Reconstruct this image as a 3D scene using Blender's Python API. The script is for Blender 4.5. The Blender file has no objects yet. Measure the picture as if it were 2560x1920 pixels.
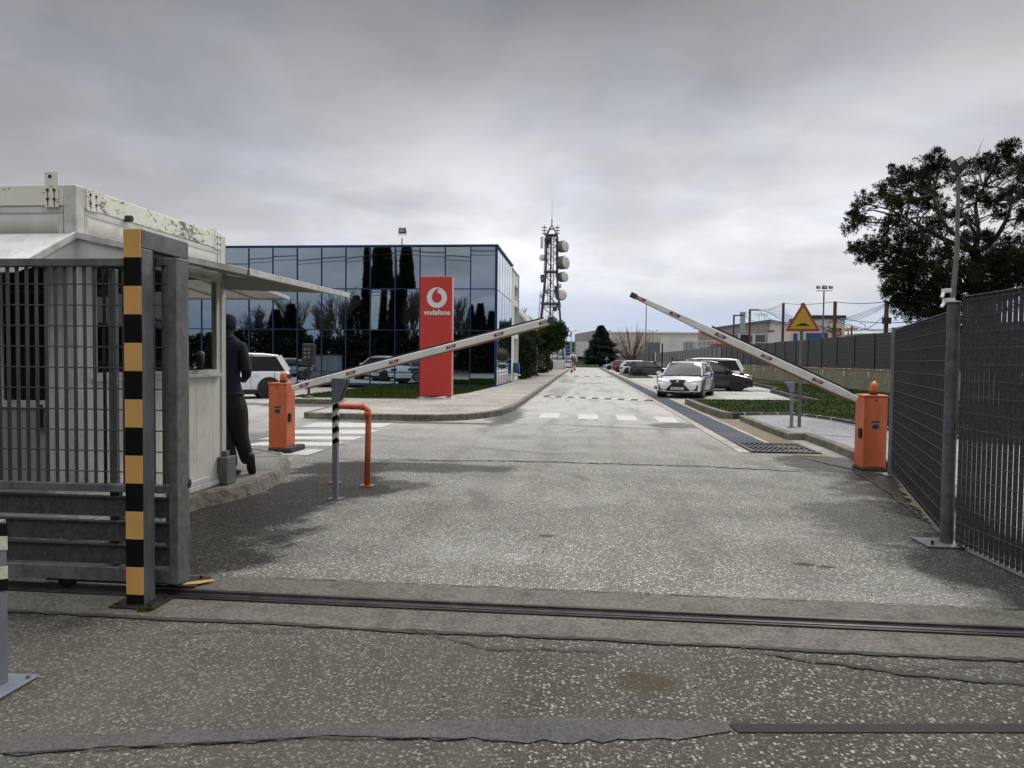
import bpy, bmesh, random
from math import sin, cos, tan, pi, radians, sqrt, atan2, hypot
from mathutils import Vector, Matrix, noise as mnoise

S = bpy.context.scene
COL = S.collection
random.seed(11)

# ------------------------------------------------------------------ camera
EYE = 1.55; FPX = 1780.0
YAW, PITCH, ROLL = radians(5.7), radians(2.03), radians(.6)
_f = Vector((-sin(YAW)*cos(PITCH), cos(YAW)*cos(PITCH), -sin(PITCH)))
_r = Vector((cos(YAW), sin(YAW), 0)); _u = _r.cross(_f)
_X = _r*cos(ROLL) + _u*sin(ROLL); _Y = _u*cos(ROLL) - _r*sin(ROLL)
cam = bpy.data.objects.new('camera', bpy.data.cameras.new('camera'))
COL.objects.link(cam)
m = Matrix.Identity(4)
for i in range(3):
    m[i][0], m[i][1], m[i][2] = _X[i], _Y[i], -_f[i]
m[2][3] = EYE
cam.matrix_world = m
cam.data.sensor_width = 36; cam.data.lens = 36*FPX/2560
cam.data.clip_start = .05; cam.data.clip_end = 3000
S.camera = cam
S.render.resolution_x, S.render.resolution_y = 1024, 768
S.view_settings.view_transform = 'Standard'; S.view_settings.look = 'None'
S.view_settings.exposure = 0; S.view_settings.gamma = 1

# survey helpers: measured sight lines turned into real positions in metres
def _ray(px, py): return _f + _X*((px-1280)/FPX) + _Y*((960-py)/FPX)
def spot(px, py, z=0):
    d = _ray(px, py); t = (z-EYE)/d.z
    return Vector((d.x*t, d.y*t, z))
def at(px, py, Y):
    d = _ray(px, py); t = Y/d.y
    return Vector((d.x*t, Y, EYE+d.z*t))

# ------------------------------------------------------------------ nodes
class NT:
    def __init__(s, tree): s.t = tree; s.n = tree.nodes; s.l = tree.links
    def put(s, node, key, v):
        if v is None: return
        if isinstance(v, bpy.types.NodeSocket): s.l.new(v, node.inputs[key])
        else:
            if isinstance(v, (tuple, list)) and len(v) == 3 and node.inputs[key].type == 'RGBA': v = (*v, 1)
            node.inputs[key].default_value = v
    def m(s, op, a, b=None, c=None, clamp=False):
        n = s.n.new('ShaderNodeMath'); n.operation = op; n.use_clamp = clamp
        s.put(n, 0, a); s.put(n, 1, b); s.put(n, 2, c); return n.outputs[0]
    def mix(s, f, a, b, t='MIX'):
        n = s.n.new('ShaderNodeMix'); n.data_type = 'RGBA'; n.blend_type = t; n.clamp_factor = True
        s.put(n, 0, f); s.put(n, 6, a); s.put(n, 7, b); return n.outputs[2]
    def noise(s, v, sc, det=4, ro=.55, dist=0):
        n = s.n.new('ShaderNodeTexNoise'); s.put(n, 'Vector', v); s.put(n, 'Scale', sc)
        s.put(n, 'Detail', det); s.put(n, 'Roughness', ro); s.put(n, 'Distortion', dist); return n.outputs['Fac']
    def vor(s, v, sc, feat='F1', rnd=1):
        n = s.n.new('ShaderNodeTexVoronoi'); n.feature = feat; s.put(n, 'Vector', v); s.put(n, 'Scale', sc)
        s.put(n, 'Randomness', rnd); return n
    def mr(s, v, a, b, c=0, d=1, smooth=False):
        n = s.n.new('ShaderNodeMapRange'); n.clamp = True
        if smooth: n.interpolation_type = 'SMOOTHSTEP'
        s.put(n, 0, v); s.put(n, 1, a); s.put(n, 2, b); s.put(n, 3, c); s.put(n, 4, d); return n.outputs[0]
    def ramp(s, f, stops):
        n = s.n.new('ShaderNodeValToRGB'); e = n.color_ramp.elements
        while len(e) < len(stops): e.new(.5)
        for k, (p, c) in zip(e, stops):
            k.position = p; k.color = (*c, 1) if len(c) == 3 else c
        s.put(n, 0, f); return n.outputs[0]
    def sep(s, v):
        n = s.n.new('ShaderNodeSeparateXYZ'); s.put(n, 0, v); return n.outputs
    def comb(s, x, y, z):
        n = s.n.new('ShaderNodeCombineXYZ'); s.put(n, 0, x); s.put(n, 1, y); s.put(n, 2, z); return n.outputs[0]
    def vm(s, op, a, b):
        n = s.n.new('ShaderNodeVectorMath'); n.operation = op; s.put(n, 0, a); s.put(n, 1, b); return n.outputs[0]
    def pos(s): return s.n.new('ShaderNodeNewGeometry').outputs['Position']
    def obj(s): return s.n.new('ShaderNodeTexCoord').outputs['Object']
    def rnd(s): return s.n.new('ShaderNodeObjectInfo').outputs['Random']
    def bump(s, h, st=.3, d=.01):
        n = s.n.new('ShaderNodeBump'); s.put(n, 'Strength', st); s.put(n, 'Distance', d); s.put(n, 'Height', h)
        return n.outputs[0]

# ------------------------------------------------------------------ sky
W = bpy.data.worlds.new('World'); S.world = W; W.use_nodes = True
w = NT(W.node_tree); w.n.clear()
out = w.n.new('ShaderNodeOutputWorld'); bg = w.n.new('ShaderNodeBackground')
w.l.new(bg.outputs[0], out.inputs[0]); bg.inputs[1].default_value = .1
sky = w.n.new('ShaderNodeTexSky'); sky.sky_type = 'NISHITA'; sky.sun_disc = False
SUN_EL, SUN_AZ = radians(42), radians(28)      # azimuth from +Y towards +X
sky.sun_elevation = SUN_EL; sky.sun_rotation = SUN_AZ; sky.air_density = 1.2; sky.dust_density = 2
gen = w.n.new('ShaderNodeTexCoord').outputs['Generated']
dx, dy, dz = w.sep(gen)
zc = w.m('MAXIMUM', dz, 0.0)
den = w.m('ADD', zc, .24)
p = w.comb(w.m('DIVIDE', dx, den), w.m('DIVIDE', dy, den), 0)
base = w.ramp(zc, [(0, (.64, .70, .78)), (.025, (.42, .50, .62)), (.07, (.47, .53, .63)), (.10, (.62, .64, .685)),
                   (.16, (.68, .685, .71)), (.25, (.55, .555, .58)), (.36, (.36, .363, .375)), (.46, (.235, .238, .248)), (.56, (.34, .34, .355)),
                   (.70, (2.1, 2.1, 2.12)), (1, (2.9, 2.9, 2.9))])
# the brighter sky ahead and to the right
lx, ly = sin(radians(15)), cos(radians(15))
dot = w.m('ADD', w.m('MULTIPLY', dx, lx), w.m('MULTIPLY', dy, ly))
lobe = w.mr(dot, .40, .98, .80, 1.34, True)
lobe = w.m('ADD', 1, w.m('MULTIPLY', w.m('SUBTRACT', lobe, 1), w.mr(zc, .18, .48, 1, -.3)))
n1 = w.noise(w.vm('ADD', p, (3.7, 1.2, 0)), 1.05, 9, .50, .45)
n2 = w.noise(w.vm('ADD', p, (7.3, 2.1, 0)), 3.4, 7, .55, .5)
n3 = w.noise(w.vm('ADD', p, (1.3, 9.1, 0)), .55, 3, .5, .2)
cl = w.m('ADD', w.m('ADD', w.m('MULTIPLY', n1, .5), w.m('MULTIPLY', n2, .16)), w.m('MULTIPLY', n3, .42))
clm = w.mr(cl, .42, .66, .74, 1.24, True)
cc = w.mix(1, base, w.comb(lobe, lobe, lobe), 'MULTIPLY')
lowfade = w.mr(zc, .03, .13, 0, 1, True)
clm = w.m('ADD', 1, w.m('MULTIPLY', w.m('SUBTRACT', clm, 1), lowfade))
cc = w.mix(1, cc, w.comb(clm, clm, clm), 'MULTIPLY')
cc = w.mix(w.m('MULTIPLY', w.mr(w.noise(w.vm('ADD', p, (2, 5, 0)), 2.2, 5, .6), .46, .60, 0, 1, True), .75), cc, w.mix(1, cc, (.955, .975, 1.06), 'MULTIPLY'))
# puffs of pale cumulus low over the horizon
pf = w.noise(w.comb(w.m('MULTIPLY', w.m('ARCTAN2', dx, dy), 7), w.m('MULTIPLY', zc, 22), 0), 1.0, 6, .5, .2)
pm = w.m('MULTIPLY', w.mr(pf, .5, .66, 0, 1, True), w.m('MULTIPLY', w.mr(zc, .04, .09, 0, 1, True), w.mr(zc, .13, .2, 1, 0, True)))
cc = w.mix(w.m('MULTIPLY', pm, .6), cc, (.80, .79, .80))
cc = w.mix(1, cc, (9.6, 9.6, 9.6), 'MULTIPLY')
w.put(bg, 0, w.mix(.93, sky.outputs[0], cc))

sl = bpy.data.lights.new('sun', 'SUN'); sl.energy = 1.4; sl.angle = radians(18); sl.color = (1, .96, .91)
so = bpy.data.objects.new('sun', sl); COL.objects.link(so)
sd = Vector((sin(SUN_AZ)*cos(SUN_EL), cos(SUN_AZ)*cos(SUN_EL), sin(SUN_EL)))
so.rotation_euler = sd.to_track_quat('Z', 'Y').to_euler()
so.location = (0, 0, 30)

# ------------------------------------------------------------------ mesh builder
ORG = {}
class MB:
    def __init__(s): s.v = []; s.f = []; s.m = []; s.sm = []; s.cur = 0; s.smooth = False
    def add(s, vs, fs):
        b = len(s.v); s.v += [tuple(x) for x in vs]
        for f in fs:
            s.f.append(tuple(b+i for i in f)); s.m.append(s.cur); s.sm.append(s.smooth)
        return s
    def mat(s, i): s.cur = i; return s
    def box(s, x0, x1, y0, y1, z0, z1):
        x0, x1 = min(x0, x1), max(x0, x1); y0, y1 = min(y0, y1), max(y0, y1); z0, z1 = min(z0, z1), max(z0, z1)
        return s.add([(x0,y0,z0),(x1,y0,z0),(x1,y1,z0),(x0,y1,z0),(x0,y0,z1),(x1,y0,z1),(x1,y1,z1),(x0,y1,z1)],
              [(0,3,2,1),(4,5,6,7),(0,1,5,4),(1,2,6,5),(2,3,7,6),(3,0,4,7)])
    def obox(s, p0, p1, wd, hg, up=(0,0,1)):
        """bar from p0 to p1 of cross-section wd (sideways) x hg (along up)"""
        p0, p1 = Vector(p0), Vector(p1); d = (p1-p0).normalized(); up = Vector(up)
        if abs(d.dot(up)) > .999: up = Vector((0,1,0))
        sd_ = d.cross(up).normalized(); u = sd_.cross(d).normalized()
        a, b = sd_*wd/2, u*hg/2
        vs = [p0-a-b, p0+a-b, p0+a+b, p0-a+b, p1-a-b, p1+a-b, p1+a+b, p1-a+b]
        return s.add(vs, [(0,1,2,3),(4,7,6,5),(0,4,5,1),(1,5,6,2),(2,6,7,3),(3,7,4,0)])
    def cyl(s, p0, p1, r0, r1=None, n=10, caps=True):
        p0, p1 = Vector(p0), Vector(p1); r1 = r0 if r1 is None else r1
        d = (p1-p0).normalized(); q = d.to_track_quat('Z', 'Y')
        vs = []
        for p_, r in ((p0, r0), (p1, r1)):
            for i in range(n):
                a = 2*pi*i/n; vs.append(p_+q@Vector((r*cos(a), r*sin(a), 0)))
        old = s.smooth; s.smooth = n > 5
        s.add(vs, [(i, (i+1)%n, n+(i+1)%n, n+i) for i in range(n)])
        s.smooth = False
        if caps: s.add(vs[:n], [tuple(range(n))[::-1]]); s.add(vs[n:], [tuple(range(n))])
        s.smooth = old
        return s
    def tube(s, pts, r, n=8):
        pts = [Vector(q) for q in pts]; rr = r if isinstance(r, (list, tuple)) else [r]*len(pts)
        vs = []
        for k, p_ in enumerate(pts):
            a = pts[max(0, k-1)]; b = pts[min(len(pts)-1, k+1)]
            q = (b-a).normalized().to_track_quat('Z', 'Y')
            for i in range(n):
                t = 2*pi*i/n; vs.append(p_+q@Vector((rr[k]*cos(t), rr[k]*sin(t), 0)))
        old = s.smooth; s.smooth = n > 4
        fs = []
        for k in range(len(pts)-1):
            for i in range(n): fs.append((k*n+i, k*n+(i+1)%n, (k+1)*n+(i+1)%n, (k+1)*n+i))
        fs.append(tuple(range(n))[::-1]); fs.append(tuple(range((len(pts)-1)*n, len(pts)*n)))
        s.add(vs, fs); s.smooth = old; return s
    def lathe(s, c, prof, n=16, ax=(0,0,1)):
        q = Vector(ax).to_track_quat('Z', 'Y'); c = Vector(c); vs = []
        for (r, h) in prof:
            for i in range(n):
                a = 2*pi*i/n; vs.append(c+q@Vector((r*cos(a), r*sin(a), h)))
        fs = [(k*n+i, k*n+(i+1)%n, (k+1)*n+(i+1)%n, (k+1)*n+i) for k in range(len(prof)-1) for i in range(n)]
        fs.append(tuple(range(n))[::-1]); fs.append(tuple(range((len(prof)-1)*n, len(prof)*n)))
        old = s.smooth; s.smooth = True; s.add(vs, fs); s.smooth = old; return s
    def prism(s, poly, z0, z1):
        n = len(poly); A = sum(poly[i][0]*poly[(i+1)%n][1]-poly[(i+1)%n][0]*poly[i][1] for i in range(n))
        if A < 0: poly = poly[::-1]
        vs = [(x, y, z0) for x, y in poly]+[(x, y, z1) for x, y in poly]
        return s.add(vs, [tuple(range(n))[::-1], tuple(range(n, 2*n))]+[(i, (i+1)%n, n+(i+1)%n, n+i) for i in range(n)])
    def slab(s, poly3, nrm, t):
        """flat polygon in 3D thickened by t along nrm"""
        nrm = Vector(nrm)*t; n = len(poly3)
        vs = [Vector(q) for q in poly3]+[Vector(q)+nrm for q in poly3]
        return s.add(vs, [tuple(range(n))[::-1], tuple(range(n, 2*n))]+[(i, (i+1)%n, n+(i+1)%n, n+i) for i in range(n)])
    def quad(s, a, b, c, d): return s.add([a, b, c, d], [(0,1,2,3)])
    def build(s, name, mats, parent=None, org=None, bevel=0, kind=None):
        if not isinstance(mats, (list, tuple)): mats = [mats]
        o_ = Vector(ORG[parent.name]) if parent is not None else Vector(org or (0,0,0))
        me = bpy.data.meshes.new(name)
        me.from_pydata([(x-o_.x, y-o_.y, z-o_.z) for x, y, z in s.v], [], s.f)
        for mt in mats: me.materials.append(mt)
        me.polygons.foreach_set('material_index', s.m); me.polygons.foreach_set('use_smooth', s.sm)
        me.update()
        o = bpy.data.objects.new(name, me); COL.objects.link(o)
        if parent is not None: o.parent = parent
        else: o.location = o_
        ORG[o.name] = tuple(o_)
        if bevel:
            bv = o.modifiers.new('bevel', 'BEVEL'); bv.width = bevel; bv.segments = 2; bv.limit_method = 'ANGLE'
            bv.angle_limit = radians(40)
        if kind: o['kind'] = kind
        return o
def empty(name, loc, label=None, cat=None, group=None):
    o = bpy.data.objects.new(name, None); COL.objects.link(o); o.location = loc; ORG[o.name] = tuple(loc)
    o.empty_display_size = .2
    return tag(o, label, cat, group)
def tag(o, label=None, cat=None, group=None, kind=None):
    if label: o['label'] = label
    if cat: o['category'] = cat
    if group: o['group'] = group
    if kind: o['kind'] = kind
    return o
def copy_tree(o, parent=None):
    c = o.copy(); COL.objects.link(c)
    if parent is not None: c.parent = parent
    for ch in list(o.children): copy_tree(ch, c)
    return c
def text_faces(txt, size, off=0, shear=0, depth=.0):
    cu = bpy.data.curves.new('t', 'FONT'); cu.body = txt; cu.size = size; cu.offset = off; cu.shear = shear
    cu.align_x = 'CENTER'; cu.align_y = 'CENTER'; cu.extrude = depth; cu.resolution_u = 3
    ob = bpy.data.objects.new('t', cu); COL.objects.link(ob)
    dg = bpy.context.evaluated_depsgraph_get(); me = ob.evaluated_get(dg).to_mesh()
    vs = [v.co.copy() for v in me.vertices]; fs = [tuple(q.vertices) for q in me.polygons]
    ob.evaluated_get(dg).to_mesh_clear()
    bpy.data.objects.remove(ob); bpy.data.curves.remove(cu)
    return vs, fs

# ------------------------------------------------------------------ materials
def newmat(name):
    mt = bpy.data.materials.new(name); mt.use_nodes = True
    t = NT(mt.node_tree); b = t.n['Principled BSDF']; return mt, t, b
def mk(name, col, rough=.6, metal=0, var=.25, vs=3, dirt=None, dirt_amt=.5, chips=None, bump=0, bs=60,
       streak=0, spec=None, emit=None, trans=0, alpha=None, coat=0):
    mt, t, b = newmat(name); P = t.obj()
    n = t.noise(P, vs, 5, .6)
    c = t.mix(t.mr(n, .3, .7), tuple(x*(1-var) for x in col), tuple(min(1, x*(1+var*.6)) for x in col))
    if streak:
        sp = t.vm('MULTIPLY', P, (9, 9, .8)); sn = t.noise(sp, 1.5, 4, .6)
        c = t.mix(t.m('MULTIPLY', t.mr(sn, .52, .72), streak), c, tuple(x*.35 for x in col))
    if dirt:
        dn = t.noise(t.vm('ADD', P, (3.1, 8.2, 1.7)), vs*1.7, 6, .65)
        c = t.mix(t.m('MULTIPLY', t.mr(dn, .48, .68), dirt_amt), c, dirt)
    if chips:
        cn = t.noise(t.vm('MULTIPLY', P, (1, 1, 1.6)), chips[1], 8, .7)
        c = t.mix(t.mr(cn, chips[2], chips[2]+.02), c, chips[0])
    t.put(b, 'Base Color', c); t.put(b, 'Roughness', t.mr(n, .2, .8, max(0, rough-.08), min(1, rough+.1)))
    b.inputs['Metallic'].default_value = metal
    if spec is not None: b.inputs['Specular IOR Level'].default_value = spec
    if coat: b.inputs['Coat Weight'].default_value = coat
    if bump: t.put(b, 'Normal', t.bump(t.noise(P, bs, 4, .6), bump, .01))
    if emit: t.put(b, 'Emission Color', emit[0]); b.inputs['Emission Strength'].default_value = emit[1]
    if trans: b.inputs['Transmission Weight'].default_value = trans
    return mt

M = {}
M['galv'] = mk('galvanised_steel', (.155, .158, .158), .5, .4, .3, 9, dirt=(.06, .056, .048), dirt_amt=.6, streak=.5, bump=.08)
M['galv_dark'] = mk('weathered_post', (.095, .10, .105), .5, .4, .3, 7, dirt=(.24, .245, .25), dirt_amt=.35, streak=.5)
M['galv_light'] = mk('galvanised_post', (.165, .17, .178), .5, .35, .3, 6, dirt=(.14, .13, .125), dirt_amt=.7, streak=.7)
M['grat'] = mk('grating_steel', (.065, .066, .066), .6, .5, .35, 14, dirt=(.07, .065, .055), dirt_amt=.6)
M['grat_r'] = mk('fence_steel', (.052, .054, .055), .6, .35, .4, 22, dirt=(.12, .122, .125), dirt_amt=.5)
M['yellow'] = mk('yellow_paint', (.56, .31, .085), .55, 0, .12, 5, chips=((.22, .12, .05), 14, .70), bump=.05)
M['blackp'] = mk('black_paint', (.005, .005, .005), .85, 0, .3, 8, spec=.12, chips=((.06, .055, .05), 22, .72))
M['rail'] = mk('rail_steel', (.035, .033, .033), .42, .5, .4, 6, dirt=(.10, .055, .03), dirt_amt=.5)
M['white'] = mk('white_paint', (.58, .58, .555), .5, 0, .08, 4, dirt=(.42, .38, .32), dirt_amt=.4, streak=.12)
M['panel'] = mk('cabin_panel', (.66, .645, .58), .6, 0, .07, 2, dirt=(.36, .315, .235), dirt_amt=.5, streak=.22)
M['alu'] = mk('white_aluminium', (.55, .55, .52), .5, .05, .08, 3, dirt=(.27, .235, .175), dirt_amt=.55, streak=.3)
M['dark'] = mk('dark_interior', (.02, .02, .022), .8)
M['black'] = mk('black_plastic', (.012, .012, .013), .45, 0, .2)
M['rubber'] = mk('rubber', (.018, .018, .018), .85)
M['orange'] = mk('orange_enamel', (.58, .135, .048), .45, 0, .10, 2.5, dirt=(.26, .07, .035), dirt_amt=.4, streak=.5)
M['pipe'] = mk('orange_pipe', (.60, .13, .045), .5, 0, .2, 5, dirt=(.20, .06, .03), dirt_amt=.6, streak=.5)
M['brown'] = mk('brown_edge', (.24, .085, .035), .6, 0, .2, 3)
M['redtag'] = mk('red_sticker', (.17, .012, .018), .5, 0, .1)
M['tealcap'] = mk('teal_cap', (.008, .045, .07), .5, 0, .1)
M['arm'] = mk('arm_white', (.64, .635, .60), .42, 0, .06, 3, dirt=(.4, .37, .32), dirt_amt=.3)
M['greypost'] = mk('grey_post', (.17, .19, .22), .5, .2, .15, 5)
M['tape'] = mk('pale_tape', (.50, .55, .42), .6, 0, .2, 30, dirt=(.2, .22, .16), dirt_amt=.5)
M['blue'] = mk('blue_frame', (.007, .026, .085), .5, .0, .2, 2, spec=.3)
M['bluelit'] = mk('blue_paint', (.012, .07, .20), .5, 0, .2, 2)
M['red'] = mk('sign_red', (.44, .034, .028), .42, 0, .06, 2)
M['redside_lit'] = mk('sign_red_lit', (.62, .16, .16), .35, 0, .06, 2)  # paler red: bright skylight on the totem's right side put into the colour
M['logo'] = mk('sign_white', (.60, .60, .60), .5, 0, .03)
M['sgnyel'] = mk('sign_yellow', (.42, .26, .02), .5, 0, .1)
M['sgnred'] = mk('sign_border', (.26, .045, .03), .5, 0, .15)
M['bldgwhite'] = mk('white_render', (.60, .60, .57), .8, 0, .12, .6, dirt=(.35, .34, .31), dirt_amt=.4)
M['bldggrey'] = mk('grey_render', (.30, .31, .315), .8, 0, .1, .6)
M['recess'] = mk('dark_recess', (.09, .09, .09), .8, 0, .2)
M['ware1'] = mk('grey_cladding', (.26, .25, .235), .7, 0, .12, .15, streak=.2)
M['ware2'] = mk('cream_cladding', (.48, .455, .40), .7, 0, .08, .1)
M['ware3'] = mk('pale_cladding', (.58, .57, .55), .7, 0, .06, .1)
M['tower'] = mk('tower_steel', (.085, .085, .09), .6, .5, .3, 1)
M['dishw'] = mk('dish_cream', (.56, .53, .47), .6, 0, .06, 1)
M['dishd'] = mk('dish_drum', (.085, .09, .095), .6, 0, .2, 1)
M['tyre'] = mk('tyre', (.014, .014, .014), .8)
M['rim'] = mk('wheel_rim', (.35, .36, .37), .35, .8, .2)
M['rimdark'] = mk('dark_rim', (.03, .03, .03), .4, .5, .2)
M['carglass'] = mk('car_glass', (.010, .014, .016), .05, 0, .1, spec=.42)
M['carwhite'] = mk('car_white', (.66, .67, .68), .25, 0, .03, 1, coat=.6)
M['cardark'] = mk('car_dark_grey', (.022, .023, .025), .3, .2, .1, 1, coat=.6)
M['cargreen'] = mk('car_green', (.035, .048, .032), .35, .2, .1, 1, coat=.6)
M['carred'] = mk('car_red', (.20, .018, .022), .35, 0, .1, 1, coat=.6)
M['carsilver'] = mk('car_silver', (.35, .36, .37), .35, .4, .1, 1, coat=.5)
M['chrome'] = mk('chrome', (.6, .6, .6), .15, 1, .05)
M['lamp'] = mk('head_lamp_lit', (.9, .9, .9), .2, emit=((1, .98, .94), 1.6))
M['lampoff'] = mk('head_lamp', (.55, .57, .6), .15, .2)
M['tail'] = mk('tail_lamp', (.10, .008, .010), .25, coat=.5)
M['taillit'] = mk('tail_lamp_lit', (.5, .05, .05), .3, emit=((1, .25, .2), 1.5))
M['stripe'] = mk('blue_stripe', (.03, .07, .35), .4)
M['plate'] = mk('number_plate', (.6, .6, .58), .5)
M['fenced'] = mk('dark_fence_metal', (.045, .050, .055), .6, .3, .2, .5, streak=.35)
M['fencel'] = mk('pale_fence_metal', (.14, .147, .155), .6, .3, .2, .5, streak=.2)
M['post_red'] = mk('red_brown_steel', (.10, .03, .025), .7, .1, .25, 2)
M['bark'] = mk('bark', (.085, .065, .05), .95, 0, .35, 6, bump=.4, bs=25)
M['twig'] = mk('bare_twig', (.16, .115, .09), .9, 0, .3, 4)
M['twigdark'] = mk('dark_twig', (.06, .048, .04), .9, 0, .3, 4)
M['net'] = mk('netting', (.05, .11, .19), .8)
M['wire'] = mk('cable', (.02, .02, .02), .7)
M['brick'] = mk('brick_red', (.25, .09, .06), .85, 0, .3, 3)
M['wood'] = mk('dark_wood', (.05, .032, .02), .8, 0, .4, 6)
M['jacket'] = mk('navy_jacket', (.010, .012, .022), .85, 0, .3, 3, bump=.3, bs=8)
M['trouser'] = mk('dark_trousers', (.017, .016, .015), .92, 0, .35, 6, bump=.5, bs=9)
M['skin'] = mk('skin', (.35, .20, .14), .6)
M['shoe'] = mk('black_shoe', (.006, .006, .006), .6)
M['paper'] = mk('white_paper', (.7, .7, .7), .8)

def leafmat(name, dark, lite):
    mt, t, b = newmat(name)
    P = t.obj(); n = t.noise(P, 1.1, 3, .6); n2 = t.noise(P, 9, 2, .6)
    c = t.mix(t.mr(t.m('ADD', t.m('MULTIPLY', n, .6), t.m('MULTIPLY', n2, .4)), .35, .65), dark, lite)
    t.put(b, 'Base Color', c); b.inputs['Roughness'].default_value = .75
    b.inputs['Specular IOR Level'].default_value = .08
    return mt
M['leaf_pine'] = leafmat('pine_needles', (.010, .017, .007), (.030, .042, .016))
M['leaf_green'] = leafmat('bright_needles', (.012, .028, .008), (.045, .075, .022))
M['leaf_cyp'] = leafmat('cypress_foliage', (.006, .010, .005), (.014, .022, .010))
M['leaf_hedge'] = leafmat('hedge_leaves', (.008, .016, .007), (.028, .040, .018))
M['leaf_spruce'] = leafmat('spruce_needles', (.014, .026, .020), (.040, .060, .046))

# amber lamp dome
mt, t, b = newmat('amber_dome'); t.put(b, 'Base Color', (.50, .12, .012)); b.inputs['Roughness'].default_value = .25
b.inputs['Subsurface Weight'].default_value = .08; b.inputs['Coat Weight'].default_value = .5; M['amber'] = mt
# see-through window glass
mt, t, b = newmat('window_glass')
tr = t.n.new('ShaderNodeBsdfTransparent'); gl = t.n.new('ShaderNodeBsdfGlossy'); mx = t.n.new('ShaderNodeMixShader')
t.put(tr, 'Color', (.55, .6, .58)); t.put(gl, 'Roughness', .03); t.put(gl, 'Color', (.8, .85, .85))
lw = t.n.new('ShaderNodeLayerWeight'); lw.inputs[0].default_value = .35
t.l.new(lw.outputs['Fresnel'], mx.inputs[0]); t.l.new(tr.outputs[0], mx.inputs[1]); t.l.new(gl.outputs[0], mx.inputs[2])
t.l.new(mx.outputs[0], t.n['Material Output'].inputs[0]); M['glass'] = mt
# reflective curtain wall glass
mt, t, b = newmat('mirror_glass'); P = t.obj()
nz = t.noise(P, .9, 2, .5)
t.put(b, 'Base Color', t.mix(nz, (.30, .36, .41), (.35, .41, .465))); b.inputs['Metallic'].default_value = 1
b.inputs['Roughness'].default_value = .015
t.put(b, 'Normal', t.bump(t.noise(P, .42, 1, .5), .045, .05)); M['mirror'] = mt
mt, t, b = newmat('side_mirror_glass'); P = t.obj()
t.put(b, 'Base Color', t.mix(t.noise(P, .9, 2, .5), (.42, .49, .56), (.5, .56, .64))); b.inputs['Metallic'].default_value = 1
b.inputs['Roughness'].default_value = .03; M['mirror_side'] = mt
# flood lamp lens
M['lens'] = mk('lamp_lens', (.45, .46, .45), .2, .3, .1)

# cabin frame: cream enamel that has peeled to grey primer, rust bleeding
mt, t, b = newmat('peeling_enamel'); P = t.obj()
c = t.mix(t.noise(P, 3, 4), (.60, .59, .50), (.72, .71, .62))
pn = t.noise(t.vm('MULTIPLY', P, (1, 1, 2.2)), 11, 9, .74)
pl = t.noise(P, 1.1, 2, .5)
c = t.mix(t.mr(t.m('ADD', pn, t.m('MULTIPLY', t.m('SUBTRACT', pl, .5), .5)), .562, .576), c, (.14, .15, .14))
c = t.mix(t.m('MULTIPLY', t.mr(t.noise(t.vm('MULTIPLY', P, (6, 6, 1)), 2, 5, .6), .58, .75), .5), c, (.24, .17, .10))
t.put(b, 'Base Color', c); t.put(b, 'Normal', t.bump(pn, .15, .004)); b.inputs['Roughness'].default_value = .6
M['peel'] = mt
# upper wall panels with soot and run-off stains that sit on top of the shutter hinge
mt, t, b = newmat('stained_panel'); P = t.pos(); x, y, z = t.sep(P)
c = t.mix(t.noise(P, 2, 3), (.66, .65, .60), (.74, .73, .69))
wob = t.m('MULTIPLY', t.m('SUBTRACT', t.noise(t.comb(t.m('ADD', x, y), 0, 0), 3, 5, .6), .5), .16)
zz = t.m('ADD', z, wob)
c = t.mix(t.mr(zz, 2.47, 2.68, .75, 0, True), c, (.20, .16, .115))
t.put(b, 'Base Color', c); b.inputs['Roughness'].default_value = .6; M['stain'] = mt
# ------------------------------------------------------------------ ground materials
def ell(t, x, y, cx, cy, rx, ry, wob=None, a=0):
    """soft elliptical patch mask in world metres (a = rotation)"""
    X = t.m('SUBTRACT', x, cx); Y = t.m('SUBTRACT', y, cy)
    if a:
        X, Y = (t.m('ADD', t.m('MULTIPLY', X, cos(a)), t.m('MULTIPLY', Y, sin(a))),
                t.m('SUBTRACT', t.m('MULTIPLY', Y, cos(a)), t.m('MULTIPLY', X, sin(a))))
    X = t.m('DIVIDE', X, rx); Y = t.m('DIVIDE', Y, ry)
    d = t.m('SQRT', t.m('ADD', t.m('MULTIPLY', X, X), t.m('MULTIPLY', Y, Y)))
    if wob is not None: d = t.m('ADD', d, wob)
    return t.mr(d, .60, 1.04, 1, 0, True)
mt, t, b = newmat('worn_aggregate_asphalt')
P = t.pos(); x, y, z = t.sep(P)
nw = t.n.new('ShaderNodeTexNoise'); t.put(nw, 'Vector', P); t.put(nw, 'Scale', 70); t.put(nw, 'Detail', 1)
Pw = t.vm('ADD', P, t.vm('MULTIPLY', t.vm('SUBTRACT', nw.outputs['Color'], (.5, .5, .5)), (.022, .022, 0)))
va = t.vor(Pw, 62); vb = t.vor(t.vm('ADD', Pw, (5, 3, 0)), 44)
ra, _, _ = t.sep(va.outputs['Color']); rb, _, _ = t.sep(vb.outputs['Color'])
big = t.noise(P, .32, 4, .55); mid = t.noise(t.vm('ADD', P, (11, 4, 0)), 1.3, 5, .6)
fine = t.noise(P, 30, 3, .6)
streak_y = t.noise(t.vm('MULTIPLY', P, (1.6, .16, 1)), 1.3, 4, .55)
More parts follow.
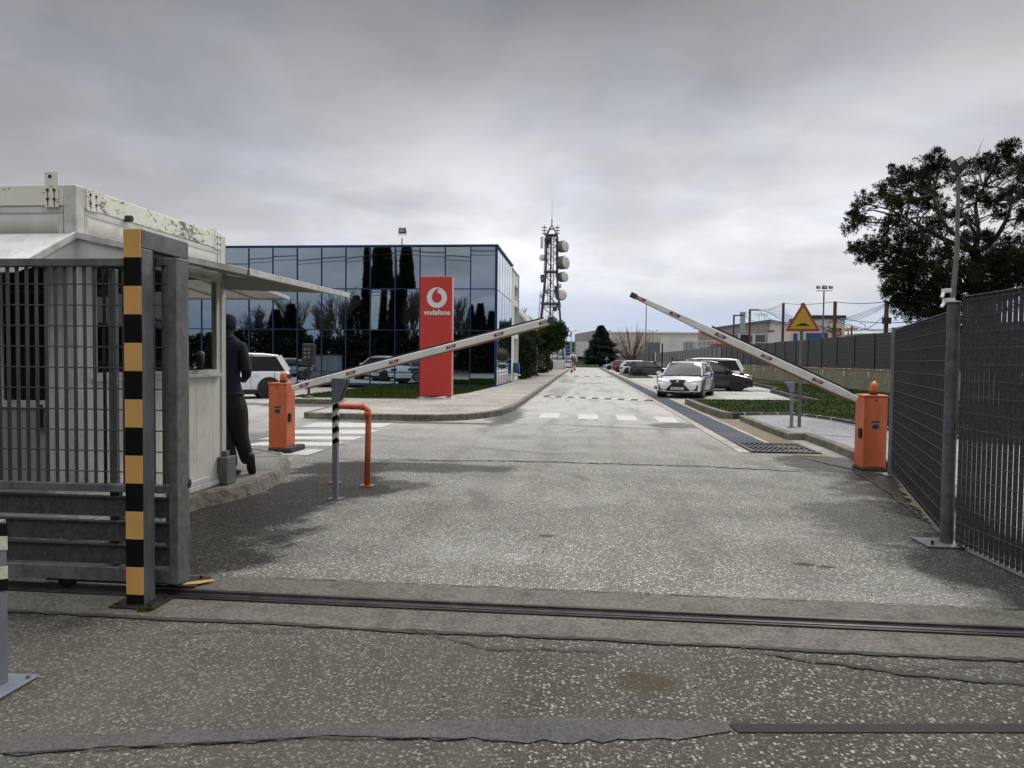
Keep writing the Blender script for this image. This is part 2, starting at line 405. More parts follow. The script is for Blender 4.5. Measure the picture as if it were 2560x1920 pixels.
# pale stones of very mixed tone, tightly packed in a dark binder
fw_ = t.mr(y, 3.6, 4.9, 0, 1, True)              # coarser, older surfacing outside the gate
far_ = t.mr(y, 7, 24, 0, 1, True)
big = t.noise(P, .32, 4, .55); patchy = t.mr(t.m('ADD', t.m('MULTIPLY', big, .5), t.m('MULTIPLY', mid, .5)), .38, .62)
grain = t.noise(P, 95, 2, .7)
leftm = t.m('MULTIPLY', t.mr(t.m('ADD', x, t.m('MULTIPLY', t.m('SUBTRACT', mid, .5), 3)), -1.3, -.1, 1, 0, True), t.m('SUBTRACT', 1, fw_))
chipa = t.m('MULTIPLY', t.mr(va.outputs['Distance'], .34, .50, 1, 0), t.mr(ra, .12, .34))
chipb = t.m('MULTIPLY', t.mr(vb.outputs['Distance'], .26, .38, 1, 0), t.m('MULTIPLY', t.m('MULTIPLY', t.mr(rb, .50, .60), t.m('SUBTRACT', 1, t.m('MULTIPLY', leftm, .8))), t.m('SUBTRACT', 1, t.m('MULTIPLY', fw_, .75))))
binder = t.mix(fw_, t.mix(leftm, (.055, .050, .041), (.068, .062, .052)), (.135, .127, .112))
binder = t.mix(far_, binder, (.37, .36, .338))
binder = t.mix(t.mr(mid, .35, .7), t.mix(1, binder, (.87, .87, .87), 'MULTIPLY'), t.mix(1, binder, (1.12, 1.12, 1.09), 'MULTIPLY'))
stone = t.mix(t.m('POWER', ra, 1.6), t.mix(fw_, (.07, .065, .055), (.13, .125, .112)), t.mix(fw_, t.mix(leftm, (.27, .26, .23), (.39, .375, .34)), (.66, .645, .61)))
stoneb = t.mix(rb, (.07, .066, .058), (.31, .30, .272))
cover = t.m('ADD', .55, t.m('MULTIPLY', patchy, .45))
chips = t.m('MAXIMUM', t.m('MULTIPLY', chipa, .9), chipb)
c = t.mix(t.m('MULTIPLY', chipa, t.m('MULTIPLY', cover, t.m('ADD', .62, t.m('MULTIPLY', fw_, .38)))), binder, stone)
c = t.mix(chipb, c, stoneb)
gm = t.mr(grain, .3, .7, .55, 1.45); c = t.mix(1, c, t.comb(gm, gm, gm), 'MULTIPLY')
# tyre-worn bands and patches of grime
tb = t.mr(streak_y, .50, .66)
c = t.mix(t.m('MULTIPLY', tb, .36), c, (.095, .088, .078))
# pale scuffed laitance
c = t.mix(t.m('MULTIPLY', t.mr(t.noise(t.vm('ADD', P, (2, 31, 0)), .55, 7, .7), (.50), .66), .19), c, t.mix(fw_, (.15, .147, .135), t.mix(grain, (.26, .255, .24), (.62, .61, .58))))
wob = t.m('MULTIPLY', t.m('SUBTRACT', t.noise(P, 1.5, 9, .68), .5), 1.9)
wetm = None
for (cx, cy, rx, ry, a, st) in [(-3.2, 5.4, 1.0, 1.35, 0, 1), (-3.45, 6.8, 1.0, 1.6, 0, 1), (-3.0, 8.2, 1.1, 1.3, 0, 1), (-3.3, 9.6, .8, 1.0, 0, 1), (-2.5, 8.4, .7, .6, 0, .8), (-2.2, 9.9, 1.6, .5, 0, .8),
                            (4.2, 8.6, 1.3, 3.0, 0, 1), (3.7, 11.3, .8, 1.3, 0, 1), (3.3, 5.6, 1.0, 1.7, 0, 1), (2.9, 7.2, .9, 1.2, 0, .7), (2.25, 17.2, .75, .9, 0, .8), (-2.0, 19.2, .5, 3.2, 0, .8),
                            (-1.2, 34, .6, 7, 0, .35), (1.0, 36, .5, 2, 0, .3), (.6, 47, 1.2, 2, 0, .3), (-1.2, 52, .7, 6, 0, .4), (-8, 22, 4.5, 1.0, 0, .8), (8, 38.5, 3, 1.5, 0, .7), (6, 34, 3, .6, 0, .4),
                            (-4.2, 16.7, 3, .35, 0, .8), (-6, 12.6, 1.2, 1.6, 0, .5), (-2.4, 1.9, .8, .5, 0, .6), (-3.6, 4.2, 1.3, .6, 0, .7)]:
    e = t.m('MULTIPLY', ell(t, x, y, cx, cy, rx, ry, wob, a), st); wetm = e if wetm is None else t.m('MAXIMUM', wetm, e)
wetc = t.mix(t.m('MULTIPLY', t.m('MULTIPLY', chipa, t.mr(ra, .6, .8)), .6), t.mix(mid, (.008, .0075, .006), (.022, .020, .015)), (.17, .16, .135))
c = t.mix(t.m('MULTIPLY', wetm, .92), c, wetc)
oil = ell(t, x, y, .33, 3.42, .17, .13, wob=t.m('MULTIPLY', t.m('SUBTRACT', fine, .5), .5))
c = t.mix(t.m('MULTIPLY', oil, .75), c, (.05, .042, .02))
for (cx, cy, r) in [(.02, 3.55, .015), (1.7, 5.6, .06), (1.85, 5.55, .05), (-.3, 6.2, .05), (-.1, 3.5, .02)]:
    e = ell(t, x, y, cx, cy, r*1.6, r, wob=t.m('MULTIPLY', t.m('SUBTRACT', fine, .5), 1)); c = t.mix(t.m('MULTIPLY', e, .8), c, (.05, .025, .015))
# curved tyre marks on the turning area
def arc(cx, cy, r, wd):
    X = t.m('SUBTRACT', x, cx); Y = t.m('SUBTRACT', y, cy)
    d = t.m('SQRT', t.m('ADD', t.m('MULTIPLY', X, X), t.m('MULTIPLY', Y, Y)))
    return t.mr(t.m('ABSOLUTE', t.m('SUBTRACT', d, r)), wd*.4, wd, 1, 0)
arcs = t.m('MAXIMUM', t.m('MAXIMUM', arc(-4.5, 17.5, 4.6, .10), arc(-4.5, 17.5, 4.9, .06)), t.m('MAXIMUM', arc(-9, 5.5, 8.2, .12), arc(-9, 5.2, 9.9, .12)))
arcs = t.m('MULTIPLY', arcs, t.mr(t.noise(P, .5, 3), .5, .62))
c = t.mix(t.m('MULTIPLY', arcs, .55), c, (.09, .084, .076))
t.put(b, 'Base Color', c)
t.put(b, 'Roughness', t.m('SUBTRACT', t.m('SUBTRACT', .88, t.m('MULTIPLY', wetm, .30)), t.m('MULTIPLY', chips, .15)))
hb = t.m('ADD', t.m('MULTIPLY', chips, .6), t.m('MULTIPLY', fine, .7))
b.inputs['Specular IOR Level'].default_value = .12
t.put(b, 'Normal', t.bump(hb, .6, .006)); M['asphalt'] = mt

def concrete(name, c1, c2, dk, sc=.8, stain=.5, bumpst=.2):
    mt, t, b = newmat(name); P = t.pos()
    n = t.noise(P, sc, 6, .6); n2 = t.noise(P, sc*6, 5, .65); n3 = t.noise(t.vm('ADD', P, (4, 4, 4)), sc*40, 3)
    c = t.mix(t.mr(n, .35, .65), c1, c2)
    c = t.mix(t.m('MULTIPLY', t.mr(n2, .48, .66), stain), c, dk)
    c = t.mix(t.m('MULTIPLY', t.mr(n3, .47, .58), .45), c, tuple(q*.45 for q in c1)); c = t.mix(t.m('MULTIPLY', t.mr(n3, .50, .40), .25), c, tuple(min(1, q*1.5) for q in c2))
    t.put(b, 'Base Color', c); b.inputs['Roughness'].default_value = .88
    t.put(b, 'Normal', t.bump(t.m('ADD', n2, n3), bumpst, .006)); M[name] = mt; return mt
concrete('strip_concrete', (.082, .074, .058), (.13, .12, .10), (.034, .029, .022), 1.1, .65, .5)
concrete('mortar', (.045, .044, .039), (.075, .073, .066), (.06, .057, .05), 2, .4, .3)
concrete('slot_dark', (.010, .0095, .007), (.018, .015, .010), (.02, .018, .014), 2, .4, .3)
concrete('kerbstone', (.105, .092, .066), (.20, .185, .145), (.032, .027, .017), 1.5, .95, .6)
concrete('kerbdark', (.022, .023, .021), (.045, .045, .042), (.02, .02, .016), 1.5, .6, .5)
concrete('pave_tan', (.245, .22, .185), (.37, .345, .305), (.12, .10, .075), .35, .45, .2)
concrete('pave_grey', (.19, .19, .19), (.265, .265, .268), (.12, .117, .11), .5, .3, .2)
concrete('slab', (.15, .145, .125), (.21, .204, .18), (.11, .105, .085), .9, .3, .15)
concrete('wallconc', (.19, .175, .112), (.28, .26, .175), (.07, .065, .042), .5, .6, .3)
concrete('lowwall', (.10, .095, .085), (.16, .15, .135), (.05, .05, .045), .4, .5, .3)
concrete('joint', (.02, .02, .017), (.035, .033, .025), (.012, .016, .008), 3, .4, .4)
concrete('rut', (.13, .10, .065), (.18, .15, .10), (.06, .05, .03), 1, .6, .4)
concrete('draincap', (.030, .032, .035), (.055, .058, .062), (.018, .018, .018), 1.5, .4, .2)
concrete('linewhite', (.42, .42, .40), (.54, .54, .52), (.27, .26, .24), 2.5, .7, .3)
mt, t, b = newmat('grass_ground'); P = t.pos()
n = t.noise(P, .45, 5, .6); n2 = t.noise(P, 14, 4, .7); n3 = t.noise(P, 3.2, 4, .6)
c = t.mix(t.mr(n, .35, .65), (.018, .031, .005), (.038, .062, .011))
c = t.mix(t.mr(n2, .35, .65), t.mix(1, c, (.45, .45, .45), 'MULTIPLY'), c)
c = t.mix(t.m('MULTIPLY', t.mr(n3, .56, .7), .35), c, (.055, .055, .022))
t.put(b, 'Base Color', c); b.inputs['Roughness'].default_value = .95; b.inputs['Specular IOR Level'].default_value = .1
t.put(b, 'Normal', t.bump(n2, .8, .05)); M['grass'] = mt
mt, t, b = newmat('grass_blade'); r = t.noise(t.pos(), 5, 2)
t.put(b, 'Base Color', t.mix(t.mr(r, .3, .7), (.017, .031, .004), (.046, .076, .012))); b.inputs['Roughness'].default_value = .9; b.inputs['Specular IOR Level'].default_value = .05
M['blade'] = mt

# ------------------------------------------------------------------ ground, road, strips
def sheet(name, poly, z, mat, kind='structure'):
    g = MB(); g.add([(q[0], q[1], z) for q in poly], [tuple(range(len(poly)))])
    o = g.build(name, mat, org=(poly[0][0], poly[0][1], z)); o['kind'] = kind
    return o
def ccw(poly):
    A = sum(poly[i][0]*poly[(i+1)%len(poly)][1]-poly[(i+1)%len(poly)][0]*poly[i][1] for i in range(len(poly)))
    return poly if A > 0 else poly[::-1]
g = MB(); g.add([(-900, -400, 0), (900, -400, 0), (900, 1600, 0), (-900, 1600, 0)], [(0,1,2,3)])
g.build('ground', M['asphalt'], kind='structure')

def ragged(pts, w0, seed, z=.004, step=.06, amp=.02):
    """thin strip following pts with a ragged outline"""
    rnd = random.Random(seed); g = MB(); L = []
    for (a, b_) in zip(pts, pts[1:]):
        a, b_ = Vector((*a, 0)), Vector((*b_, 0)); n = max(1, int((b_-a).length/step))
        for i in range(n): L.append((a.lerp(b_, i/n), (b_-a).normalized()))
    L.append((Vector((*pts[-1], 0)), (b_-a).normalized()))
    vs = []; off = 0
    for k, (q, d) in enumerate(L):
        nn = Vector((-d.y, d.x, 0)); off = off*.85+rnd.uniform(-amp, amp)*.5
        ww = w0*(.5+rnd.random()*.9)/2*min(1, .25+6*k/len(L), .25+6*(len(L)-1-k)/len(L))
        q = q+nn*off; vs += [(q+nn*ww)+Vector((0,0,z)), (q-nn*ww)+Vector((0,0,z))]
    g.add(vs, [(2*i+1, 2*i+3, 2*i+2, 2*i) for i in range(len(L)-1)])
    return g
# concrete strip carrying the gate rail, ragged front edge
rnd = random.Random(3); up, lo = [], []
xx = -6.5
while xx < 7:
    up.append((xx, 4.72+.012*rnd.uniform(-1, 1))); lo.append((xx, 3.915+.018*rnd.uniform(-1, 1))); xx += .12
sheet('concrete_strip', lo+up[::-1], .004, M['strip_concrete'])
g = ragged([(-6.5, 3.905), (7, 3.90)], .038, 5, .008, .05, .012); g.build('strip_joint', M['joint'], org=(0, 3.9, 0), kind='structure')
g = ragged([(-2.6, 4.725), (7, 4.725)], .012, 6, .008, .05, .006); g.build('strip_joint', M['joint'], org=(0, 4.7, 0), kind='structure')
# mortar-filled trench and open slot across the foreground
def lerp_pts(a, b_, n): return [(a[0]+(b_[0]-a[0])*i/n, a[1]+(b_[1]-a[1])*i/n) for i in range(n+1)]
A = [(x_, y_+.012*rnd.uniform(-1, 1)) for x_, y_ in lerp_pts((-2.9, 2.5), (-1.05, 2.83), 22)+lerp_pts((-1.0, 2.85), (-.28, 3.0), 10)+lerp_pts((-.2, 3.02), (.64, 3.07), 12)]
B = [(x_, y_+.02*rnd.uniform(-1, 1)) for x_, y_ in lerp_pts((-2.9, 2.33), (-1.04, 2.75), 22)+lerp_pts((-1.0, 2.76), (-.28, 2.83), 10)+lerp_pts((-.2, 2.82), (.4, 2.90), 10)+[(.64, 2.99)]]
sheet('mortar_patch', ccw(A+B[::-1]), .006, M['mortar'])
sheet('mortar_patch', ccw([(-3.2,2.2),(-2.9,2.33),(-2.2,2.48),(-2.05,2.35),(-2.4,2.1),(-3.2,1.7)]), .007, M['mortar'])
sheet('open_slot', ccw([(.64, 3.065), (1.25, 3.135), (3.2, 3.37), (3.2, 3.30), (1.25, 3.065), (.66, 2.995)]), .005, M['slot_dark'])
g = ragged([(-2.9, 2.34), (-1.04, 2.75), (-.3, 2.82)], .010, 9, .010, .04, .008)
for pts, wd, sd_ in [([(-.95, 3.91), (-.72, 3.83), (-.5, 3.70), (-.28, 3.74), (-.1, 3.72), (.2, 3.74)], .014, 21),
                     ([(.85, 3.89), (1.15, 3.74), (1.38, 3.69), (1.7, 3.66), (2.2, 3.60), (2.6, 3.62)], .024, 22),
                     ([(1.38, 3.69), (1.75, 3.74), (2.1, 3.80), (2.0, 3.88)], .008, 23),
                     ([(-2.3, 3.72), (-2.0, 3.76), (-1.7, 3.83), (-1.5, 3.90)], .006, 24), ([(-2.0, 3.86), (-1.75, 3.78), (-1.55, 3.8)], .006, 25),
                     ([(-3.2, 2.6), (-2.9, 2.45), (-2.6, 2.3)], .008, 26),
                     ([(-3.5, 10.38), (-1.05, 10.66), (1.0, 10.62), (2.34, 10.58), (3.83, 10.38)], .05, 27),
                     ([(-.9, 16.9), (1.0, 16.4), (2.5, 15.9)], .05, 28), ([(-2, 12.2), (-.6, 11.6), (.4, 11.7)], .02, 29),
                     ([(3.5, 11.9), (3.9, 10.7), (3.75, 9.5), (3.5, 8.0), (3.3, 7.0)], .05, 30)]:
    h = ragged(pts, wd, sd_, .010, .035, .03); g.add(h.v, h.f)
g.build('road_cracks', M['joint'], org=(0, 3.5, 0), kind='structure')
# pale mortar line in the road joint by the right barrier
g = ragged([(1.9, 10.60), (2.5, 10.52), (3.1, 10.36)], .10, 31, .012, .08, .02); g.build('mortar_patch', M['pave_grey'], org=(2.5, 10.4, 0), kind='structure')

# road markings
def quadpx(pts, z=.004): return ccw([tuple(spot(px, py, z)[:2]) for px, py in pts])
for k, pts in enumerate([[(1356,1031.6),(1401,1032.5),(1395.6,1045.4),(1345.4,1044)],
            [(1447,1034.5),(1494,1036),(1495,1048.5),(1445,1047.4)], [(1539.8,1037.8),(1586,1039),(1596,1052.2),(1545.2,1050.4)],
            [(1634.7,1041.4),(1682.6,1043.5),(1699,1057),(1648.3,1055)]]):
    sheet('road_marking', quadpx(pts), .004, M['linewhite'])
for x0, x1, x2, x3, y0, y1 in [(790,985,954,750,1056.5,1067),(735,950,912,690,1074,1083.5),(700,911,884,640,1090,1098),
                               (655,862,828,600,1104.5,1113.5),(770,812,770,690,1122.5,1136)]:
    sheet('road_marking', quadpx([(x0,y0),(x1,y0+1),(x2,y1+1),(x3,y1)]), .004, M['linewhite'])
q0, q1 = spot(728, 1036), spot(786, 1036); cx, cy = (q0.x+q1.x)/2, q0.y
def ringpoly(r): return [(cx+r*cos(2*pi*i/28), cy+r*1.5*sin(2*pi*i/28)) for i in range(28)]
g = MB(); A, B = ringpoly(.47), ringpoly(.36)
g.add([(a, b_, .004) for a, b_ in A+B], [(i, (i+1)%28, 28+(i+1)%28, 28+i) for i in range(28)])
g.build('road_marking', M['linewhite'], org=(cx, cy, 0), kind='structure')
sheet('parking_line', [(5.2,26.55),(9.6,26.9),(9.6,27.1),(5.2,26.72)], .004, M['linewhite'])

# speed humps
def hump(name, a, b_, n, label):
    r = empty(name, a, label, 'speed hump')
    a, b_ = Vector(a), Vector(b_); d = (b_-a)/n; nn = Vector((-d.y, d.x, 0)).normalized()*.17
    for k in range(n):
        p0, p1 = a+d*k, a+d*(k+1)
        g = MB(); vs = []
        for q in (p0, p1):
            for s_, h in ((-1, .004), (-.6, .035), (0, .05), (.6, .035), (1, .004)): vs.append(q+nn*s_+Vector((0,0,h)))
        g.add(vs, [(i, i+1, 6+i, 5+i)[::-1] for i in range(4)]+[(0,1,2,3,4), (9,8,7,6,5)])
        g.build('hump_segment', M['black'] if k%2 == 0 else M['linewhite'], r)
hump('speed_hump', (-1.55, 29.3, 0), (2.62, 27.4, 0), 17, 'low black and white striped rubber speed hump across the road beyond the white marks')
hump('speed_hump', (-1.8, 66, 0), (2.6, 64, 0), 9, 'far dark speed hump on the road, level with the parked green car')

# ------------------------------------------------------------------ kerbed islands
def offset_poly(poly, d):
    n = len(poly); out_ = []
    for i in range(n):
        a, b_, c_ = Vector(poly[i-1]), Vector(poly[i]), Vector(poly[(i+1)%n])
        e1, e2 = (b_-a).normalized(), (c_-b_).normalized()
        n1, n2 = Vector((-e1.y, e1.x)), Vector((-e2.y, e2.x)); bi = (n1+n2)
        if bi.length < 1e-4: bi = n1
        bi.normalize(); out_.append(tuple(b_+bi*d/max(.4, bi.dot(n1))))
    return out_
def island(name, poly, h, top, kerbmat, wd=.13, fill_z=None, slope=0):
    poly = ccw([tuple(q) for q in poly]); inner = offset_poly(poly, wd); n = len(poly)
    outer_top = offset_poly(poly, .02+slope)
    g = MB(); vs = [(x_, y_, -.02) for x_, y_ in poly]+[(x_, y_, h-.015) for x_, y_ in offset_poly(poly, slope)]+[(x_, y_, h) for x_, y_ in outer_top]+\
        [(x_, y_, h) for x_, y_ in inner]+[(x_, y_, -.02) for x_, y_ in inner]
    fs = []
    for k in range(4):
        for i in range(n): fs.append((k*n+i, k*n+(i+1)%n, (k+1)*n+(i+1)%n, (k+1)*n+i))
    g.add(vs, fs); g.build('kerb', kerbmat, org=(*poly[0], 0), kind='structure')
    zz = h-.006 if fill_z is None else fill_z
    g = MB(); g.add([(x_, y_, zz) for x_, y_ in inner], [tuple(range(n))])
    return g.build(name, top, org=(*inner[0], zz), kind='structure')
# left pavement island in front of the glass building, running down the road
isl = [(-6.95,17.2),(-6.6,17.05),(-4.5,17.05),(-3.5,17.15),(-2.95,17.55),(-2.5,18.3),(-2.2,19.4),(-2.05,21),(-2,24),(-2,40),(-2,60),(-2,80),(-2,104),
       (-8,104),(-8,50),(-10.2,36),(-10.2,23.4),(-9.6,22.6),(-7.8,22.6),(-7.15,20)]
island('pavement', isl, .16, M['pave_tan'], M['kerbstone'], .14)
g = MB()
for k in range(24):
    yy = 18.5+k*1.9+(k%3)*.3
    if yy < 60: g.box(-4.2-(k%2)*.4, -2.14, yy, yy+.03, .155, .157)
g.build('pavement_joints', M['joint'], org=(-3, 30, .155), kind='structure')
def lawn(name, poly, z):
    return sheet(name, ccw(poly), z, M['grass'])
lawn('lawn', [(-10.0,23.6),(-7.5,23.5),(-5.6,23.7),(-5.2,24.8),(-4.6,28),(-4.35,34.8),(-10.0,34.8)], .166)
# cabin plinth with its rounded kerb
pl = [(-6.4,4.9),(-3.92,5.0),(-3.86,6.3),(-3.82,6.9),(-3.70,7.2),(-3.60,7.7),(-3.66,8.4),(-3.9,9.2),(-4.15,9.8),(-4.5,10.2),(-5.0,10.5),(-7.5,10.6),(-7.5,4.9)]
island('cabin_plinth', pl, .14, M['slab'], M['kerbstone'], .15, slope=.06)
g = MB()
for a, b_ in [((-4.8,8.2),(-3.85,8.5)), ((-5.0,9.4),(-4.1,9.7)), ((-4.7,7.9),(-4.7,10.2))]:
    g.obox((*a, .139), (*b_, .139), .012, .004)
g.build('slab_joints', M['pave_grey'], org=(-4.4, 9, .14), kind='structure')
# right: grass island by the drain, open to the lawn below the retaining wall
gr = [(3.78,26.1),(3.72,22.5),(3.84,19.75),(3.97,19.45),(4.75,19.6),(5.57,19.75),(5.95,19.2),(6.2,18.2),(6.3,17.0),(6.5,15.6),(7.4,13.6),(9,12.4),(13.9,12),(13.9,60),(10.9,60),(10.6,44),
      (10.2,39),(9.3,36.6),(8.7,31),(8.6,27.2),(7.8,26.5)]
island('lawn', gr, .17, M['grass'], M['kerbdark'], .14, fill_z=.16)
# white painted joints of the dark kerb blocks
g = MB()
kb = [(4.3,19.5),(4.75,19.6),(5.2,19.68),(5.57,19.75),(5.8,19.42),(6.0,19.0),(6.15,18.4),(6.25,17.7),(6.32,16.8),(6.45,15.9),(6.8,14.95)]
for (a, b_), (c_, d_) in zip(kb, kb[1:]):
    dv = Vector((c_-a, d_-b_, 0)).normalized(); g.obox(Vector((a, b_, .085)), Vector((a, b_, .085))+dv*.035, .012, .17)
    g.obox(Vector((a, b_, .085))+Vector((-dv.y, dv.x, 0))*.07+Vector((0,0,.087)), Vector((a, b_, .085))+Vector((-dv.y, dv.x, 0))*.07+Vector((0,0,.087))+dv*.035, .13, .004)
g.build('kerb_joints', M['linewhite'], org=(5.6, 19.7, 0), kind='structure')
# long pale kerb beside the drain in front of that lawn
g = MB(); g.prism([(3.66,26.15),(3.62,22.5),(3.72,19.62),(3.86,19.4),(3.99,19.43),(3.86,19.72),(3.76,22.5),(3.80,26.15)], 0, .185)
g.build('kerb', M['kerbstone'], org=(3.7, 22, 0), kind='structure', bevel=.012)
# pale walkway between the kerb and the lawn
pv = [(4.08,19.1),(4.04,16.5),(4.04,14.5),(4.38,14.6),(4.36,12.9),(4.29,11.7),(4.36,10.9),(4.45,9.9),(4.2,8.7),(3.8,7.4),(3.5,6.3),(3.6,5.2),(14,5.2),(14,11.8),(9,12.3),
      (7.3,13.5),(6.4,15.5),(6.2,16.9),(6.05,18.1),(5.8,19.1),(5.5,19.6),(4.75,19.45)]
island('walkway', pv, .135, M['pave_grey'], M['kerbstone'], .15)
g = MB(); g.obox((4.2,14.55,.137), (9,12.0,.137), .02, .003); g.obox((4.5,10.9,.137), (9,10.2,.137), .02, .003)
g.build('walkway_joints', M['joint'], org=(5, 12, .137), kind='structure')
# second parking kerb bed between the cars
island('lawn', [(3.9,39.8),(3.95,37.2),(6.6,37.6),(6.6,39.9)], .16, M['grass'], M['kerbstone'], .14, fill_z=.15)
island('lawn', [(3.9,78),(3.9,62),(6.0,62.2),(6.0,78)], .14, M['grass'], M['kerbstone'], .14, fill_z=.13)
lawn('lawn', [(13.9,60),(13.9,130),(10.9,130),(10.9,60)], .10)

# ------------------------------------------------------------------ drain along the road
g = MB(); g.box(2.64,2.83,12.3,140,-.02,.012); g.box(3.44,3.54,13.7,140,-.02,.012)
g.build('drain_edging', M['pave_tan'], org=(2.7, 13, 0), kind='structure')
sheet('drain_gully', [(3.54,12.1),(4.04,12.0),(4.04,19.4),(3.8,26),(3.54,26)], .006, M['rut'])
sheet('drain_gully', [(3.54,26),(3.9,26),(3.95,140),(3.54,140)], .006, M['pave_tan'])
g = MB(); rnd = random.Random(8); yy = 13.72
while yy < 138:
    ln = .98 if yy < 60 else 4; g.box(2.835, 3.435, yy, yy+ln-.02, .0, .014+rnd.uniform(0, .006)); yy += ln
dr = empty('drain_channel', (3.1, 13.7, 0), 'long dark slab covered drain channel running along the right road edge', 'drain')
g.build('cover_slabs', M['draincap'], dr)
g = MB(); yy = 13.8
while yy < 45: g.box(2.86, 3.41, yy, yy+.03, .014, .026); yy += .14
g.build('slab_ribs', M['greypost'], dr)
gt = empty('drain_grate', (3.4, 13, 0), 'open rusty drain grate with slanted bars in front of the slab drain', 'drain grate')
g = MB(); g.box(2.86,4.0,12.36,12.42,0,.03); g.box(2.86,4.0,13.60,13.66,0,.03); g.box(2.86,2.92,12.42,13.6,0,.03); g.box(3.94,4.0,12.42,13.6,0,.03); g.box(2.92,3.94,12.98,13.03,.002,.028)
g.build('frame', M['rail'], gt)
g = MB()
for k in range(14):
    x0 = 2.78+k*.088
    for y0, y1 in ((12.43, 12.97), (13.04, 13.59)):
        a, b_ = max(2.93, x0), min(3.93, x0+.25)
        if b_ > a+.03:
            ya = y0+(a-x0)/.25*(y1-y0); yb = y0+(b_-x0)/.25*(y1-y0)
            g.obox((a, ya, .016), (b_, yb, .016), .028, .018)
g.build('bars', M['rail'], gt)
sheet('drain_pit', [(2.9,12.4),(3.96,12.4),(3.96,13.62),(2.9,13.62)], .004, M['dark'])
# ------------------------------------------------------------------ sliding gate, its portal and rail
g = MB(); vs = []
prof = [(-.045,.004),(-.045,.016),(-.016,.022),(-.014,.038),(0,.044),(.014,.038),(.016,.022),(.045,.016),(.045,.004)]
for x_ in (-6.5, -4, -1, 2, 7):
    for dy_, z_ in prof: vs.append((x_, 4.32+dy_, z_))
np_ = len(prof)
g.add(vs, [(k*np_+i, (k+1)*np_+i, (k+1)*np_+i+1, k*np_+i+1) for k in range(4) for i in range(np_-1)]+[tuple(range(np_))])
g.box(-6.5, 7, 4.24, 4.262, .004, .016); g.box(-6.5, 7, 4.378, 4.40, .004, .014)
tag(g.build('gate_rail', M['rail'], org=(0, 4.32, 0), bevel=.003), 'dark steel gate rail with a rounded top crossing the whole entrance on its concrete strip', 'rail')

gate = empty('sliding_gate', (-4.6, 4.3, 0), 'open galvanised sliding gate of upright bars over wide kick plates, in front of the cabin', 'gate')
GX = -2.545
g = MB(); g.box(-7.5, GX-.06, 4.25, 4.31, 2.11, 2.16); g.box(GX-.06, GX, 4.25, 4.37, .09, 2.16); g.box(-7.5, GX-.06, 4.25, 4.31, .67, .72)
g.box(-7.5, GX-.06, 4.25, 4.33, .095, .185); g.box(-3.05, -3.0, 4.315, 4.35, .2, 2.1) 
g.build('gate_frame', M['galv'], gate, bevel=.004)
g = MB(); x_ = GX-.11
while x_ > -7.4: g.box(x_, x_+.0035, 4.266, 4.297, .72, 2.11); x_ -= .0665
z_ = .80
while z_ < 2.1: g.cyl((-7.4, 4.264, z_), (GX-.06, 4.264, z_), .0042, n=5); z_ += .133
g.build('bar_grating', M['grat'], gate)
g = MB()
for a, b_ in ((.51, .64), (.35, .48), (.20, .33)): g.box(-7.4, GX-.06, 4.27, 4.295, a, b_); g.box(-7.4, GX-.06, 4.255, 4.27, b_-.006, b_)
for x_ in (-3.02, -4.2, -5.4): g.box(x_, x_+.05, 4.296, 4.33, .19, .68)
g.build('kick_plates', M['grat_r'], gate)
for x_ in (-3.35, -5.2):
    g = MB(); g.lathe((x_, 4.30, .08), [(.03,0),(.06,.004),(.05,.02),(.06,.036),(.03,.04)], 16, (0,1,0)); g.build('wheel', M['rail'], gate)

po = empty('gate_portal', (-2.71, 4.3, 0), 'grey steel portal frame that guides the sliding gate, its front leg striped yellow and black', 'gate frame')
g = MB(); g.box(-2.768, -2.66, 4.08, 4.19, 0, 2.195); g.box(-2.768, -2.66, 4.48, 4.59, .0, 2.195); g.box(-2.768, -2.66, 4.08, 4.59, 2.195, 2.31)
g.build('steel_frame', M['galv_light'], po, bevel=.006)
g = MB(); z_ = 2.308; k = 0; hs = [.155,.155,.158,.155,.155,.155,.155,.155,.155,.155,.152,.155,.15,.15,.14]
while z_ > .01:
    h = .1715; z1 = max(.004, z_-h); g.mat(k % 2); g.box(-2.772, -2.664, 4.066, 4.079, z1+.0004, z_); z_ = z1; k += 1
g.build('warning_stripes', [M['yellow'], M['blackp']], po, bevel=.002)
g = MB(); g.box(-2.86, -2.55, 4.44, 4.66, .004, .018); g.build('base_plate', M['rail'], po, bevel=.003)
g = MB(); g.box(-2.86, -2.57, 4.02, 4.26, .004, .018)
for x_, y_ in ((-2.82, 4.05), (-2.61, 4.05), (-2.61, 4.22), (-2.6, 4.62)): g.cyl((x_, y_, .018), (x_, y_, .034), .012, n=6)
g.build('base_plate', M['rail'], po, bevel=.003)
g = MB(); g.box(-2.74, -2.69, 4.19, 4.48, 2.165, 2.194); g.cyl((-2.70, 4.24, 2.08), (-2.70, 4.24, 2.165), .022, n=12); g.build('guide_roller', M['rail'], po)
g = MB(); g.lathe((-2.66, 4.52, .69), [(.016,0),(.03,.004),(.036,.02),(.03,.036),(.014,.044)], 16, (1,0,0)); g.build('rubber_buffer', M['rubber'], po)
g = MB(); g.tube([(-2.64,4.50,.64),(-2.645,4.51,.5),(-2.63,4.50,.42),(-2.60,4.46,.3),(-2.60,4.45,.18),(-2.63,4.44,.09),(-2.70,4.44,.045),(-2.9,4.44,.03),(-3.6,4.45,.03)], .016, 8)
for k in range(30): 
    tt = k/29
g.build('conduit', M['galv'], po)
g = MB(); g.add([(-2.64,4.46,.020),(-2.54,4.50,.020),(-2.47,4.58,.022),(-2.52,4.59,.022),(-2.64,4.52,.020)], [(0,1,2,3,4)]); g.build('yellow_plate', M['yellow'], po)
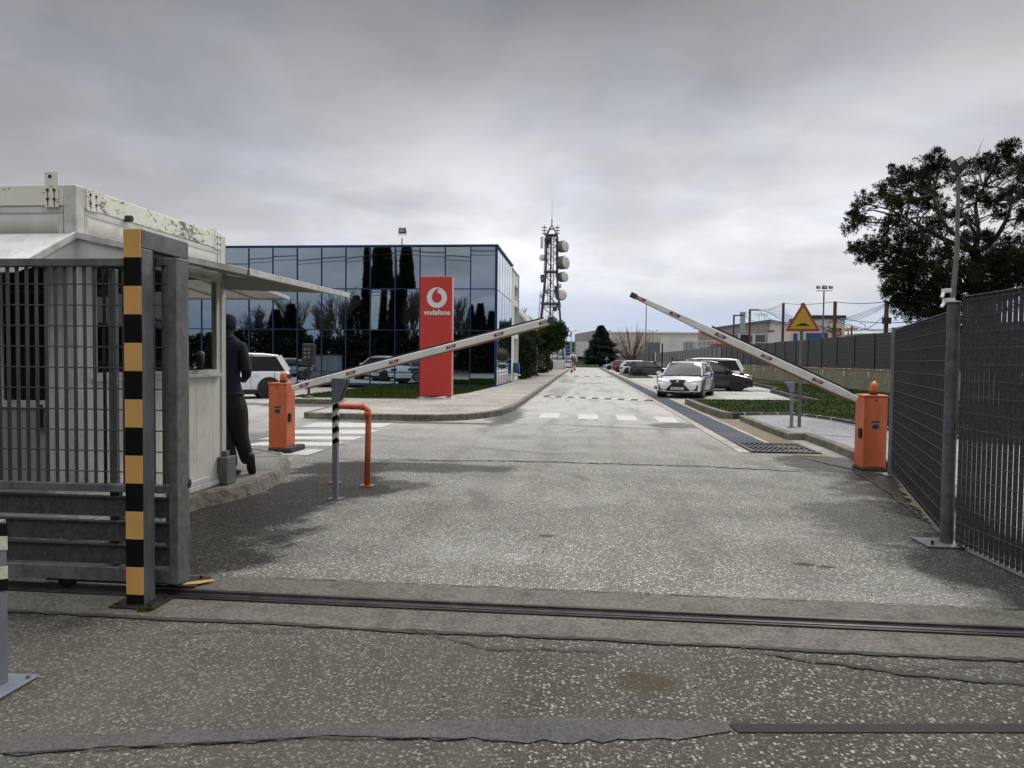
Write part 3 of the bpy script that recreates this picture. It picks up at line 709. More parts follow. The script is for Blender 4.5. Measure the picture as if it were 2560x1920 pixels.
# weeds at the foot of the portal
g = MB(); rnd = random.Random(4)
for k in range(70):
    a = rnd.uniform(0, 6.28); r = rnd.uniform(.01, .05); bx_, by_ = -2.62+rnd.uniform(-.04, .04), 4.0+rnd.uniform(-.015, .015)
    g.add([(bx_, by_, .005), (bx_+.006, by_, .005), (bx_+cos(a)*r, by_+sin(a)*r, .01+rnd.random()*.04)], [(0,1,2)])
tag(g.build('weeds', M['blade'], org=(-2.62, 4, 0)), 'small tuft of weeds at the foot of the striped gate leg', 'weeds')

# blue-grey post at the left edge with hazard tape
pp = empty('tape_marked_post', (-2.58, 2.91, 0), 'thick blue grey square post with hazard tape cut by the left picture edge', 'post')
PX1 = at(21, 1600, 3.04).x; PX0, PY0, PY1 = PX1-.135, 2.91, 3.04
g = MB(); g.box(PX0, PX1, PY0, PY1, .012, .78); g.build('post_body', M['greypost'], pp, bevel=.006)
g = MB()
for zz, mt_ in ((.705, 0), (.60, 1), (.53, 0), (.45, 1)): pass
for (z0, z1, mi) in ((.70,.76,1), (.635,.70,0), (.50,.56,0), (.445,.50,1)):
    g.mat(mi); g.add([(PX0-.002,PY0-.004,z0-.02),(PX1+.003,PY0-.004,z0+.03),(PX1+.003,PY0-.004,z1+.03),(PX0-.002,PY0-.004,z1-.02)], [(0,1,2,3)])
    g.add([(PX1+.003,PY0-.004,z0+.03),(PX1+.003,PY1,z0+.0),(PX1+.003,PY1,z1+.0),(PX1+.003,PY0-.004,z1+.03)], [(0,1,2,3)])
g.build('hazard_tape', [M['tape'], M['blackp']], pp)
g = MB(); g.box(PX0-.08, PX1+.09, 2.83, 3.12, .004, .014)
for x_, y_ in ((PX1+.065, 2.87), (PX1+.065, 3.08)): g.cyl((x_, y_, .014), (x_, y_, .03), .011, n=6)
g.build('base_plate', M['greypost'], pp, bevel=.003)

# ------------------------------------------------------------------ guard cabin
cb = empty('guard_cabin', (-3.95, 5.22, .14), 'weathered cream guard cabin with peeling roof frame and raised awnings beside the gate', 'cabin')
X0, X1, Y0, Y1, ZB, ZT = -6.35, -3.95, 5.22, 7.56, .16, 2.87
g = MB()
g.box(X0, X1-.10, Y0, Y0+.06, 2.71, ZT); g.box(X1-.06, X1, Y0+.10, Y1-.10, 2.71, ZT)
g.box(X0, X1-.10, Y1-.06, Y1, 2.71, ZT); g.box(X0, X0+.06, Y0+.1, Y1-.1, 2.71, ZT-.002)
g.build('roof_frame', M['peel'], cb, bevel=.006)
g = MB(); g.box(X0+.05, X1-.05, Y0+.05, Y1-.05, 2.74, 2.80); g.build('roof', M['white'], cb)
g = MB(); g.box(X0+.05, X1-.05, Y0+.05, Y1-.05, ZB, ZB+.05); g.build('floor', M['recess'], cb)
for (a, b_) in ((X1-.10, Y0), (X1-.10, Y1-.10)):
    g = MB(); g.box(a, a+.102, b_-.002, b_+.102, ZB, ZT-.004 if b_ > 6 else ZT+.004); g.build('corner_post', M['alu'], cb, bevel=.012)
def bracket(x0, x1, y0, y1, z0, z1, face, hole):
    g = MB(); g.mat(0); g.box(x0, x1, y0, y1, z0, z1); g.mat(1)
    if face == 'y':
        for fx in (.22, .72):
            for zz in (2.755, 2.825):
                cx_ = x0+(x1-x0)*fx; g.cyl((cx_, y0-.006, zz), (cx_, y0+.001, zz), .011, n=10)
                g.mat(2); g.box(cx_-.005, cx_+.005, y0-.0015, y0, zz-.055, zz-.01); g.mat(1)
        if hole: g.cyl(((x0+x1)/2-.01, y0-.002, z1-.035), ((x0+x1)/2-.01, y0+.001, z1-.035), .015, n=14)
    else:
        for fy in (.3, .78):
            for zz in (2.755, 2.825):
                cy_ = y0+(y1-y0)*fy; g.cyl((x1-.001, cy_, zz), (x1+.006, cy_, zz), .011, n=10)
                g.mat(2); g.box(x1, x1+.0015, cy_-.004, cy_+.004, zz-.05, zz-.01); g.mat(1)
    return g.build('lifting_bracket', [M['peel'], M['black'], M['brown']], cb, bevel=.003)
bracket(X1-.245, X1-.135, Y0-.014, Y0-.002, 2.695, 2.965, 'y', True)
bracket(X1-.01, X1+.010, Y0+.115, Y0+.255, 2.70, 2.872, 'x', False)
bracket(X1-.01, X1+.010, Y1-.24, Y1-.11, 2.70, 2.872, 'x', False)
bracket(X1-.2, X1-.10, Y1-.02, Y1-.004, 2.86, 2.95, 'y', False)
g = MB(); g.cyl((X1-.02, Y0+.62, 2.725), (X1+.05, Y0+.62, 2.725), .028, n=14, caps=False); g.cyl((X1-.02, Y0+.62, 2.725), (X1+.049, Y0+.62, 2.725), .023, n=14)
g.build('drain_spout', M['kerbdark'], cb)
# upper panels with stained lower edge
g = MB(); g.box(X0, X1-.10, Y0+.016, Y0+.05, 2.47, 2.71); g.box(X1-.05, X1-.016, Y0+.10, Y1-.10, 2.47, 2.71)
g.box(X0, X1-.1, Y1-.05, Y1-.016, 2.47, 2.71)
g.build('upper_panel', M['stain'], cb)
g = MB()   # raised beading around the upper panels
g.box(X1-.016, X1-.006, Y0+.11, Y1-.11, 2.655, 2.70); g.box(X1-.016, X1-.006, Y0+.11, Y0+.15, 2.47, 2.65); g.box(X1-.016, X1-.006, Y1-.15, Y1-.11, 2.47, 2.65)
g.box(X0, X1-.11, Y0+.006, Y0+.016, 2.655, 2.70); g.box(X1-.15, X1-.11, Y0+.006, Y0+.016, 2.47, 2.65)
g.build('panel_beading', M['alu'], cb, bevel=.003)
# side wall with vertical grooves under the long window
g = MB(); y_ = Y0+.10; k = 0
while y_ < Y1-.10-.01:
    w_ = min(.165, Y1-.10-y_); g.box(X1-.045, X1-.014-(k % 2)*.001, y_, y_+w_-.003, .26, 1.36); y_ += w_; k += 1
g.box(X1-.05, X1-.03, Y0+.1, Y1-.1, .26, 1.36)
g.box(X1-.045, X1-.014, Y0+.10, 5.42, 1.36, 2.47); g.box(X1-.045, X1-.014, 7.40, Y1-.10, 1.36, 2.47); g.box(X1-.045, X1-.014, 5.42, 7.40, 2.385, 2.47)
g.build('wall', M['panel'], cb)
g = MB(); g.box(X1-.03, X1-.002, Y0+.10, Y1-.10, .21, .26); g.box(X1-.03, X1+.012, Y0+.10, Y1-.10, .155, .205); g.box(X0, X1-.10, Y0+.01, Y0+.04, .155, .26)
g.build('base_trim', M['alu'], cb, bevel=.003)
wn = None
g = MB()
for a, b_, c_, d_ in ((5.42, 7.40, 1.36, 1.40), (5.42, 7.40, 2.345, 2.385), (5.42, 5.46, 1.40, 2.345), (7.36, 7.40, 1.40, 2.345)): g.box(X1-.05, X1-.002, a, b_, c_, d_)
g.box(X1-.04, X1-.02, 6.42, 6.45, 1.40, 2.345); g.box(X1-.04, X1-.02, 6.0, 6.03, 1.40, 2.345)
wn = g.build('window', M['alu'], cb, bevel=.003)
g = MB(); g.box(X1-.032, X1-.028, 5.46, 6.42, 1.40, 2.345); g.build('pane', M['glass'], wn)
g = MB(); g.box(X1-.03, X1+.03, 5.38, 7.43, 1.325, 1.36); g.build('sill', M['alu'], wn, bevel=.004)
# front wall
g = MB(); g.box(X1-.21, X1-.10, Y0+.014, Y0+.045, .26, 2.47); g.box(X0, -5.06, Y0+.014, Y0+.045, .26, 1.1); g.box(X0, X1-.10, Y0+.016, Y0+.045, 2.36, 2.47)
g.build('wall', M['panel'], cb)
g = MB(); g.box(-5.06, -5.0, Y0, Y0+.05, .2, 2.36); g.box(-4.22, -4.16, Y0, Y0+.05, .2, 2.36); g.box(-5.0, -4.22, Y0, Y0+.05, 2.30, 2.36); g.box(-5.0, -4.22, Y0, Y0+.05, .2, .30)
g.box(-5.0, -4.22, Y0, Y0+.05, 1.12, 1.18); g.box(-4.63, -4.59, Y0+.005, Y0+.045, 1.18, 2.30)
dd = g.build('door', M['alu'], cb, bevel=.003)
g = MB(); g.box(-5.0, -4.22, Y0+.02, Y0+.026, .30, 1.12); g.build('lower_panel', M['bldggrey'], dd)
g = MB(); g.box(-5.0, -4.22, Y0+.02, Y0+.026, 1.18, 2.30); g.build('pane', M['carglass'], dd)
g = MB(); g.box(-4.28, -4.245, Y0-.03, Y0, .95, 1.15); g.build('handle', M['black'], dd)
g = MB(); g.box(X0, -5.06, Y0+.02, Y0+.03, 1.15, 2.36); g.build('front_pane', M['carglass'], cb)
# back wall and its window, through which the glass building shows
g = MB(); g.box(X0, X1-.10, Y1-.045, Y1-.014, .26, 1.36); g.box(X0, -5.35, Y1-.045, Y1-.014, 1.36, 2.47); g.box(-5.35, X1-.10, Y1-.045, Y1-.014, 2.385, 2.47)
g.box(X0, X0+.04, Y0+.05, Y1-.05, .2, 2.7)
g.build('wall', M['panel'], cb)
g = MB(); g.box(-5.35, -4.07, Y1-.05, Y1-.02, 1.36, 1.41); g.box(-4.09, -4.06, Y1-.05, Y1-.02, 1.41, 2.385); g.box(-5.35, -5.31, Y1-.05, Y1-.02, 1.41, 2.385)
g.build('window', M['alu'], cb)
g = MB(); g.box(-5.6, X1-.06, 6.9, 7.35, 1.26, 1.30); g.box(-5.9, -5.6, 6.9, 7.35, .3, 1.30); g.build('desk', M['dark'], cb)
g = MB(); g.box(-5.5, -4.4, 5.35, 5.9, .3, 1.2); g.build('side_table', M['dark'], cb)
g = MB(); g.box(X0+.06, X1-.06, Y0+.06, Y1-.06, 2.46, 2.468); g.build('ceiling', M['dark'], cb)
# raised shutters used as awnings
def awning(corners, th, gus, name='awning'):
    a, b_, c_, d_ = [Vector(q) for q in corners]     # hinge near, hinge far, outer far, outer near
    n_ = (b_-a).cross(d_-a).normalized(); n_ = n_ if n_.z > 0 else -n_
    g = MB(); g.slab([a, b_, c_, d_], n_, th*.35)
    o = g.build(name, M['alu'], cb, bevel=.003)
    e = MB()
    for p0, p1 in ((a, d_), (d_, c_), (c_, b_)): e.obox(p0+n_*.005, p1+n_*.005, .024, th)
    # stiffening ribs below the sheet
    for k in range(1, 5): p0, p1 = a.lerp(b_, k/5), d_.lerp(c_, k/5); e.obox(p0-n_*.012, p1-n_*.012, .02, .022)
    e.build('edge_frame', M['alu'], o, bevel=.003)
    for gp in gus:
        q = MB(); q.slab(gp[0], gp[1], .012); q.build('side_plate', M['white'], o)
    return o
awning([(X1, Y0, 2.475), (X1, Y1, 2.475), (-2.55, Y1, 2.215), (-2.55, Y0, 2.185)], .05,
       [([(X1, Y0+.01, 2.45), (-2.95, Y0+.01, 2.25), (X1, Y0+.01, 2.30)], (0, 1, 0)), ([(X1, Y1-.02, 2.45), (-2.75, Y1-.02, 2.24), (X1, Y1-.02, 2.28)], (0, 1, 0))])
awning([(X0, Y0, 2.475), (X1, Y0, 2.475), (X1, 4.62, 2.135), (X0, 4.62, 2.135)], .05,
       [([(X1-.02, Y0, 2.45), (X1-.02, 4.66, 2.135), (X1-.02, Y0, 2.30)], (1, 0, 0))])
awning([(X1-.02, Y1, 2.46), (X0, Y1, 2.46), (X0, 9.3, 2.33), (X1-.02, 9.3, 2.33)], .045, [])
g = MB(); g.mat(0); g.add([(-2.537, 5.19, 2.165), (-2.50-.037, 5.55, 2.172), (-2.537, 5.55, 2.20), (-2.537, 5.19, 2.212)], [(0,1,2,3)])
g.build('rust_patch', M['wood'], cb)
g = MB(); g.box(X1-.05, X1+.10, Y1-.18, Y1+.03, .142, .44); g.box(X1-.02, X1+.05, Y1-.1, Y1-.02, .44, .5)
g.build('corner_casing', M['galv_light'], cb, bevel=.006)
g = MB(); g.box(X1-.4, X1+.03, Y0-.1, Y0+.15, .142, .155); g.box(X1-.1, X1+.02, Y0+.1, Y1-.2, .142, .158); g.build('footing', M['slab'], cb)

# iced drink on the window ledge
cx_ = at(500, 895, 6.98).x
cp = empty('drink_cup', (cx_, 6.98, 1.40), 'clear cup of dark iced drink with lid and straw on the cabin window ledge', 'cup')
g = MB(); g.lathe((cx_, 6.98, 1.402), [(.032,0),(.046,.15)], 18); g.build('cup_body', M['wood'], cp)
g = MB(); g.lathe((cx_, 6.98, 1.552), [(.045,0),(.045,.012),(.036,.035),(.014,.045)], 18); g.build('lid', M['greypost'], cp)
g = MB(); g.cyl((cx_, 6.98, 1.59), (cx_+.01, 6.97, 1.65), .004, n=6); g.build('straw', M['black'], cp)

# ------------------------------------------------------------------ man standing at the cabin
def skin_person():
    # joints: name -> (pos, radius)
    J = {'pel': ((-3.985,7.97,1.10),(.165,.125)), 'wst': ((-3.985,7.97,1.24),(.17,.13)), 'ch': ((-3.985,7.985,1.47),(.185,.135)),
         'upc': ((-3.98,8.0,1.66),(.155,.11)), 'nk': ((-4.0,8.02,1.78),(.062,.062)), 'hd1': ((-4.005,8.05,1.87),(.078,.092)), 'hd2': ((-4.005,8.06,1.955),(.075,.088)),
         'shR': ((-3.80,8.0,1.65),(.078,.078)), 'elR': ((-3.735,7.99,1.35),(.062,.062)), 'wrR': ((-3.88,8.22,1.26),(.042,.042)), 'haR': ((-3.96,8.28,1.27),(.03,.04)),
         'shL': ((-4.17,8.0,1.65),(.075,.075)), 'elL': ((-4.26,8.05,1.38),(.06,.06)), 'wrL': ((-4.2,8.27,1.42),(.042,.042)), 'haL': ((-4.15,8.33,1.45),(.03,.04)),
         'hpR': ((-3.86,7.97,.98),(.145,.145)), 'knR': ((-3.825,8.0,.62),(.105,.105)), 'anR': ((-3.77,8.03,.36),(.076,.076)), 'toR': ((-3.765,8.05,.27),(.06,.06)),
         'hpL': ((-4.06,7.97,.98),(.135,.135)), 'knL': ((-3.985,7.93,.62),(.108,.108)), 'anL': ((-3.885,7.90,.29),(.082,.082)), 'toL': ((-3.88,7.91,.235),(.06,.06))}
    E = [('pel','wst'),('wst','ch'),('ch','upc'),('upc','nk'),('nk','hd1'),('hd1','hd2'),('upc','shR'),('shR','elR'),('elR','wrR'),('wrR','haR'),
         ('upc','shL'),('shL','elL'),('elL','wrL'),('wrL','haL'),('pel','hpR'),('hpR','knR'),('knR','anR'),('anR','toR'),('pel','hpL'),('hpL','knL'),('knL','anL'),('anL','toL')]
    ks = list(J); me = bpy.data.meshes.new('tmp'); me.from_pydata([J[k][0] for k in ks], [(ks.index(a), ks.index(b_)) for a, b_ in E], [])
    # five fingers and a thumb root on each hand as short chains
    ob = bpy.data.objects.new('tmp', me); COL.objects.link(ob)
    sk = ob.modifiers.new('s', 'SKIN'); sk.use_smooth_shade = True
    for k_, v in zip(ks, me.skin_vertices[0].data): v.radius = J[k_][1]
    me.skin_vertices[0].data[0].use_root = True
    sb = ob.modifiers.new('b', 'SUBSURF'); sb.levels = 3; sb.render_levels = 3
    dg = bpy.context.evaluated_depsgraph_get(); em = bpy.data.meshes.new_from_object(ob.evaluated_get(dg))
    bpy.data.objects.remove(ob); return em
em = skin_person(); em.name = 'person'
for v in em.vertices:
    n_ = mnoise.noise(Vector((v.co.x*9, v.co.y*9, v.co.z*5)))
    if .2 < v.co.z < 1.75: v.co += v.normal*(n_*.012)
for mt_ in ('jacket', 'trouser', 'shoe', 'skin'): em.materials.append(M[mt_])
for q in em.polygons:
    c_ = q.center; q.use_smooth = True
    if c_.z > 1.80: q.material_index = 0
    elif c_.z > 1.10: q.material_index = 0
    elif c_.z < .19: q.material_index = 2
    else: q.material_index = 1
    if hypot(c_.x+3.96, c_.y-8.28) < .05 or hypot(c_.x+4.15, c_.y-8.33) < .06: q.material_index = 3
off = Vector((-3.97, 7.97, .14))
for v in em.vertices: v.co -= off
pr = bpy.data.objects.new('person', em); COL.objects.link(pr); pr.location = off; ORG[pr.name] = tuple(off)
tag(pr, 'man seen from behind in navy jacket and dark trousers, leaning at the cabin', 'person')
g = MB(); g.lathe((-4.005, 8.055, 1.86), [(.088,0),(.101,.05),(.102,.10),(.092,.145),(.06,.172),(.02,.182)], 18); g.build('knit_cap', M['jacket'], pr)
g = MB()   # jacket hem and collar
for (z_, rx, ry, t_) in ((1.105, .196, .148, .022), (1.765, .088, .085, .02)):
    pts = [(-3.985+(0 if z_ < 1.5 else -.012)+rx*cos(2*pi*i/24), (7.972 if z_ < 1.5 else 8.018)+ry*sin(2*pi*i/24), z_) for i in range(25)]
    g.tube(pts, t_, 6)
g.build('jacket', M['jacket'], pr)
g = MB()   # fingers
for hx, hy, hz, sx in ((-3.97, 8.29, 1.27, -1), (-4.14, 8.34, 1.45, 1)):
    for k in range(4):
        z0 = hz+.026-.017*k; L_ = (.070, .078, .074, .058)[k]
        g.tube([(hx, hy, z0), (hx+sx*L_*.5, hy+.012, z0-.004), (hx+sx*L_*.85, hy-.006, z0-.012)], [.0095, .009, .0075], 6)
    g.tube([(hx, hy-.01, hz+.02), (hx+sx*.02, hy-.04, hz+.035), (hx+sx*.04, hy-.045, hz+.04)], [.012, .010, .008], 6)
g.build('fingers', M['skin'], pr)
def shoe(c_, d, u, nm='shoe'):
    # c_ heel point on the sole line, d toe direction, u up
    c_, d, u = Vector(c_), Vector(d).normalized(), Vector(u); sd_ = d.cross(u).normalized(); u = sd_.cross(d)
    g = MB(); g.smooth = True; vs = []
    secs = [(-.02,.034,.09),(.03,.050,.125),(.10,.048,.125),(.16,.052,.09),(.22,.058,.065),(.28,.052,.055),(.32,.030,.035)]
    for t_, w_, h_ in secs:
        for k in range(10):
            a = 2*pi*k/10; vs.append(c_+d*t_+sd_*w_*cos(a)+u*(h_/2+h_/2*sin(a)*(1 if sin(a) > 0 else .98)))
    n = 10; g.add(vs, [(k*n+i, k*n+(i+1)%n, (k+1)*n+(i+1)%n, (k+1)*n+i) for k in range(len(secs)-1) for i in range(n)]+[tuple(range(n))[::-1], tuple(range(len(vs)-n, len(vs)))])
    return g.build(nm, M['shoe'], pr)
shoe((-3.88, 7.83, .142), (-.12, 1, 0), (0, 0, 1))
shoe((-3.72, 7.97, .36), (-.14, .58, -.74), (0, .74, .58))
for q in ([pr]): q.location.x -= .185

# ------------------------------------------------------------------ barriers
def sticker(g, c_, d, u, n_, w_, h_):
    """slanted maroon sticker, centre c_, along d, up u, facing n_"""
    a = c_-d*w_/2-u*h_/2-d*.012; g.add([a, a+d*w_, a+d*(w_+.026)+u*h_, a+d*.026+u*h_], [(0,1,2,3)])
def barrier(label, x0, x1, y0, y1, h, arm0, arm1, sign, tags, rub, tip_narrow, lx):
    r = empty('traffic_barrier', ((x0+x1)/2, (y0+y1)/2, 0), label, 'barrier', 'orange traffic barriers')
    g = MB(); g.box(x0, x1, y0, y1, .05, h-.03); g.build('cabinet', M['orange'], r, bevel=.008)
    g = MB(); g.box(x0-.006, x1+.006, y0-.012, y1+.006, h-.03, h); g.build('cabinet_lid', M['orange'], r, bevel=.004)
    g = MB(); g.box(x0+.035, x1-.035, y0-.006, y0-.0005, .07, h-.04); dr_ = g.build('access_door', M['orange'], r, bevel=.002)
    g = MB(); cx_ = (x0+x1)/2; g.cyl((cx_, y0-.012, h-.075), (cx_, y0-.006, h-.075), .011, n=10); g.build('lock', M['black'], dr_)
    g = MB(); zc_ = h*.615
    g.add([(cx_-.06, y0-.0075, zc_+.02), (cx_+.05, y0-.0075, zc_+.026), (cx_+.056, y0-.0075, zc_+.05), (cx_-.052, y0-.0075, zc_+.048)], [(0,1,2,3)])
    pts = [(cx_+.05*cos(2*pi*i/20), y0-.0078, zc_-.03+.036*sin(2*pi*i/20)) for i in range(20)]
    g.add(pts, [tuple(range(20))]); g.build('maker_badge', M['tealcap'], dr_)
    g = MB(); g.box(x0-.012, x1+.02, y0-.012, y1+.03, 0, .05); g.build('plinth', M['kerbdark'], r, bevel=.01)
    sx = x1 if sign > 0 else x0
    g = MB(); g.box(sx, sx+sign*.035, y0+.05, y0+.13, h*.43, h*.56); g.build('photocell', M['black'], r, bevel=.012)
    g = MB(); yl = (y0+y1)/2-.03; g.lathe((lx, yl, h), [(.055,0),(.062,.02),(.058,.045),(.05,.05)], 20); bs_ = g.build('lamp_base', M['black'], r)
    g = MB(); g.lathe((lx, yl, h+.045), [(.054,0),(.058,.03),(.056,.075),(.044,.115),(.024,.138),(.004,.146)], 20); g.build('lamp_dome', M['amber'], r)
    a, b_ = Vector(arm0), Vector(arm1); d = (b_-a).normalized(); L_ = (b_-a).length
    side = Vector((0,-1,0)); u = d.cross(side); u = u.normalized() if u.z > 0 else -u.normalized()
    g = MB()
    # boom profile: narrow clamp, full section, then the last length tapering
    secs = [(0, .045), (.02, .045), (.075, .06), (rub[1] if tip_narrow else .99, .058), (1, .036 if tip_narrow else .055)]
    vs = []
    for f_, hh in secs:
        c_ = a+d*L_*f_
        for yy, zz in ((-.03, -hh+.012), (-.018, -hh), (.018, -hh), (.03, -hh+.012), (.03, hh-.012), (.018, hh), (-.018, hh), (-.03, hh-.012)):
            vs.append(c_-side*yy*-1*-1+u*zz if False else c_+Vector((0, yy, 0))+u*zz)
    fs = [(k*8+i, (k+1)*8+i, (k+1)*8+(i+1)%8, k*8+(i+1)%8) for k in range(len(secs)-1) for i in range(8)]
    fs += [tuple(range(8)), tuple(range(len(secs)*8-8, len(secs)*8))[::-1]]
    g.add(vs, fs); am = g.build('boom', M['arm'], r)
    me = am.data; bm_ = bmesh.new(); bm_.from_mesh(me); bmesh.ops.recalc_face_normals(bm_, faces=bm_.faces); bm_.to_mesh(me); bm_.free()
    g = MB(); p0, p1 = a+d*L_*rub[0]+u*.071, a+d*L_*rub[1]+u*.071; g.obox(p0, p1, .035, .026, u); g.build('top_rubber', M['rubber'] if sign < 0 else M['wood'], am)
    g = MB(); p0, p1 = a+d*L_*.05-u*.068, a+d*L_*(rub[1]+(.03 if tip_narrow else 0))-u*.068; g.obox(p0, p1, .04, .02, u); g.build('bottom_strip', M['brown'], am)
    hh = .05 if tip_narrow else .075
    g = MB(); g.obox(b_-d*.01, b_+d*.09, .07, hh*1.6, u); g.build('end_cap', M['tealcap'], am, bevel=.012)
    for tx in tags:
        f_ = (tx-a.x)/(b_.x-a.x); c_ = a+d*L_*f_+Vector((0, -.036, 0))
        dd_ = d if d.x > 0 else -d
        g = MB(); sticker(g, c_, dd_, u, None, .155, .042); st = g.build('sticker', M['redtag'], am)
        vs, fs = text_faces('Nice', .045, .0008, .25)
        g = MB(); g.add([c_+dd_*v.x+u*v.y+Vector((0,-.003,0)) for v in vs], fs); g.build('lettering', M['logo'], st)
    return r
YA = 11.24
bl = barrier('orange barrier on the left beside the cabin, its white boom rising to the right', -5.08, -4.775, 11.1, 11.44, 1.12,
        (-4.74, YA, 1.03), tuple(at(1372, 803, YA)), 1, [at(px, py, YA).x for px, py in ((762,963),(878,932),(986,904),(1128,866),(1247,835),(1360,805))], (.08, .985), False, -4.89)
YB = 10.72
br = barrier('orange barrier on the right by the mesh fence, its white boom rising to the left', 3.98, 4.30, 10.55, 10.88, 1.09,
        (3.93, YB, 1.02), tuple(at(1590, 742, YB)), -1, [at(px, py, YB).x for px, py in ((1600,746),(1686,786),(1800,838),(1915,890),(2042,948))], (.02, .66), True, 4.16)
g = MB(); g.box(-4.76, -4.62, 10.9, 11.5, 0, .09); g.build('kerb', M['kerbdark'], org=(-4.6, 11.2, 0), kind='structure', bevel=.02)

# ------------------------------------------------------------------ card readers, pipe guard, warning sign
def reader(loc, h, s_, label, tape=True, hd=.22, dirx=1):
    x_, y_, z_ = loc; r = empty('card_reader', loc, label, 'card reader', 'grey card readers on posts')
    w_ = .027*s_
    g = MB(); g.box(x_-w_, x_+w_, y_-w_, y_+w_, z_+.01, z_+h); g.build('post', M['greypost'], r, bevel=.004)
    z0 = z_+h-.02; pf = [(-.032*dirx, 0), (.05*dirx, 0), (.15*dirx, hd+.03), (-.032*dirx, hd+.03)]
    g = MB(); vs = []
    for yy in (-.05, .05): vs += [(x_+a*s_, y_+yy*s_, z0+b_) for a, b_ in pf]
    g.add(vs, [(0,1,2,3), (7,6,5,4), (0,4,5,1), (1,5,6,2), (2,6,7,3), (3,7,4,0)]); hdo = g.build('hood', M['greypost'], r, bevel=.004)
    g = MB(); vs = [(x_+(.052*dirx+.0*a)*s_, 0, 0) for a in (0,)]
    p0, p1 = Vector((x_+.062*dirx*s_, y_, z0+.02)), Vector((x_+.142*dirx*s_, y_, z0+hd+.005))
    g.obox(p0, p1, .075*s_, .014, (dirx, 0, -.3)); g.build('reader_face', M['black'], hdo)
    g = MB(); g.box(x_-.075*s_, x_+.075*s_, y_-.075*s_, y_+.075*s_, z_+.003, z_+.012); g.build('base_plate', M['galv'], r)
    if tape:
        g = MB(); zz = z_+.60
        for k in range(8):
            g.mat(k % 2); a0, a1 = zz, zz+.052; sl_ = .03
            g.add([(x_-w_-.001,y_-w_-.002,a0),(x_+w_+.001,y_-w_-.002,a0+sl_),(x_+w_+.001,y_-w_-.002,a1+sl_),(x_-w_-.001,y_-w_-.002,a1)], [(0,1,2,3)])
            g.add([(x_+w_+.002,y_-w_-.002,a0+sl_),(x_+w_+.002,y_+w_,a0),(x_+w_+.002,y_+w_,a1),(x_+w_+.002,y_-w_-.002,a1+sl_)], [(0,1,2,3)])
            zz += .052
            if k in (1, 3, 5): zz += .02
        g.build('hazard_tape', [M['blackp'], M['tape']], r)
    return r
reader((-2.665, 7.48, 0), 1.09, 1, 'grey card reader on a tape striped post in front of the orange pipe guard')
reader((4.50, 15.9, .135), .78, 1.1, 'plain grey card reader post beside the yellow warning sign', tape=False, hd=.18, dirx=-1)
g = MB()
def bend(c_, r_, a0, a1, n=6): return [(c_[0]+r_*cos(a0+(a1-a0)*k/n), c_[1], c_[2]+r_*sin(a0+(a1-a0)*k/n)) for k in range(n+1)]
LX = at(838, 1190, 8.45).x
pts = [(LX, 8.45, .01), (LX, 8.44, .86)]+bend((LX+.08, 8.43, .87), .08, pi, pi/2)+bend((-2.65, 8.36, .87), .08, pi/2, 0)+[(-2.57, 8.31, .01)]
gd = empty('pipe_guard', (-2.75, 8.38, 0), 'bent orange pipe guard standing behind the tape striped card reader', 'guard rail')
g.tube(pts, .036, 12); g.build('pipe', M['pipe'], gd)
g = MB(); g.cyl((-2.57, 8.31, .86), (-2.57, 8.31, .89), .042, n=14); g.cyl((-2.66, 8.362, .95), (-2.63, 8.35, .95), .042, n=14); g.build('elbow_collar', M['pipe'], gd)
g = MB(); g.box(-2.65, -2.49, 8.24, 8.38, .002, .012); g.build('base_plate', M['brown'], gd)
g = MB(); g.box(LX-.07, LX+.07, 8.38, 8.52, .002, .012); g.build('base_plate', M['brown'], gd)

ws = empty('warning_sign', (4.69, 15.96, .135), 'yellow triangular warning sign with a red border and a black speed bump symbol', 'road sign')
g = MB(); g.cyl((4.69, 15.99, .12), (4.69, 15.99, 2.72), .036, n=14); g.build('post', M['galv'], ws)
def tri(s_, y_, cz=2.42):
    # rounded triangle, side s_
    h = s_*sqrt(3)/2; cs = [(-s_/2, -h/3), (s_/2, -h/3), (0, 2*h/3)]; pts = []
    for i in range(3):
        a, b_, c_ = Vector(cs[i-1]), Vector(cs[i]), Vector(cs[(i+1)%3]); r_ = .022
        p0 = b_+(a-b_).normalized()*r_*1.7; p1 = b_+(c_-b_).normalized()*r_*1.7
        for k in range(5):
            tt = k/4; pts.append((p0*(1-tt)**2+b_*2*tt*(1-tt)+p1*tt**2))
    return [(4.70+q.x, y_, cz+q.y) for q in pts]
g = MB(); g.slab(tri(.74, 15.93), (0,1,0), .012); pn_ = g.build('sign_plate', M['sgnred'], ws)
g = MB(); g.slab(tri(.55, 15.926), (0,1,0), .004); g.build('yellow_field', M['sgnyel'], pn_)
g = MB(); bp = [(4.70-.165, 15.922, 2.325), (4.70+.165, 15.922, 2.325), (4.70+.165, 15.922, 2.333), (4.70+.10, 15.922, 2.34)]
bp += [(4.70+.095*cos(k*pi/10), 15.922, 2.338+.045*sin(k*pi/10)) for k in range(11)]+[(4.70-.10, 15.922, 2.34), (4.70-.165, 15.922, 2.333)]
g.slab(bp, (0,1,0), .003); g.build('bump_symbol', M['black'], pn_)
g = MB(); g.obox((4.68, 15.96, 2.79), (4.68, 15.98, 2.79), .05, .05); g.build('bracket', M['galv'], ws)

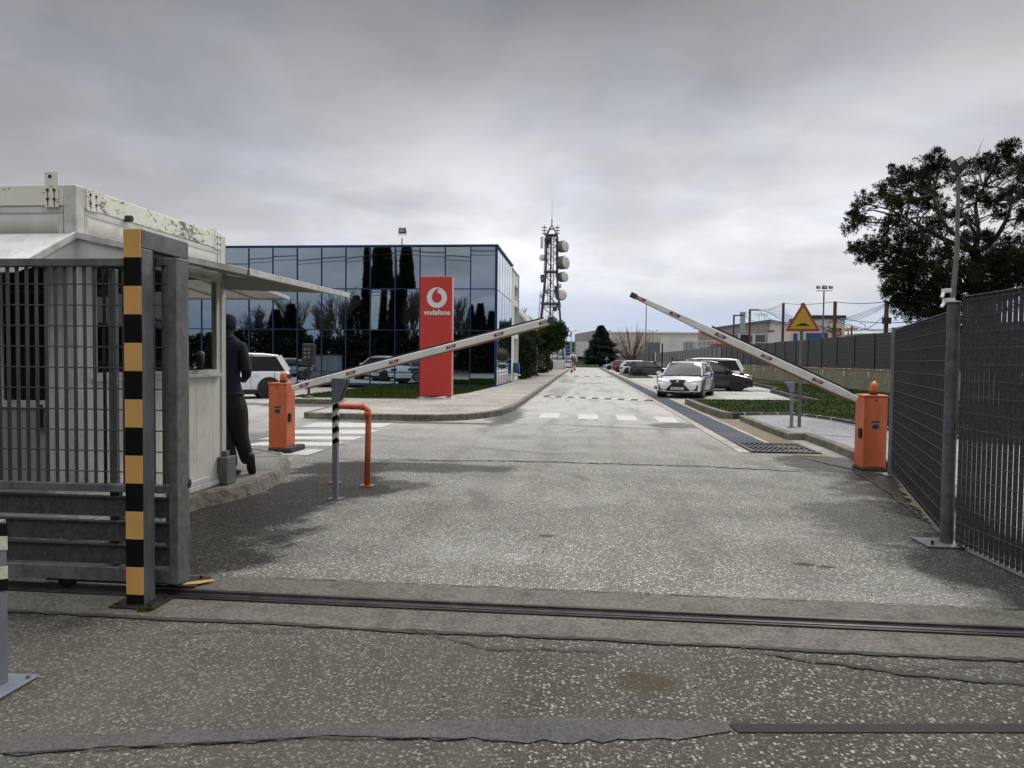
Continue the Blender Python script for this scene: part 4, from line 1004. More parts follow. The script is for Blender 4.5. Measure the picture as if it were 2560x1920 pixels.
# ------------------------------------------------------------------ mesh fence at right
def grating(a, b_, z0, z1, name_label, step=.0665, dz=.133, gatew=.034):
    a, b_ = Vector(a), Vector(b_); d = (b_-a); L_ = d.length; d.normalize(); nn = Vector((d.y, -d.x, 0))
    r = empty('mesh_fence', (*a.xy, 0), name_label, 'fence', 'grating fence panels at right')
    g = MB(); n = int(L_/step)
    for k in range(n+1):
        p_ = a+d*(k*step); 
        q0 = p_+Vector((0,0,z0)); q1 = p_+Vector((0,0,z1)); g.obox(q0, q1, .0035, gatew, nn)
    zz = z0+.05
    while zz < z1: g.cyl(a+nn*.017+Vector((0,0,zz)), b_+nn*.017+Vector((0,0,zz)), .0033, n=5); zz += dz
    g.build('bar_grating', M['grat_r'], r)
    g = MB(); g.obox(a+Vector((0,0,z1)), b_+Vector((0,0,z1)), gatew+.004, .006); g.build('edge_band', M['galv'], r)
    g = MB(); g.obox(a+Vector((0,0,z0)), b_+Vector((0,0,z0)), gatew+.004, .006)
    g.build('edge_band', M['galv'], r)
    return r
FP = (3.12, 6.40); FM = (4.24, 10.22)
grating((3.17, 6.32, 0), (3.30, 2.6, 0), .03, 2.11, 'tall nearest grating fence panel running out of the picture at the right edge')
grating((4.22, 10.14, 0), (3.16, 6.50, 0), .06, 2.0, 'grating fence panel between the orange barrier and the thick round post')
fp = empty('fence_post', (*FP, 0), 'thick round galvanised fence post on a bolted plate, dividing the two grating panels', 'fence post', 'round fence posts')
g = MB(); g.cyl((*FP, .015), (*FP, 2.06), .051, n=20); g.build('post_tube', M['galv_dark'], fp)
g = MB(); g.lathe((*FP, 2.06), [(.06,0),(.055,.015),(.02,.02)], 20); g.build('cap', M['galv'], fp)
g = MB(); g.box(2.90, 3.22, 6.24, 6.56, .004, .016); g.build('base_plate', M['galv_light'], fp, bevel=.003)
g = MB(); g.cyl((2.96, 6.30, .016), (2.96, 6.30, .05), .012, n=6); g.cyl((3.17, 6.27, .016), (3.17, 6.27, .04), .012, n=6); g.build('anchor_bolt', M['rail'], fp)
for zz in (.09, 1.02, 2.02):
    g = MB(); g.box(3.17, 3.215, 6.33, 6.36, zz-.045, zz+.045); g.box(3.215, 3.222, 6.30, 6.36, zz-.02, zz+.02); g.build('clamp', M['logo'], fp, bevel=.003)
fm = empty('fence_post', (*FM, 0), 'slimmer fence post right behind the orange barrier box', 'fence post', 'round fence posts')
g = MB(); g.cyl((*FM, .015), (*FM, 2.03), .05, n=18); g.build('post_tube', M['galv_light'], fm)
g = MB(); g.box(4.12, 4.42, 10.08, 10.36, .004, .016); g.build('base_plate', M['galv_light'], fm)
for zz in (.1, 1.18, 1.95):
    g = MB(); g.box(4.27, 4.31, 10.14, 10.175, zz-.04, zz+.04); g.build('clamp', M['logo'], fm, bevel=.003)
# moss and soil along the foot of the fence
g = ragged([(4.4, 10.6), (4.3, 10.0), (3.9, 8.9), (3.5, 7.5), (3.25, 6.7)], .14, 41, .012, .05, .018); g.build('soil_strip', M['rut'], org=(4, 9, 0), kind='structure')

# flood light pole behind the fence
fl = empty('flood_light_pole', (3.62, 7.6, 0), 'slim grey pole with a tilted flood light in front of the big dark tree', 'lamp post')
b0 = at(2379, 775, 7.6); b1 = at(2392, 630, 7.6); b2 = at(2396, 470, 7.6)
g = MB(); g.cyl((b0.x-.03, 7.6, .13), b0, .036, .027, n=14); g.cyl(b0, b1, .027, .022, n=14); g.cyl(b1, b2, .021, .018, n=14); g.cyl(b2, b2+Vector((.005,0,.1)), .02, n=10); g.build('pole', M['galv'], fl)
c_ = at(2395, 412, 7.55)
g = MB(); vs = []
for yy in (-.06, .06):
    for px_, py_ in ((-.062, .035), (.01, .075), (.055, .015), (.075, -.015), (.02, -.085), (-.025, -.055)): vs.append((c_.x+px_, 7.55+yy, c_.z+py_))
g.add(vs, [(0,1,2,3,4,5)[::-1], (6,7,8,9,10,11)]+[(i, (i+1)%6, 6+(i+1)%6, 6+i) for i in range(6)])
ho = g.build('lamp_housing', M['black'], fl, bevel=.006)
g = MB(); g.add([(c_.x-.05, 7.486, c_.z+.028), (c_.x+.006, 7.486, c_.z+.058), (c_.x+.03, 7.486, c_.z+.015), (c_.x-.024, 7.486, c_.z-.026)], [(0,3,2,1)]); g.build('lens', M['lens'], ho)
g = MB(); g.tube([(c_.x-.06, 7.55, c_.z-.11), (c_.x-.03, 7.55, c_.z-.13), (c_.x+.04, 7.55, c_.z-.11), (c_.x+.1, 7.55, c_.z-.03)], .008, 6); g.build('bracket', M['galv'], fl)
for (px, py, s_) in ((2368, 752, 1), (2362, 728, .7)):
    q = at(px, py, 7.55); g = MB(); g.box(q.x-.05*s_, q.x+.04*s_, 7.47, 7.55, q.z-.018, q.z+.02)
    g.obox((q.x-.05*s_, 7.5, q.z-.02), (q.x-.09*s_, 7.47, q.z-.07), .03, .02)
    g.build('camera_box', M['logo'], fl, bevel=.004)
# ------------------------------------------------------------------ glass office building
FY = 35.0; ZS = [.20, .81, 2.93, 4.98, 7.08]
XM = [at(px, 723, FY).x for px in (622.5,682.6,743.4,804.2,864.7,925.5,987.7,1049.9,1112.8,1176.3,1240.9)]
sp = (XM[-1]-XM[0])/10; XS = [XM[0]-sp*k for k in range(6, 0, -1)]+XM
CX = XS[-1]
ob_ = empty('glass_office', (CX, FY, .16), 'two storey office with a mirrored curtain wall in a thin blue frame, reflecting trees', 'building')
g = MB(); g.box(XS[0]-.1, CX-.12, FY+.15, FY+7.6, .1, 7.0); g.build('core', M['dark'], ob_)
g = MB()
for x_ in XS[:-1]: g.box(x_-.024, x_+.024, FY-.045, FY+.05, .18, 7.02)
for z_ in ZS[1:-1]: g.box(XS[0], CX, FY-.040, FY+.045, z_-.024, z_+.024)
g.box(XS[0], CX+.03, FY-.06, FY+.08, .12, .24); g.box(CX-.07, CX+.055, FY-.055, FY+.07, .12, 7.1)
YS = [FY+1.27*k for k in range(7)]
for y_ in YS[1:]: g.box(CX-.05, CX+.008, y_-.014, y_+.014, .24, 7.02)
for z_ in ZS[1:-1]: g.box(CX-.05, CX+.007, FY+.07, YS[-1], z_-.02, z_+.02)
g.box(CX-.06, CX+.05, FY+.08, YS[-1], .12, .22)
g.build('blue_frame', M['blue'], ob_)
g = MB(); g.box(XS[0], CX+.08, FY-.09, FY+.15, 7.06, 7.16); g.box(CX-.1, CX+.08, FY+.15, YS[-1]+.05, 7.06, 7.16); g.box(XS[0], CX-.1, FY+.15, YS[-1], 7.0, 7.08)
g.build('roof_coping', M['blue'], ob_)
rnd = random.Random(77)
for i in range(len(XS)-1):
    for j in range(4):
        x0, x1, z0, z1 = XS[i]+.02, XS[i+1]-.02, ZS[j]+.02, ZS[j+1]-.02
        tx, tz = rnd.gauss(0, .003), rnd.gauss(0, .003)
        if i == len(XS)-6 and j == 2: tx, tz = .042, -.018    # one pane stands ajar
        g = MB(); cx_, cz_ = (x0+x1)/2, (z0+z1)/2; vs = []
        for a, b_ in ((x0, z0), (x1, z0), (x1, z1), (x0, z1)): vs.append((a, FY+(b_-cz_)*tx+(a-cx_)*tz, b_))
        g.add(vs, [(0,1,2,3)]); g.add([(v[0], v[1]+.012, v[2]) for v in vs], [(3,2,1,0)])
        g.build('glass_pane', M['mirror'], ob_)
for i in range(6):
    for j in range(4):
        y0, y1, z0, z1 = YS[i]+.02, YS[i+1]-.02, ZS[j]+.02, ZS[j+1]-.02
        tx, tz = rnd.gauss(0, .0015), rnd.gauss(0, .0015); g = MB(); cy_, cz_ = (y0+y1)/2, (z0+z1)/2
        vs = [(CX+.002+(b_-cz_)*tx+(a-cy_)*tz, a, b_) for a, b_ in ((y0, z0), (y1, z0), (y1, z1), (y0, z1))]
        g.add(vs, [(0,1,2,3)]); g.build('glass_pane', M['mirror_side'], ob_)
# roof flood light
q = at(1005, 590, 36.5)
rf = empty('roof_flood_light', (q.x, 36.5, 7.08), 'square flood light on a thin mast on top of the glass office', 'flood light')
g = MB(); g.cyl((q.x, 36.5, 7.0), (q.x, 36.5, q.z-.1), .03, n=8); g.cyl((q.x-.06, 36.5, 7.05), (q.x, 36.5, 7.5), .012, n=6); g.build('mast', M['galv'], rf)
zc_ = at(1005, 577, 36.5).z
g = MB(); g.obox((q.x-.16, 36.5, zc_), (q.x+.2, 36.5, zc_), .16, .30, (0,-.25,1)); h_ = g.build('lamp_housing', M['black'], rf, bevel=.02)
g = MB(); g.obox((q.x-.11, 36.40, zc_+.0), (q.x+.15, 36.40, zc_+.0), .01, .2, (0,-.25,1)); g.build('lens', M['lens'], h_)
g = MB(); g.tube([(q.x-.2, 36.5, zc_), (q.x-.2, 36.5, zc_-.22), (q.x+.24, 36.5, zc_-.22), (q.x+.24, 36.5, zc_)], .014, 6); g.build('yoke', M['galv'], rf)

# red totem sign with the round emblem and lettering
tt_ = empty('totem_sign', (-5.05, 24.1, .155), 'tall red totem sign with a white round emblem and white lettering on the pavement', 'sign')
g = MB(); g.box(-5.585, -4.49, 24.0, 24.36, .24, 4.33); g.build('sign_body', M['red'], tt_, bevel=.02)
g = MB(); g.box(-4.489, -4.478, 24.02, 24.34, .26, 4.31); g.build('lit_side_face', M['redside_lit'], tt_)  # thin overlay on the right side, skylight painted in as lighter red
for x_ in (-5.5, -4.58):
    g = MB(); g.box(x_-.18, x_+.18, 23.9, 24.45, .155, .175); g.add([(x_-.12,24.05,.175),(x_+.12,24.05,.175),(x_+.05,24.1,.26),(x_-.05,24.1,.26),(x_-.12,24.35,.175),(x_+.12,24.35,.175),(x_+.05,24.3,.26),(x_-.05,24.3,.26)],
            [(0,1,2,3),(4,7,6,5),(1,5,6,2),(0,3,7,4)]); g.build('foot_plate', M['white'], tt_)
E0 = at(1092.4, 744.2, 24.0); KS = 24/FPX
def emb(px, py): return ((px-724)/13.83*KS*1.0, (888-py)/13.83*KS)
R_ = 356/13.83*KS*1.01
yy_ = 23.99
g = MB(); g.add([(E0.x+R_*cos(2*pi*i/48), yy_, E0.z+R_*sin(2*pi*i/48)) for i in range(48)], [tuple(range(48))[::-1]])
em_ = g.build('emblem', M['logo'], tt_)
inner = [(733,722),(737,680),(748,645),(768,610),(800,575),(823,562),(780,566),(730,580),(680,610),(630,655),(590,710),(562,775),(548,840),(546,900),(560,955),(590,1005),(630,1040),(680,1060),(725,1064),(775,1056),(820,1035),(860,1000),(888,950),(900,890),(893,835),(870,785),(830,745),(785,724)]
g = MB(); pts = [(E0.x+emb(*q)[0], yy_-.004, E0.z+emb(*q)[1]) for q in inner]; g.add(pts, [tuple(range(len(pts)))]); 
me_o = g.build('emblem_mark', M['red'], em_)
vs, fs = text_faces('vodafone', .215, .0065)
xs_ = [v.x for v in vs]; wd_ = max(xs_)-min(xs_); sc_ = .925/wd_
tc = at(1092.4, 781.5, 24.0)
g = MB(); g.add([(tc.x+(v.x-(max(xs_)+min(xs_))/2)*sc_, 23.988, tc.z+v.y*sc_*.98) for v in vs], fs); g.build('lettering', M['logo'], tt_)

# intercom pedestal and utility cabinet on the lawn
q = spot(772, 994, .16)
ic = empty('terminal_pedestal', (q.x, q.y, .16), 'black keypad terminal on a thin pedestal in front of the glass office', 'terminal')
g = MB(); g.cyl((q.x, q.y, .17), (q.x, q.y, 1.35), .045, n=10); g.lathe((q.x, q.y, .16), [(.22,0),(.2,.02),(.06,.06),(.045,.1)], 14); g.build('pedestal', M['black'], ic)
g = MB(); g.obox((q.x, q.y-.05, 1.28), (q.x, q.y+.05, 1.98), .42, .22, (0,1,0)); kp = g.build('keypad_head', M['black'], ic, bevel=.03)
g = MB()
for a in range(2):
    for b_ in range(3): g.box(q.x-.09+.13*a, q.x-.03+.13*a, q.y-.155, q.y-.15, 1.5+.13*b_, 1.57+.13*b_)
g.build('keys', M['greypost'], kp)
uc = empty('utility_cabinet', (-19.5, 17.4, 0), 'dark green grey utility cabinet seen mirrored in the office glass', 'cabinet')
g = MB(); g.box(-20.3, -18.6, 17, 17.8, .0, 1.76); g.build('cabinet_body', M['greypost'], uc, bevel=.01)
g = MB(); g.box(-20.35, -18.55, 16.95, 17.85, 1.76, 1.82); g.build('cabinet_lid', M['galv'], uc, bevel=.01)
g = MB(); g.box(-19.46, -19.44, 17.8, 17.81, .1, 1.7); g.build('door_seam', M['black'], uc)

# ------------------------------------------------------------------ white building further along
wb = empty('white_building', (CX, 43, .16), 'pale rendered two storey wing with dark window recesses behind the glass office', 'building')
g = MB(); g.box(CX-12, CX-.02, FY+7.62, 44.3, .1, 6.95); g.box(CX-12, CX-.02, 44.3, 47.2, .1, .9)
g.box(CX-12, CX-.02, 44.3, 44.5, .9, 6.95); g.box(CX-12, CX-.02, 46.9, 47.2, .9, 6.95); g.box(CX-12, CX-.02, 44.5, 46.9, 2.85, 3.3); g.box(CX-12, CX-.02, 44.5, 46.9, 4.9, 5.4); g.box(CX-12, CX-.02, 44.5, 46.9, 6.2, 6.95)
g.box(CX-12, CX-.5, 44.5, 46.9, .9, 6.2)
g.build('wall', M['bldgwhite'], wb)
g = MB(); g.box(CX-.03, CX+.03, FY+7.7, 47.2, 6.95, 7.02); g.box(CX-.02, CX+.02, 47.0, 47.22, .2, 6.95); g.build('trim', M['bldggrey'], wb)
for z0, z1, mt_ in ((.95, 2.8, 'white'), (3.35, 4.85, 'recess'), (5.45, 6.15, 'white')):
    g = MB(); g.box(CX-.35, CX-.30, 44.55, 46.85, z0, z1); wi = g.build('window', M[mt_], wb)
    g = MB(); g.box(CX-.3, CX+.03, 44.5, 46.9, z0-.06, z0); g.build('sill', M['bldgwhite'], wi)
g = MB(); g.cyl((CX+.02, 44.3, .95), (CX+.35, 44.3, .95), .30, n=16); g.box(CX-.05, CX+.3, 44.0, 44.6, 1.05, 1.3); g.build('blue_alarm_unit', M['bluelit'], wb)
g = MB(); g.box(CX, CX+.4, 43.9, 44.7, .5, .58); g.build('shelf', M['white'], wb)

# long low building beyond the pines
lb = empty('low_building', (-4.6, 60, .16), 'long low white building with a gable roof behind the pines', 'building')
gx = -4.75; ga, gb_ = at(1409, 806, 96), at(1424, 862, 96)
g = MB(); g.box(gx-16, gx, 58, 96, .1, 4.2); g.build('wall', M['bldgwhite'], lb)
rr_ = 5.6; g = MB(); g.add([(gx+1.0, 57.5, 3.6), (gx-1.6, 57.5, 6.5), (gx-16, 57.5, 6.5), (gx-16, 57.5, 3.6), (gx+1.0, 97, 3.6), (gx-1.6, 97, 6.5), (gx-16, 97, 6.5), (gx-16, 97, 3.6)],
    [(0,1,2,3)[::-1], (4,5,6,7), (0,4,5,1)[::-1], (1,5,6,2)[::-1], (0,3,7,4)]); g.build('roof', M['bldggrey'], lb)
g = MB(); g.obox((gx+1.03, 57.45, 3.6), (gx-1.6, 57.45, 6.55), .1, .16, (0,0,1)); g.build('bargeboard', M['white'], lb)
for k in range(6):
    y0 = 62+k*5.4; g = MB(); g.box(gx-.02, gx+.03, y0, y0+2.0, 1.3, 2.9); wi = g.build('window', M['recess'], lb)
    g = MB(); g.box(gx+.03, gx+.06, y0+.95, y0+1.05, 1.3, 2.9); g.build('mullion', M['logo'], wi)
g = MB(); g.box(gx, gx+.9, 58, 60.5, .1, 2.9); g.build('porch', M['bldggrey'], lb)
st_ = empty('entrance_steps', (-4.4, 98, .16), 'flight of pale steps with blue railings at the far end of the pavement', 'steps')
for k in range(6):
    g = MB(); g.box(-4.75, -2.55, 98+k*.32, 100.2, .16+k*.20, .16+(k+1)*.20-.03); g.build('step', M['white'], st_)
g = MB(); g.box(-4.75, -2.55, 100.2, 102.5, .16, 1.5); g.build('landing', M['white'], st_)
g = MB()
for x_ in (-4.7, -3.6, -2.5): g.box(x_-.05, x_+.05, 100.2, 100.3, 1.3, 3.2)
g.box(-4.7, -2.5, 100.2, 100.28, 3.1, 3.2); g.box(-4.7, -2.5, 100.2, 100.28, 2.2, 2.28); g.obox((-2.5, 97.8, 1.0), (-2.5, 100.3, 2.6), .08, .08); g.box(-2.58, -2.5, 97.8, 97.9, .2, 1.1)
g.build('railing', M['bluelit'], st_)

# ------------------------------------------------------------------ totem: lattice telecom tower
TY = 110; TX = at(1378, 700, TY).x
tw = empty('telecom_tower', (TX, TY, 0), 'dark lattice telecom tower hung with drum dishes and topped by a thin whip antenna', 'tower')
def tz(py): return at(1378, py, TY).z
zt, zm, zl = tz(588), tz(680), tz(760)
def hw(z):
    if z > zm: return .82
    return .82+(zm-z)/(zm-0)*1.35
g = MB()
legs = [(-1,-1),(1,-1),(1,1),(-1,1)]
lv = [0]
while lv[-1] < zt-1.2: lv.append(lv[-1]+(2.4 if lv[-1] < zm else 1.0))
lv.append(zt)
for (sx, sy) in legs:
    for a, b_ in zip(lv, lv[1:]): g.cyl((TX+sx*hw(a), TY+sy*hw(a), a), (TX+sx*hw(b_), TY+sy*hw(b_), b_), .13, n=6)
for a, b_ in zip(lv, lv[1:]):
    for i in range(4):
        (s0, t0), (s1, t1) = legs[i], legs[(i+1)%4]
        A0 = Vector((TX+s0*hw(a), TY+t0*hw(a), a)); A1 = Vector((TX+s1*hw(a), TY+t1*hw(a), a)); B0 = Vector((TX+s0*hw(b_), TY+t0*hw(b_), b_)); B1 = Vector((TX+s1*hw(b_), TY+t1*hw(b_), b_))
        g.cyl(A0, B1, .035, n=4); g.cyl(A1, B0, .035, n=4); g.cyl(B0, B1, .045, n=4)
for sx in (-1, 1):
    for sy in (-1, 1): g.cyl((TX+sx*.82, TY+sy*.82, zt), (TX, TY, tz(562)), .08, n=6)
for z_ in (zt+.9,): g.box(TX-.45, TX+.45, TY-.45, TY+.45, z_, z_+.05)
g.build('lattice', M['tower'], tw)
g = MB(); g.box(TX-1.5, TX+1.5, TY-1.5, TY+1.5, zl-.12, zl+.15); g.box(TX-1.0, TX+1.0, TY-1.0, TY+1.0, zm-.12, zm+.12); g.box(TX-.9, TX+.9, TY-.9, TY+.9, zt-.1, zt+.05)
g.build('platform', M['tower'], tw)
g = MB(); g.cyl((TX-.1, TY, 0), (TX-.1, TY, zt), .12, n=6); g.cyl((TX+.35, TY-.2, 0), (TX+.35, TY-.2, zt), .05, n=5); g.cyl((TX-.5, TY-.2, zl), (TX-.5, TY-.2, zt), .04, n=5)
k = 1
while k < zt: g.box(TX+.1, TX+.4, TY-.3, TY-.22, k, k+.05); k += .5
g.build('ladder', M['tower'], tw)
g = MB(); g.cyl((TX, TY, tz(562)), (TX, TY, tz(548)), .08, n=6); g.cyl((TX, TY, tz(548)), (TX, TY, tz(500)), .035, .02, n=5); g.build('whip_antenna', M['tower'], tw)
def dish(px, py, r, dep, ang, mt_='dishw', back='dishd'):
    c_ = at(px, py, TY-.6); d = Vector((sin(ang), -cos(ang), .0))
    g = MB(); g.mat(0); g.lathe(c_, [(r*.5, -dep*1.25), (r*.98, -dep), (r, 0)], 24, d); g.mat(1); g.lathe(c_+d*.01, [(r*.99, 0), (r*.7, .05), (.05, .08)], 24, d)
    g.build('drum_dish', [M[back], M[mt_]], tw)
    g = MB(); g.cyl(c_-d*dep, Vector((TX+(.82 if c_.x > TX else -.82), TY-.8, c_.z)), .07, n=6); g.build('dish_mount', M['tower'], tw)
K = TY/FPX
for px, py, r, dep, ang in ((1413.5, 615.5, 16, 1.0, .95), (1415, 656, 18, 1.1, 1.0), (1412.5, 692, 13.5, .9, .85), (1405, 738, 14, .9, .45), (1353.5, 644, 8.5, .6, -.8), (1371.5, 727, 8, .5, .35),
                            (1352, 739, 6, .35, -.6), (1400, 715, 6, .3, .9), (1399, 764, 7, .3, .8), (1355, 697, 4, .3, -.6)):
    dish(px, py, r*K*.92, dep, ang, back='dishd' if r > 8.6 else 'dishw')
for px, py0, py1 in ((1361, 562, 590), (1393, 562, 590)):
    g = MB(); a, b_ = at(px, py1, TY), at(px, py0, TY); g.cyl(a, b_, .05, n=5)
    for k in range(3):
        zz = b_.z-.5-k*.45; g.box(a.x-.35, a.x+.35, TY-.08, TY+.08, zz, zz+.14)
    g.obox((a.x, TY, a.z+.2), (TX, TY, a.z+.2), .08, .08); g.build('dipole_mast', M['tower'], tw)
a, b_ = at(1355, 592, TY-1), at(1355, 621, TY-1)
g = MB(); g.box(a.x-.22, a.x+.22, TY-1.2, TY-.9, b_.z, a.z); g.build('panel_antenna', M['dishw'], tw)
g = MB()
for sx in (-1, 1): g.cyl((TX+sx*1.15, TY-.8, zl-1), (TX+sx*1.0, TY-.8, zt-.5), .06, n=6)
g.cyl((TX-2.4, TY, 0), (TX-1.6, TY, zl+2), .05, n=5)
for k in range(5): g.obox((TX-2.3+.1*k, TY, 3+k*1.6), (TX-1.6, TY-.6, 3+k*1.6), .05, .05)
g.build('side_rails', M['tower'], tw)
g = MB()
for px, py in ((1357, 700), (1356, 692), (1391, 720), (1390, 729), (1372, 605), (1368, 612), (1374, 598), (1388, 772), (1366, 600)):
    q = at(px, py, TY-.5); g.box(q.x-.3, q.x+.25, TY-.7, TY-.3, q.z-.35, q.z+.3)
g.build('radio_units', M['tower'], tw)
# ------------------------------------------------------------------ cars (built facing +X at the origin, then placed)
def car(label, paint, L_, W_, H_, pos, head, rear='hatch', roofm=None, rim='rim', clad=False, lit=False, group='cars parked beside the road', detail=True, cat='car', name='parked_car'):
    r = empty(name, (0,0,0), label, cat, group); hw_ = W_/2; F, B = L_/2, -L_/2
    pm = M[paint]; zb = .24 if clad else .20; sh = H_*.62
    st = [(F, .36, .62, .72), (F-.08, .26, .70, .86), (F-.35, zb, .77, .95), (F-.95, zb, sh-.05, 1), (F-1.2, zb, sh, 1), (0, zb, sh, 1), (B+.8, zb, sh+.03, 1),
          (B+.25, zb+.02, sh+.03, .96), (B+.06, .30, sh-.02, .88), (B, .36, sh-.12, .78)]
    g = MB(); g.smooth = True; vs = []; n = 11
    for x_, zl_, zt_, wf in st:
        w = hw_*wf; h = zt_-zl_
        sec = [(-w*.80, zl_), (-w*.97, zl_+.07*h), (-w, zl_+.35*h), (-w*.985, zl_+.68*h), (-w*.93, zl_+.90*h), (-w*.80, zt_), (0, zt_+.018)]
        sec = sec+[(-a, b_) for a, b_ in sec[-2::-1]]
        vs += [(x_, a, b_) for a, b_ in sec]
    n = len(vs)//len(st)
    fs = [(k*n+i, (k+1)*n+i, (k+1)*n+(i+1)%n, k*n+(i+1)%n) for k in range(len(st)-1) for i in range(n)]
    fs += [tuple(range(n)), tuple(range(len(vs)-n, len(vs)))[::-1]]
    g.add(vs, fs); bo = g.build('body', pm, r)
    md = bo.modifiers.new('es', 'EDGE_SPLIT'); md.split_angle = radians(38)
    # greenhouse
    rx = {'hatch': (B+.55, B+.10), 'suv': (B+.42, B+.12), 'wagon': (B+.35, B+.08)}[rear]
    gs = [(F-1.02, 0), (F-1.35, .42), (F-1.78, .90), (F-2.1, .985), (-.1, 1), (rx[0]+.5, .975), (rx[0], .90), (rx[0]*.5+rx[1]*.5, .48), (rx[1], 0)]
    g = MB(); vs = []; base = sh-.012; hh = H_-sh
    for x_, f_ in gs:
        zt_ = base+.02+hh*f_; wb_ = hw_*.90; wt_ = wb_-(.17*min(1, f_*1.1))*hw_*1.15
        sec = [(-wb_, base), (-wt_-.012, zt_-.045*min(1, f_*3)), (-wt_+.055, zt_), (0, zt_+.012)]
        sec += [(-a, b_) for a, b_ in sec[-2::-1]]; vs += [(x_, a, b_) for a, b_ in sec]
    n = 7; fs = []; mi = []
    for k in range(len(gs)-1):
        for i in range(n-1):
            fs.append((k*n+i, (k+1)*n+i, (k+1)*n+i+1, k*n+i+1)); roof = 1 <= i <= 4 and 2 <= k <= 5
            mi.append(1 if roof else 0)
    g.v = vs; g.f = fs; g.m = mi; g.sm = [True]*len(fs); 
    gh = g.build('glasshouse', [M['carglass'], M[roofm] if roofm else pm], r)
    md = gh.modifiers.new('es', 'EDGE_SPLIT'); md.split_angle = radians(40)
    for s_ in (-1, 1):
        g = MB()
        def P_(k, f_): # point on side at station k, fraction f of height
            a = Vector(vs[k*n+0]); b_ = Vector(vs[k*n+1]); q = a.lerp(b_, f_); return Vector((q.x, q.y*-s_, q.z))+Vector((0, -s_*-.0, 0))
        o_ = Vector((0, s_*.004, 0))
        g.obox(P_(0, 0)+o_, P_(2, 1)+o_, .075, .03, (0, s_, .3)); g.obox(P_(2, 1)+o_, P_(6, 1)+o_, .035, .04, (0, 0, 1))
        g.obox(P_(6, 1)+o_, P_(8, 0)+o_, .20 if rear != 'hatch' else .26, .03, (0, s_, .3))
        g.build('pillars', M[roofm] if roofm else pm, r)
    g = MB()
    for s_ in (-1, 1):
        xm = (F-2.0+rx[0])/2+.1
        g.obox((xm, s_*(hw_*.90+.004), sh), (xm-.05, s_*(hw_*.715+.012), H_-.06), .07, .02, (0, s_, .3))
        g.box(xm-.01, xm, s_*hw_*.975, s_*(hw_+.003), .35, sh-.04); g.box(F-1.35, F-1.34, s_*hw_*.975, s_*(hw_+.003), .35, sh-.08); g.box(rx[0]+.18, rx[0]+.19, s_*hw_*.975, s_*(hw_+.003), .5, sh-.04)
    g.build('door_seams', M['black'], r)
    Rw = .345 if clad else .32
    for wx in (F-.85, B+.80):
        for s_ in (-1, 1):
            g = MB(); g.cyl((wx, s_*(hw_-.30), Rw+.03), (wx, s_*(hw_+.008), Rw+.03), Rw+.075, n=28); 
            g.build('wheel_arch', M['black'], r)
            g = MB(); y0 = s_*(hw_-.22); g.lathe((wx, y0, Rw), [(Rw*.6, 0), (Rw*.93, 0), (Rw, .04), (Rw, .19), (Rw*.94, .235), (Rw*.66, .238)], 28, (0, s_, 0))
            wh = g.build('wheel', M['tyre'], r)
            g = MB(); g.cyl((wx, s_*(hw_-.02), Rw), (wx, s_*(hw_+.005), Rw), Rw*.62, n=24)
            g.build('rim_well', M['black'], wh)
            g = MB()
            for k in range(5):
                a = 2*pi*k/5+.3; 
                for da in (-.16, .16): g.obox((wx+.05*cos(a), s_*(hw_+.018), Rw+.05*sin(a)), (wx+Rw*.62*cos(a+da), s_*(hw_+.014), Rw+Rw*.62*sin(a+da)), .03, .02, (0, s_, 0))
            g.tube([(wx+Rw*.64*cos(2*pi*k/24), s_*(hw_+.012), Rw+Rw*.64*sin(2*pi*k/24)) for k in range(25)], .014, 5)
            g.build('rim', M[rim], wh)
    g = MB()
    for s_ in (-1, 1):
        g.box(B+1.15, F-1.2, s_*(hw_*.90), s_*(hw_+.006), zb-.02, .34 if clad else .29)
    g.box(F-.3, F+(-.02 if lit else .005), -hw_*.70, hw_*.70, .22, .30 if lit else .34); g.box(B-.005, B+.2, -hw_*.74, hw_*.74, .24, .40)
    g.box(B+.3, F-.3, -hw_*.8, hw_*.8, .16, .25)
    g.build('lower_trim', M['black'], r, bevel=.015)
    for s_ in (-1, 1):
        g = MB(); g.box(F-1.42, F-1.25, s_*(hw_+.03), s_*(hw_+.20), sh+.02, sh+.15); g.box(F-1.36, F-1.30, s_*(hw_*.9), s_*(hw_+.05), sh+.02, sh+.06); mi_ = g.build('wing_mirror', pm if paint != 'cardark' else M['black'], r, bevel=.03)
        g = MB()
        for hx in (0.0, -.95): g.box(hx-.02, hx+.15, s_*(hw_*.985), s_*(hw_+.022), sh-.16, sh-.13)
        g.build('door_handle', pm, r)
        g = MB(); g.add([(F+.008, s_*hw_*.40, .66), (F-.10, s_*hw_*.86, .73), (F-.28, s_*hw_*.955, .76), (F-.28, s_*hw_*.955, .66), (F-.08, s_*hw_*.86, .60), (F+.012, s_*hw_*.42, .61)], [(0,1,2,3,4,5) if s_ > 0 else (5,4,3,2,1,0)])
        g.add([(F-.0+.008, s_*hw_*.40, .66), (F+.012, s_*hw_*.42, .61), (F-.3, s_*hw_*.5, .6)], [(0,1,2)])
        if lit: g = MB(); g.box(F-.3, F-.2, s_*hw_*.90, s_*hw_*.965, .68, .74)
        g.build('headlight', M['lampoff'], r)
        g = MB(); g.box(B-.012, B+.09, s_*hw_*.55, s_*hw_*.88, sh-.30, sh-.16); g.box(B+.02, B+.22, s_*hw_*.86, s_*hw_*.965, sh-.28, sh-.14); g.build('tail_light', M['tail'], r, bevel=.01)
    if not lit: g = MB(); g.box(F-.06, F+.012, -hw_*.38, hw_*.38, .56, .66); g.box(F-.02, F+.014, -hw_*.6, hw_*.6, .36, .50); g.build('grille', M['black'], r)
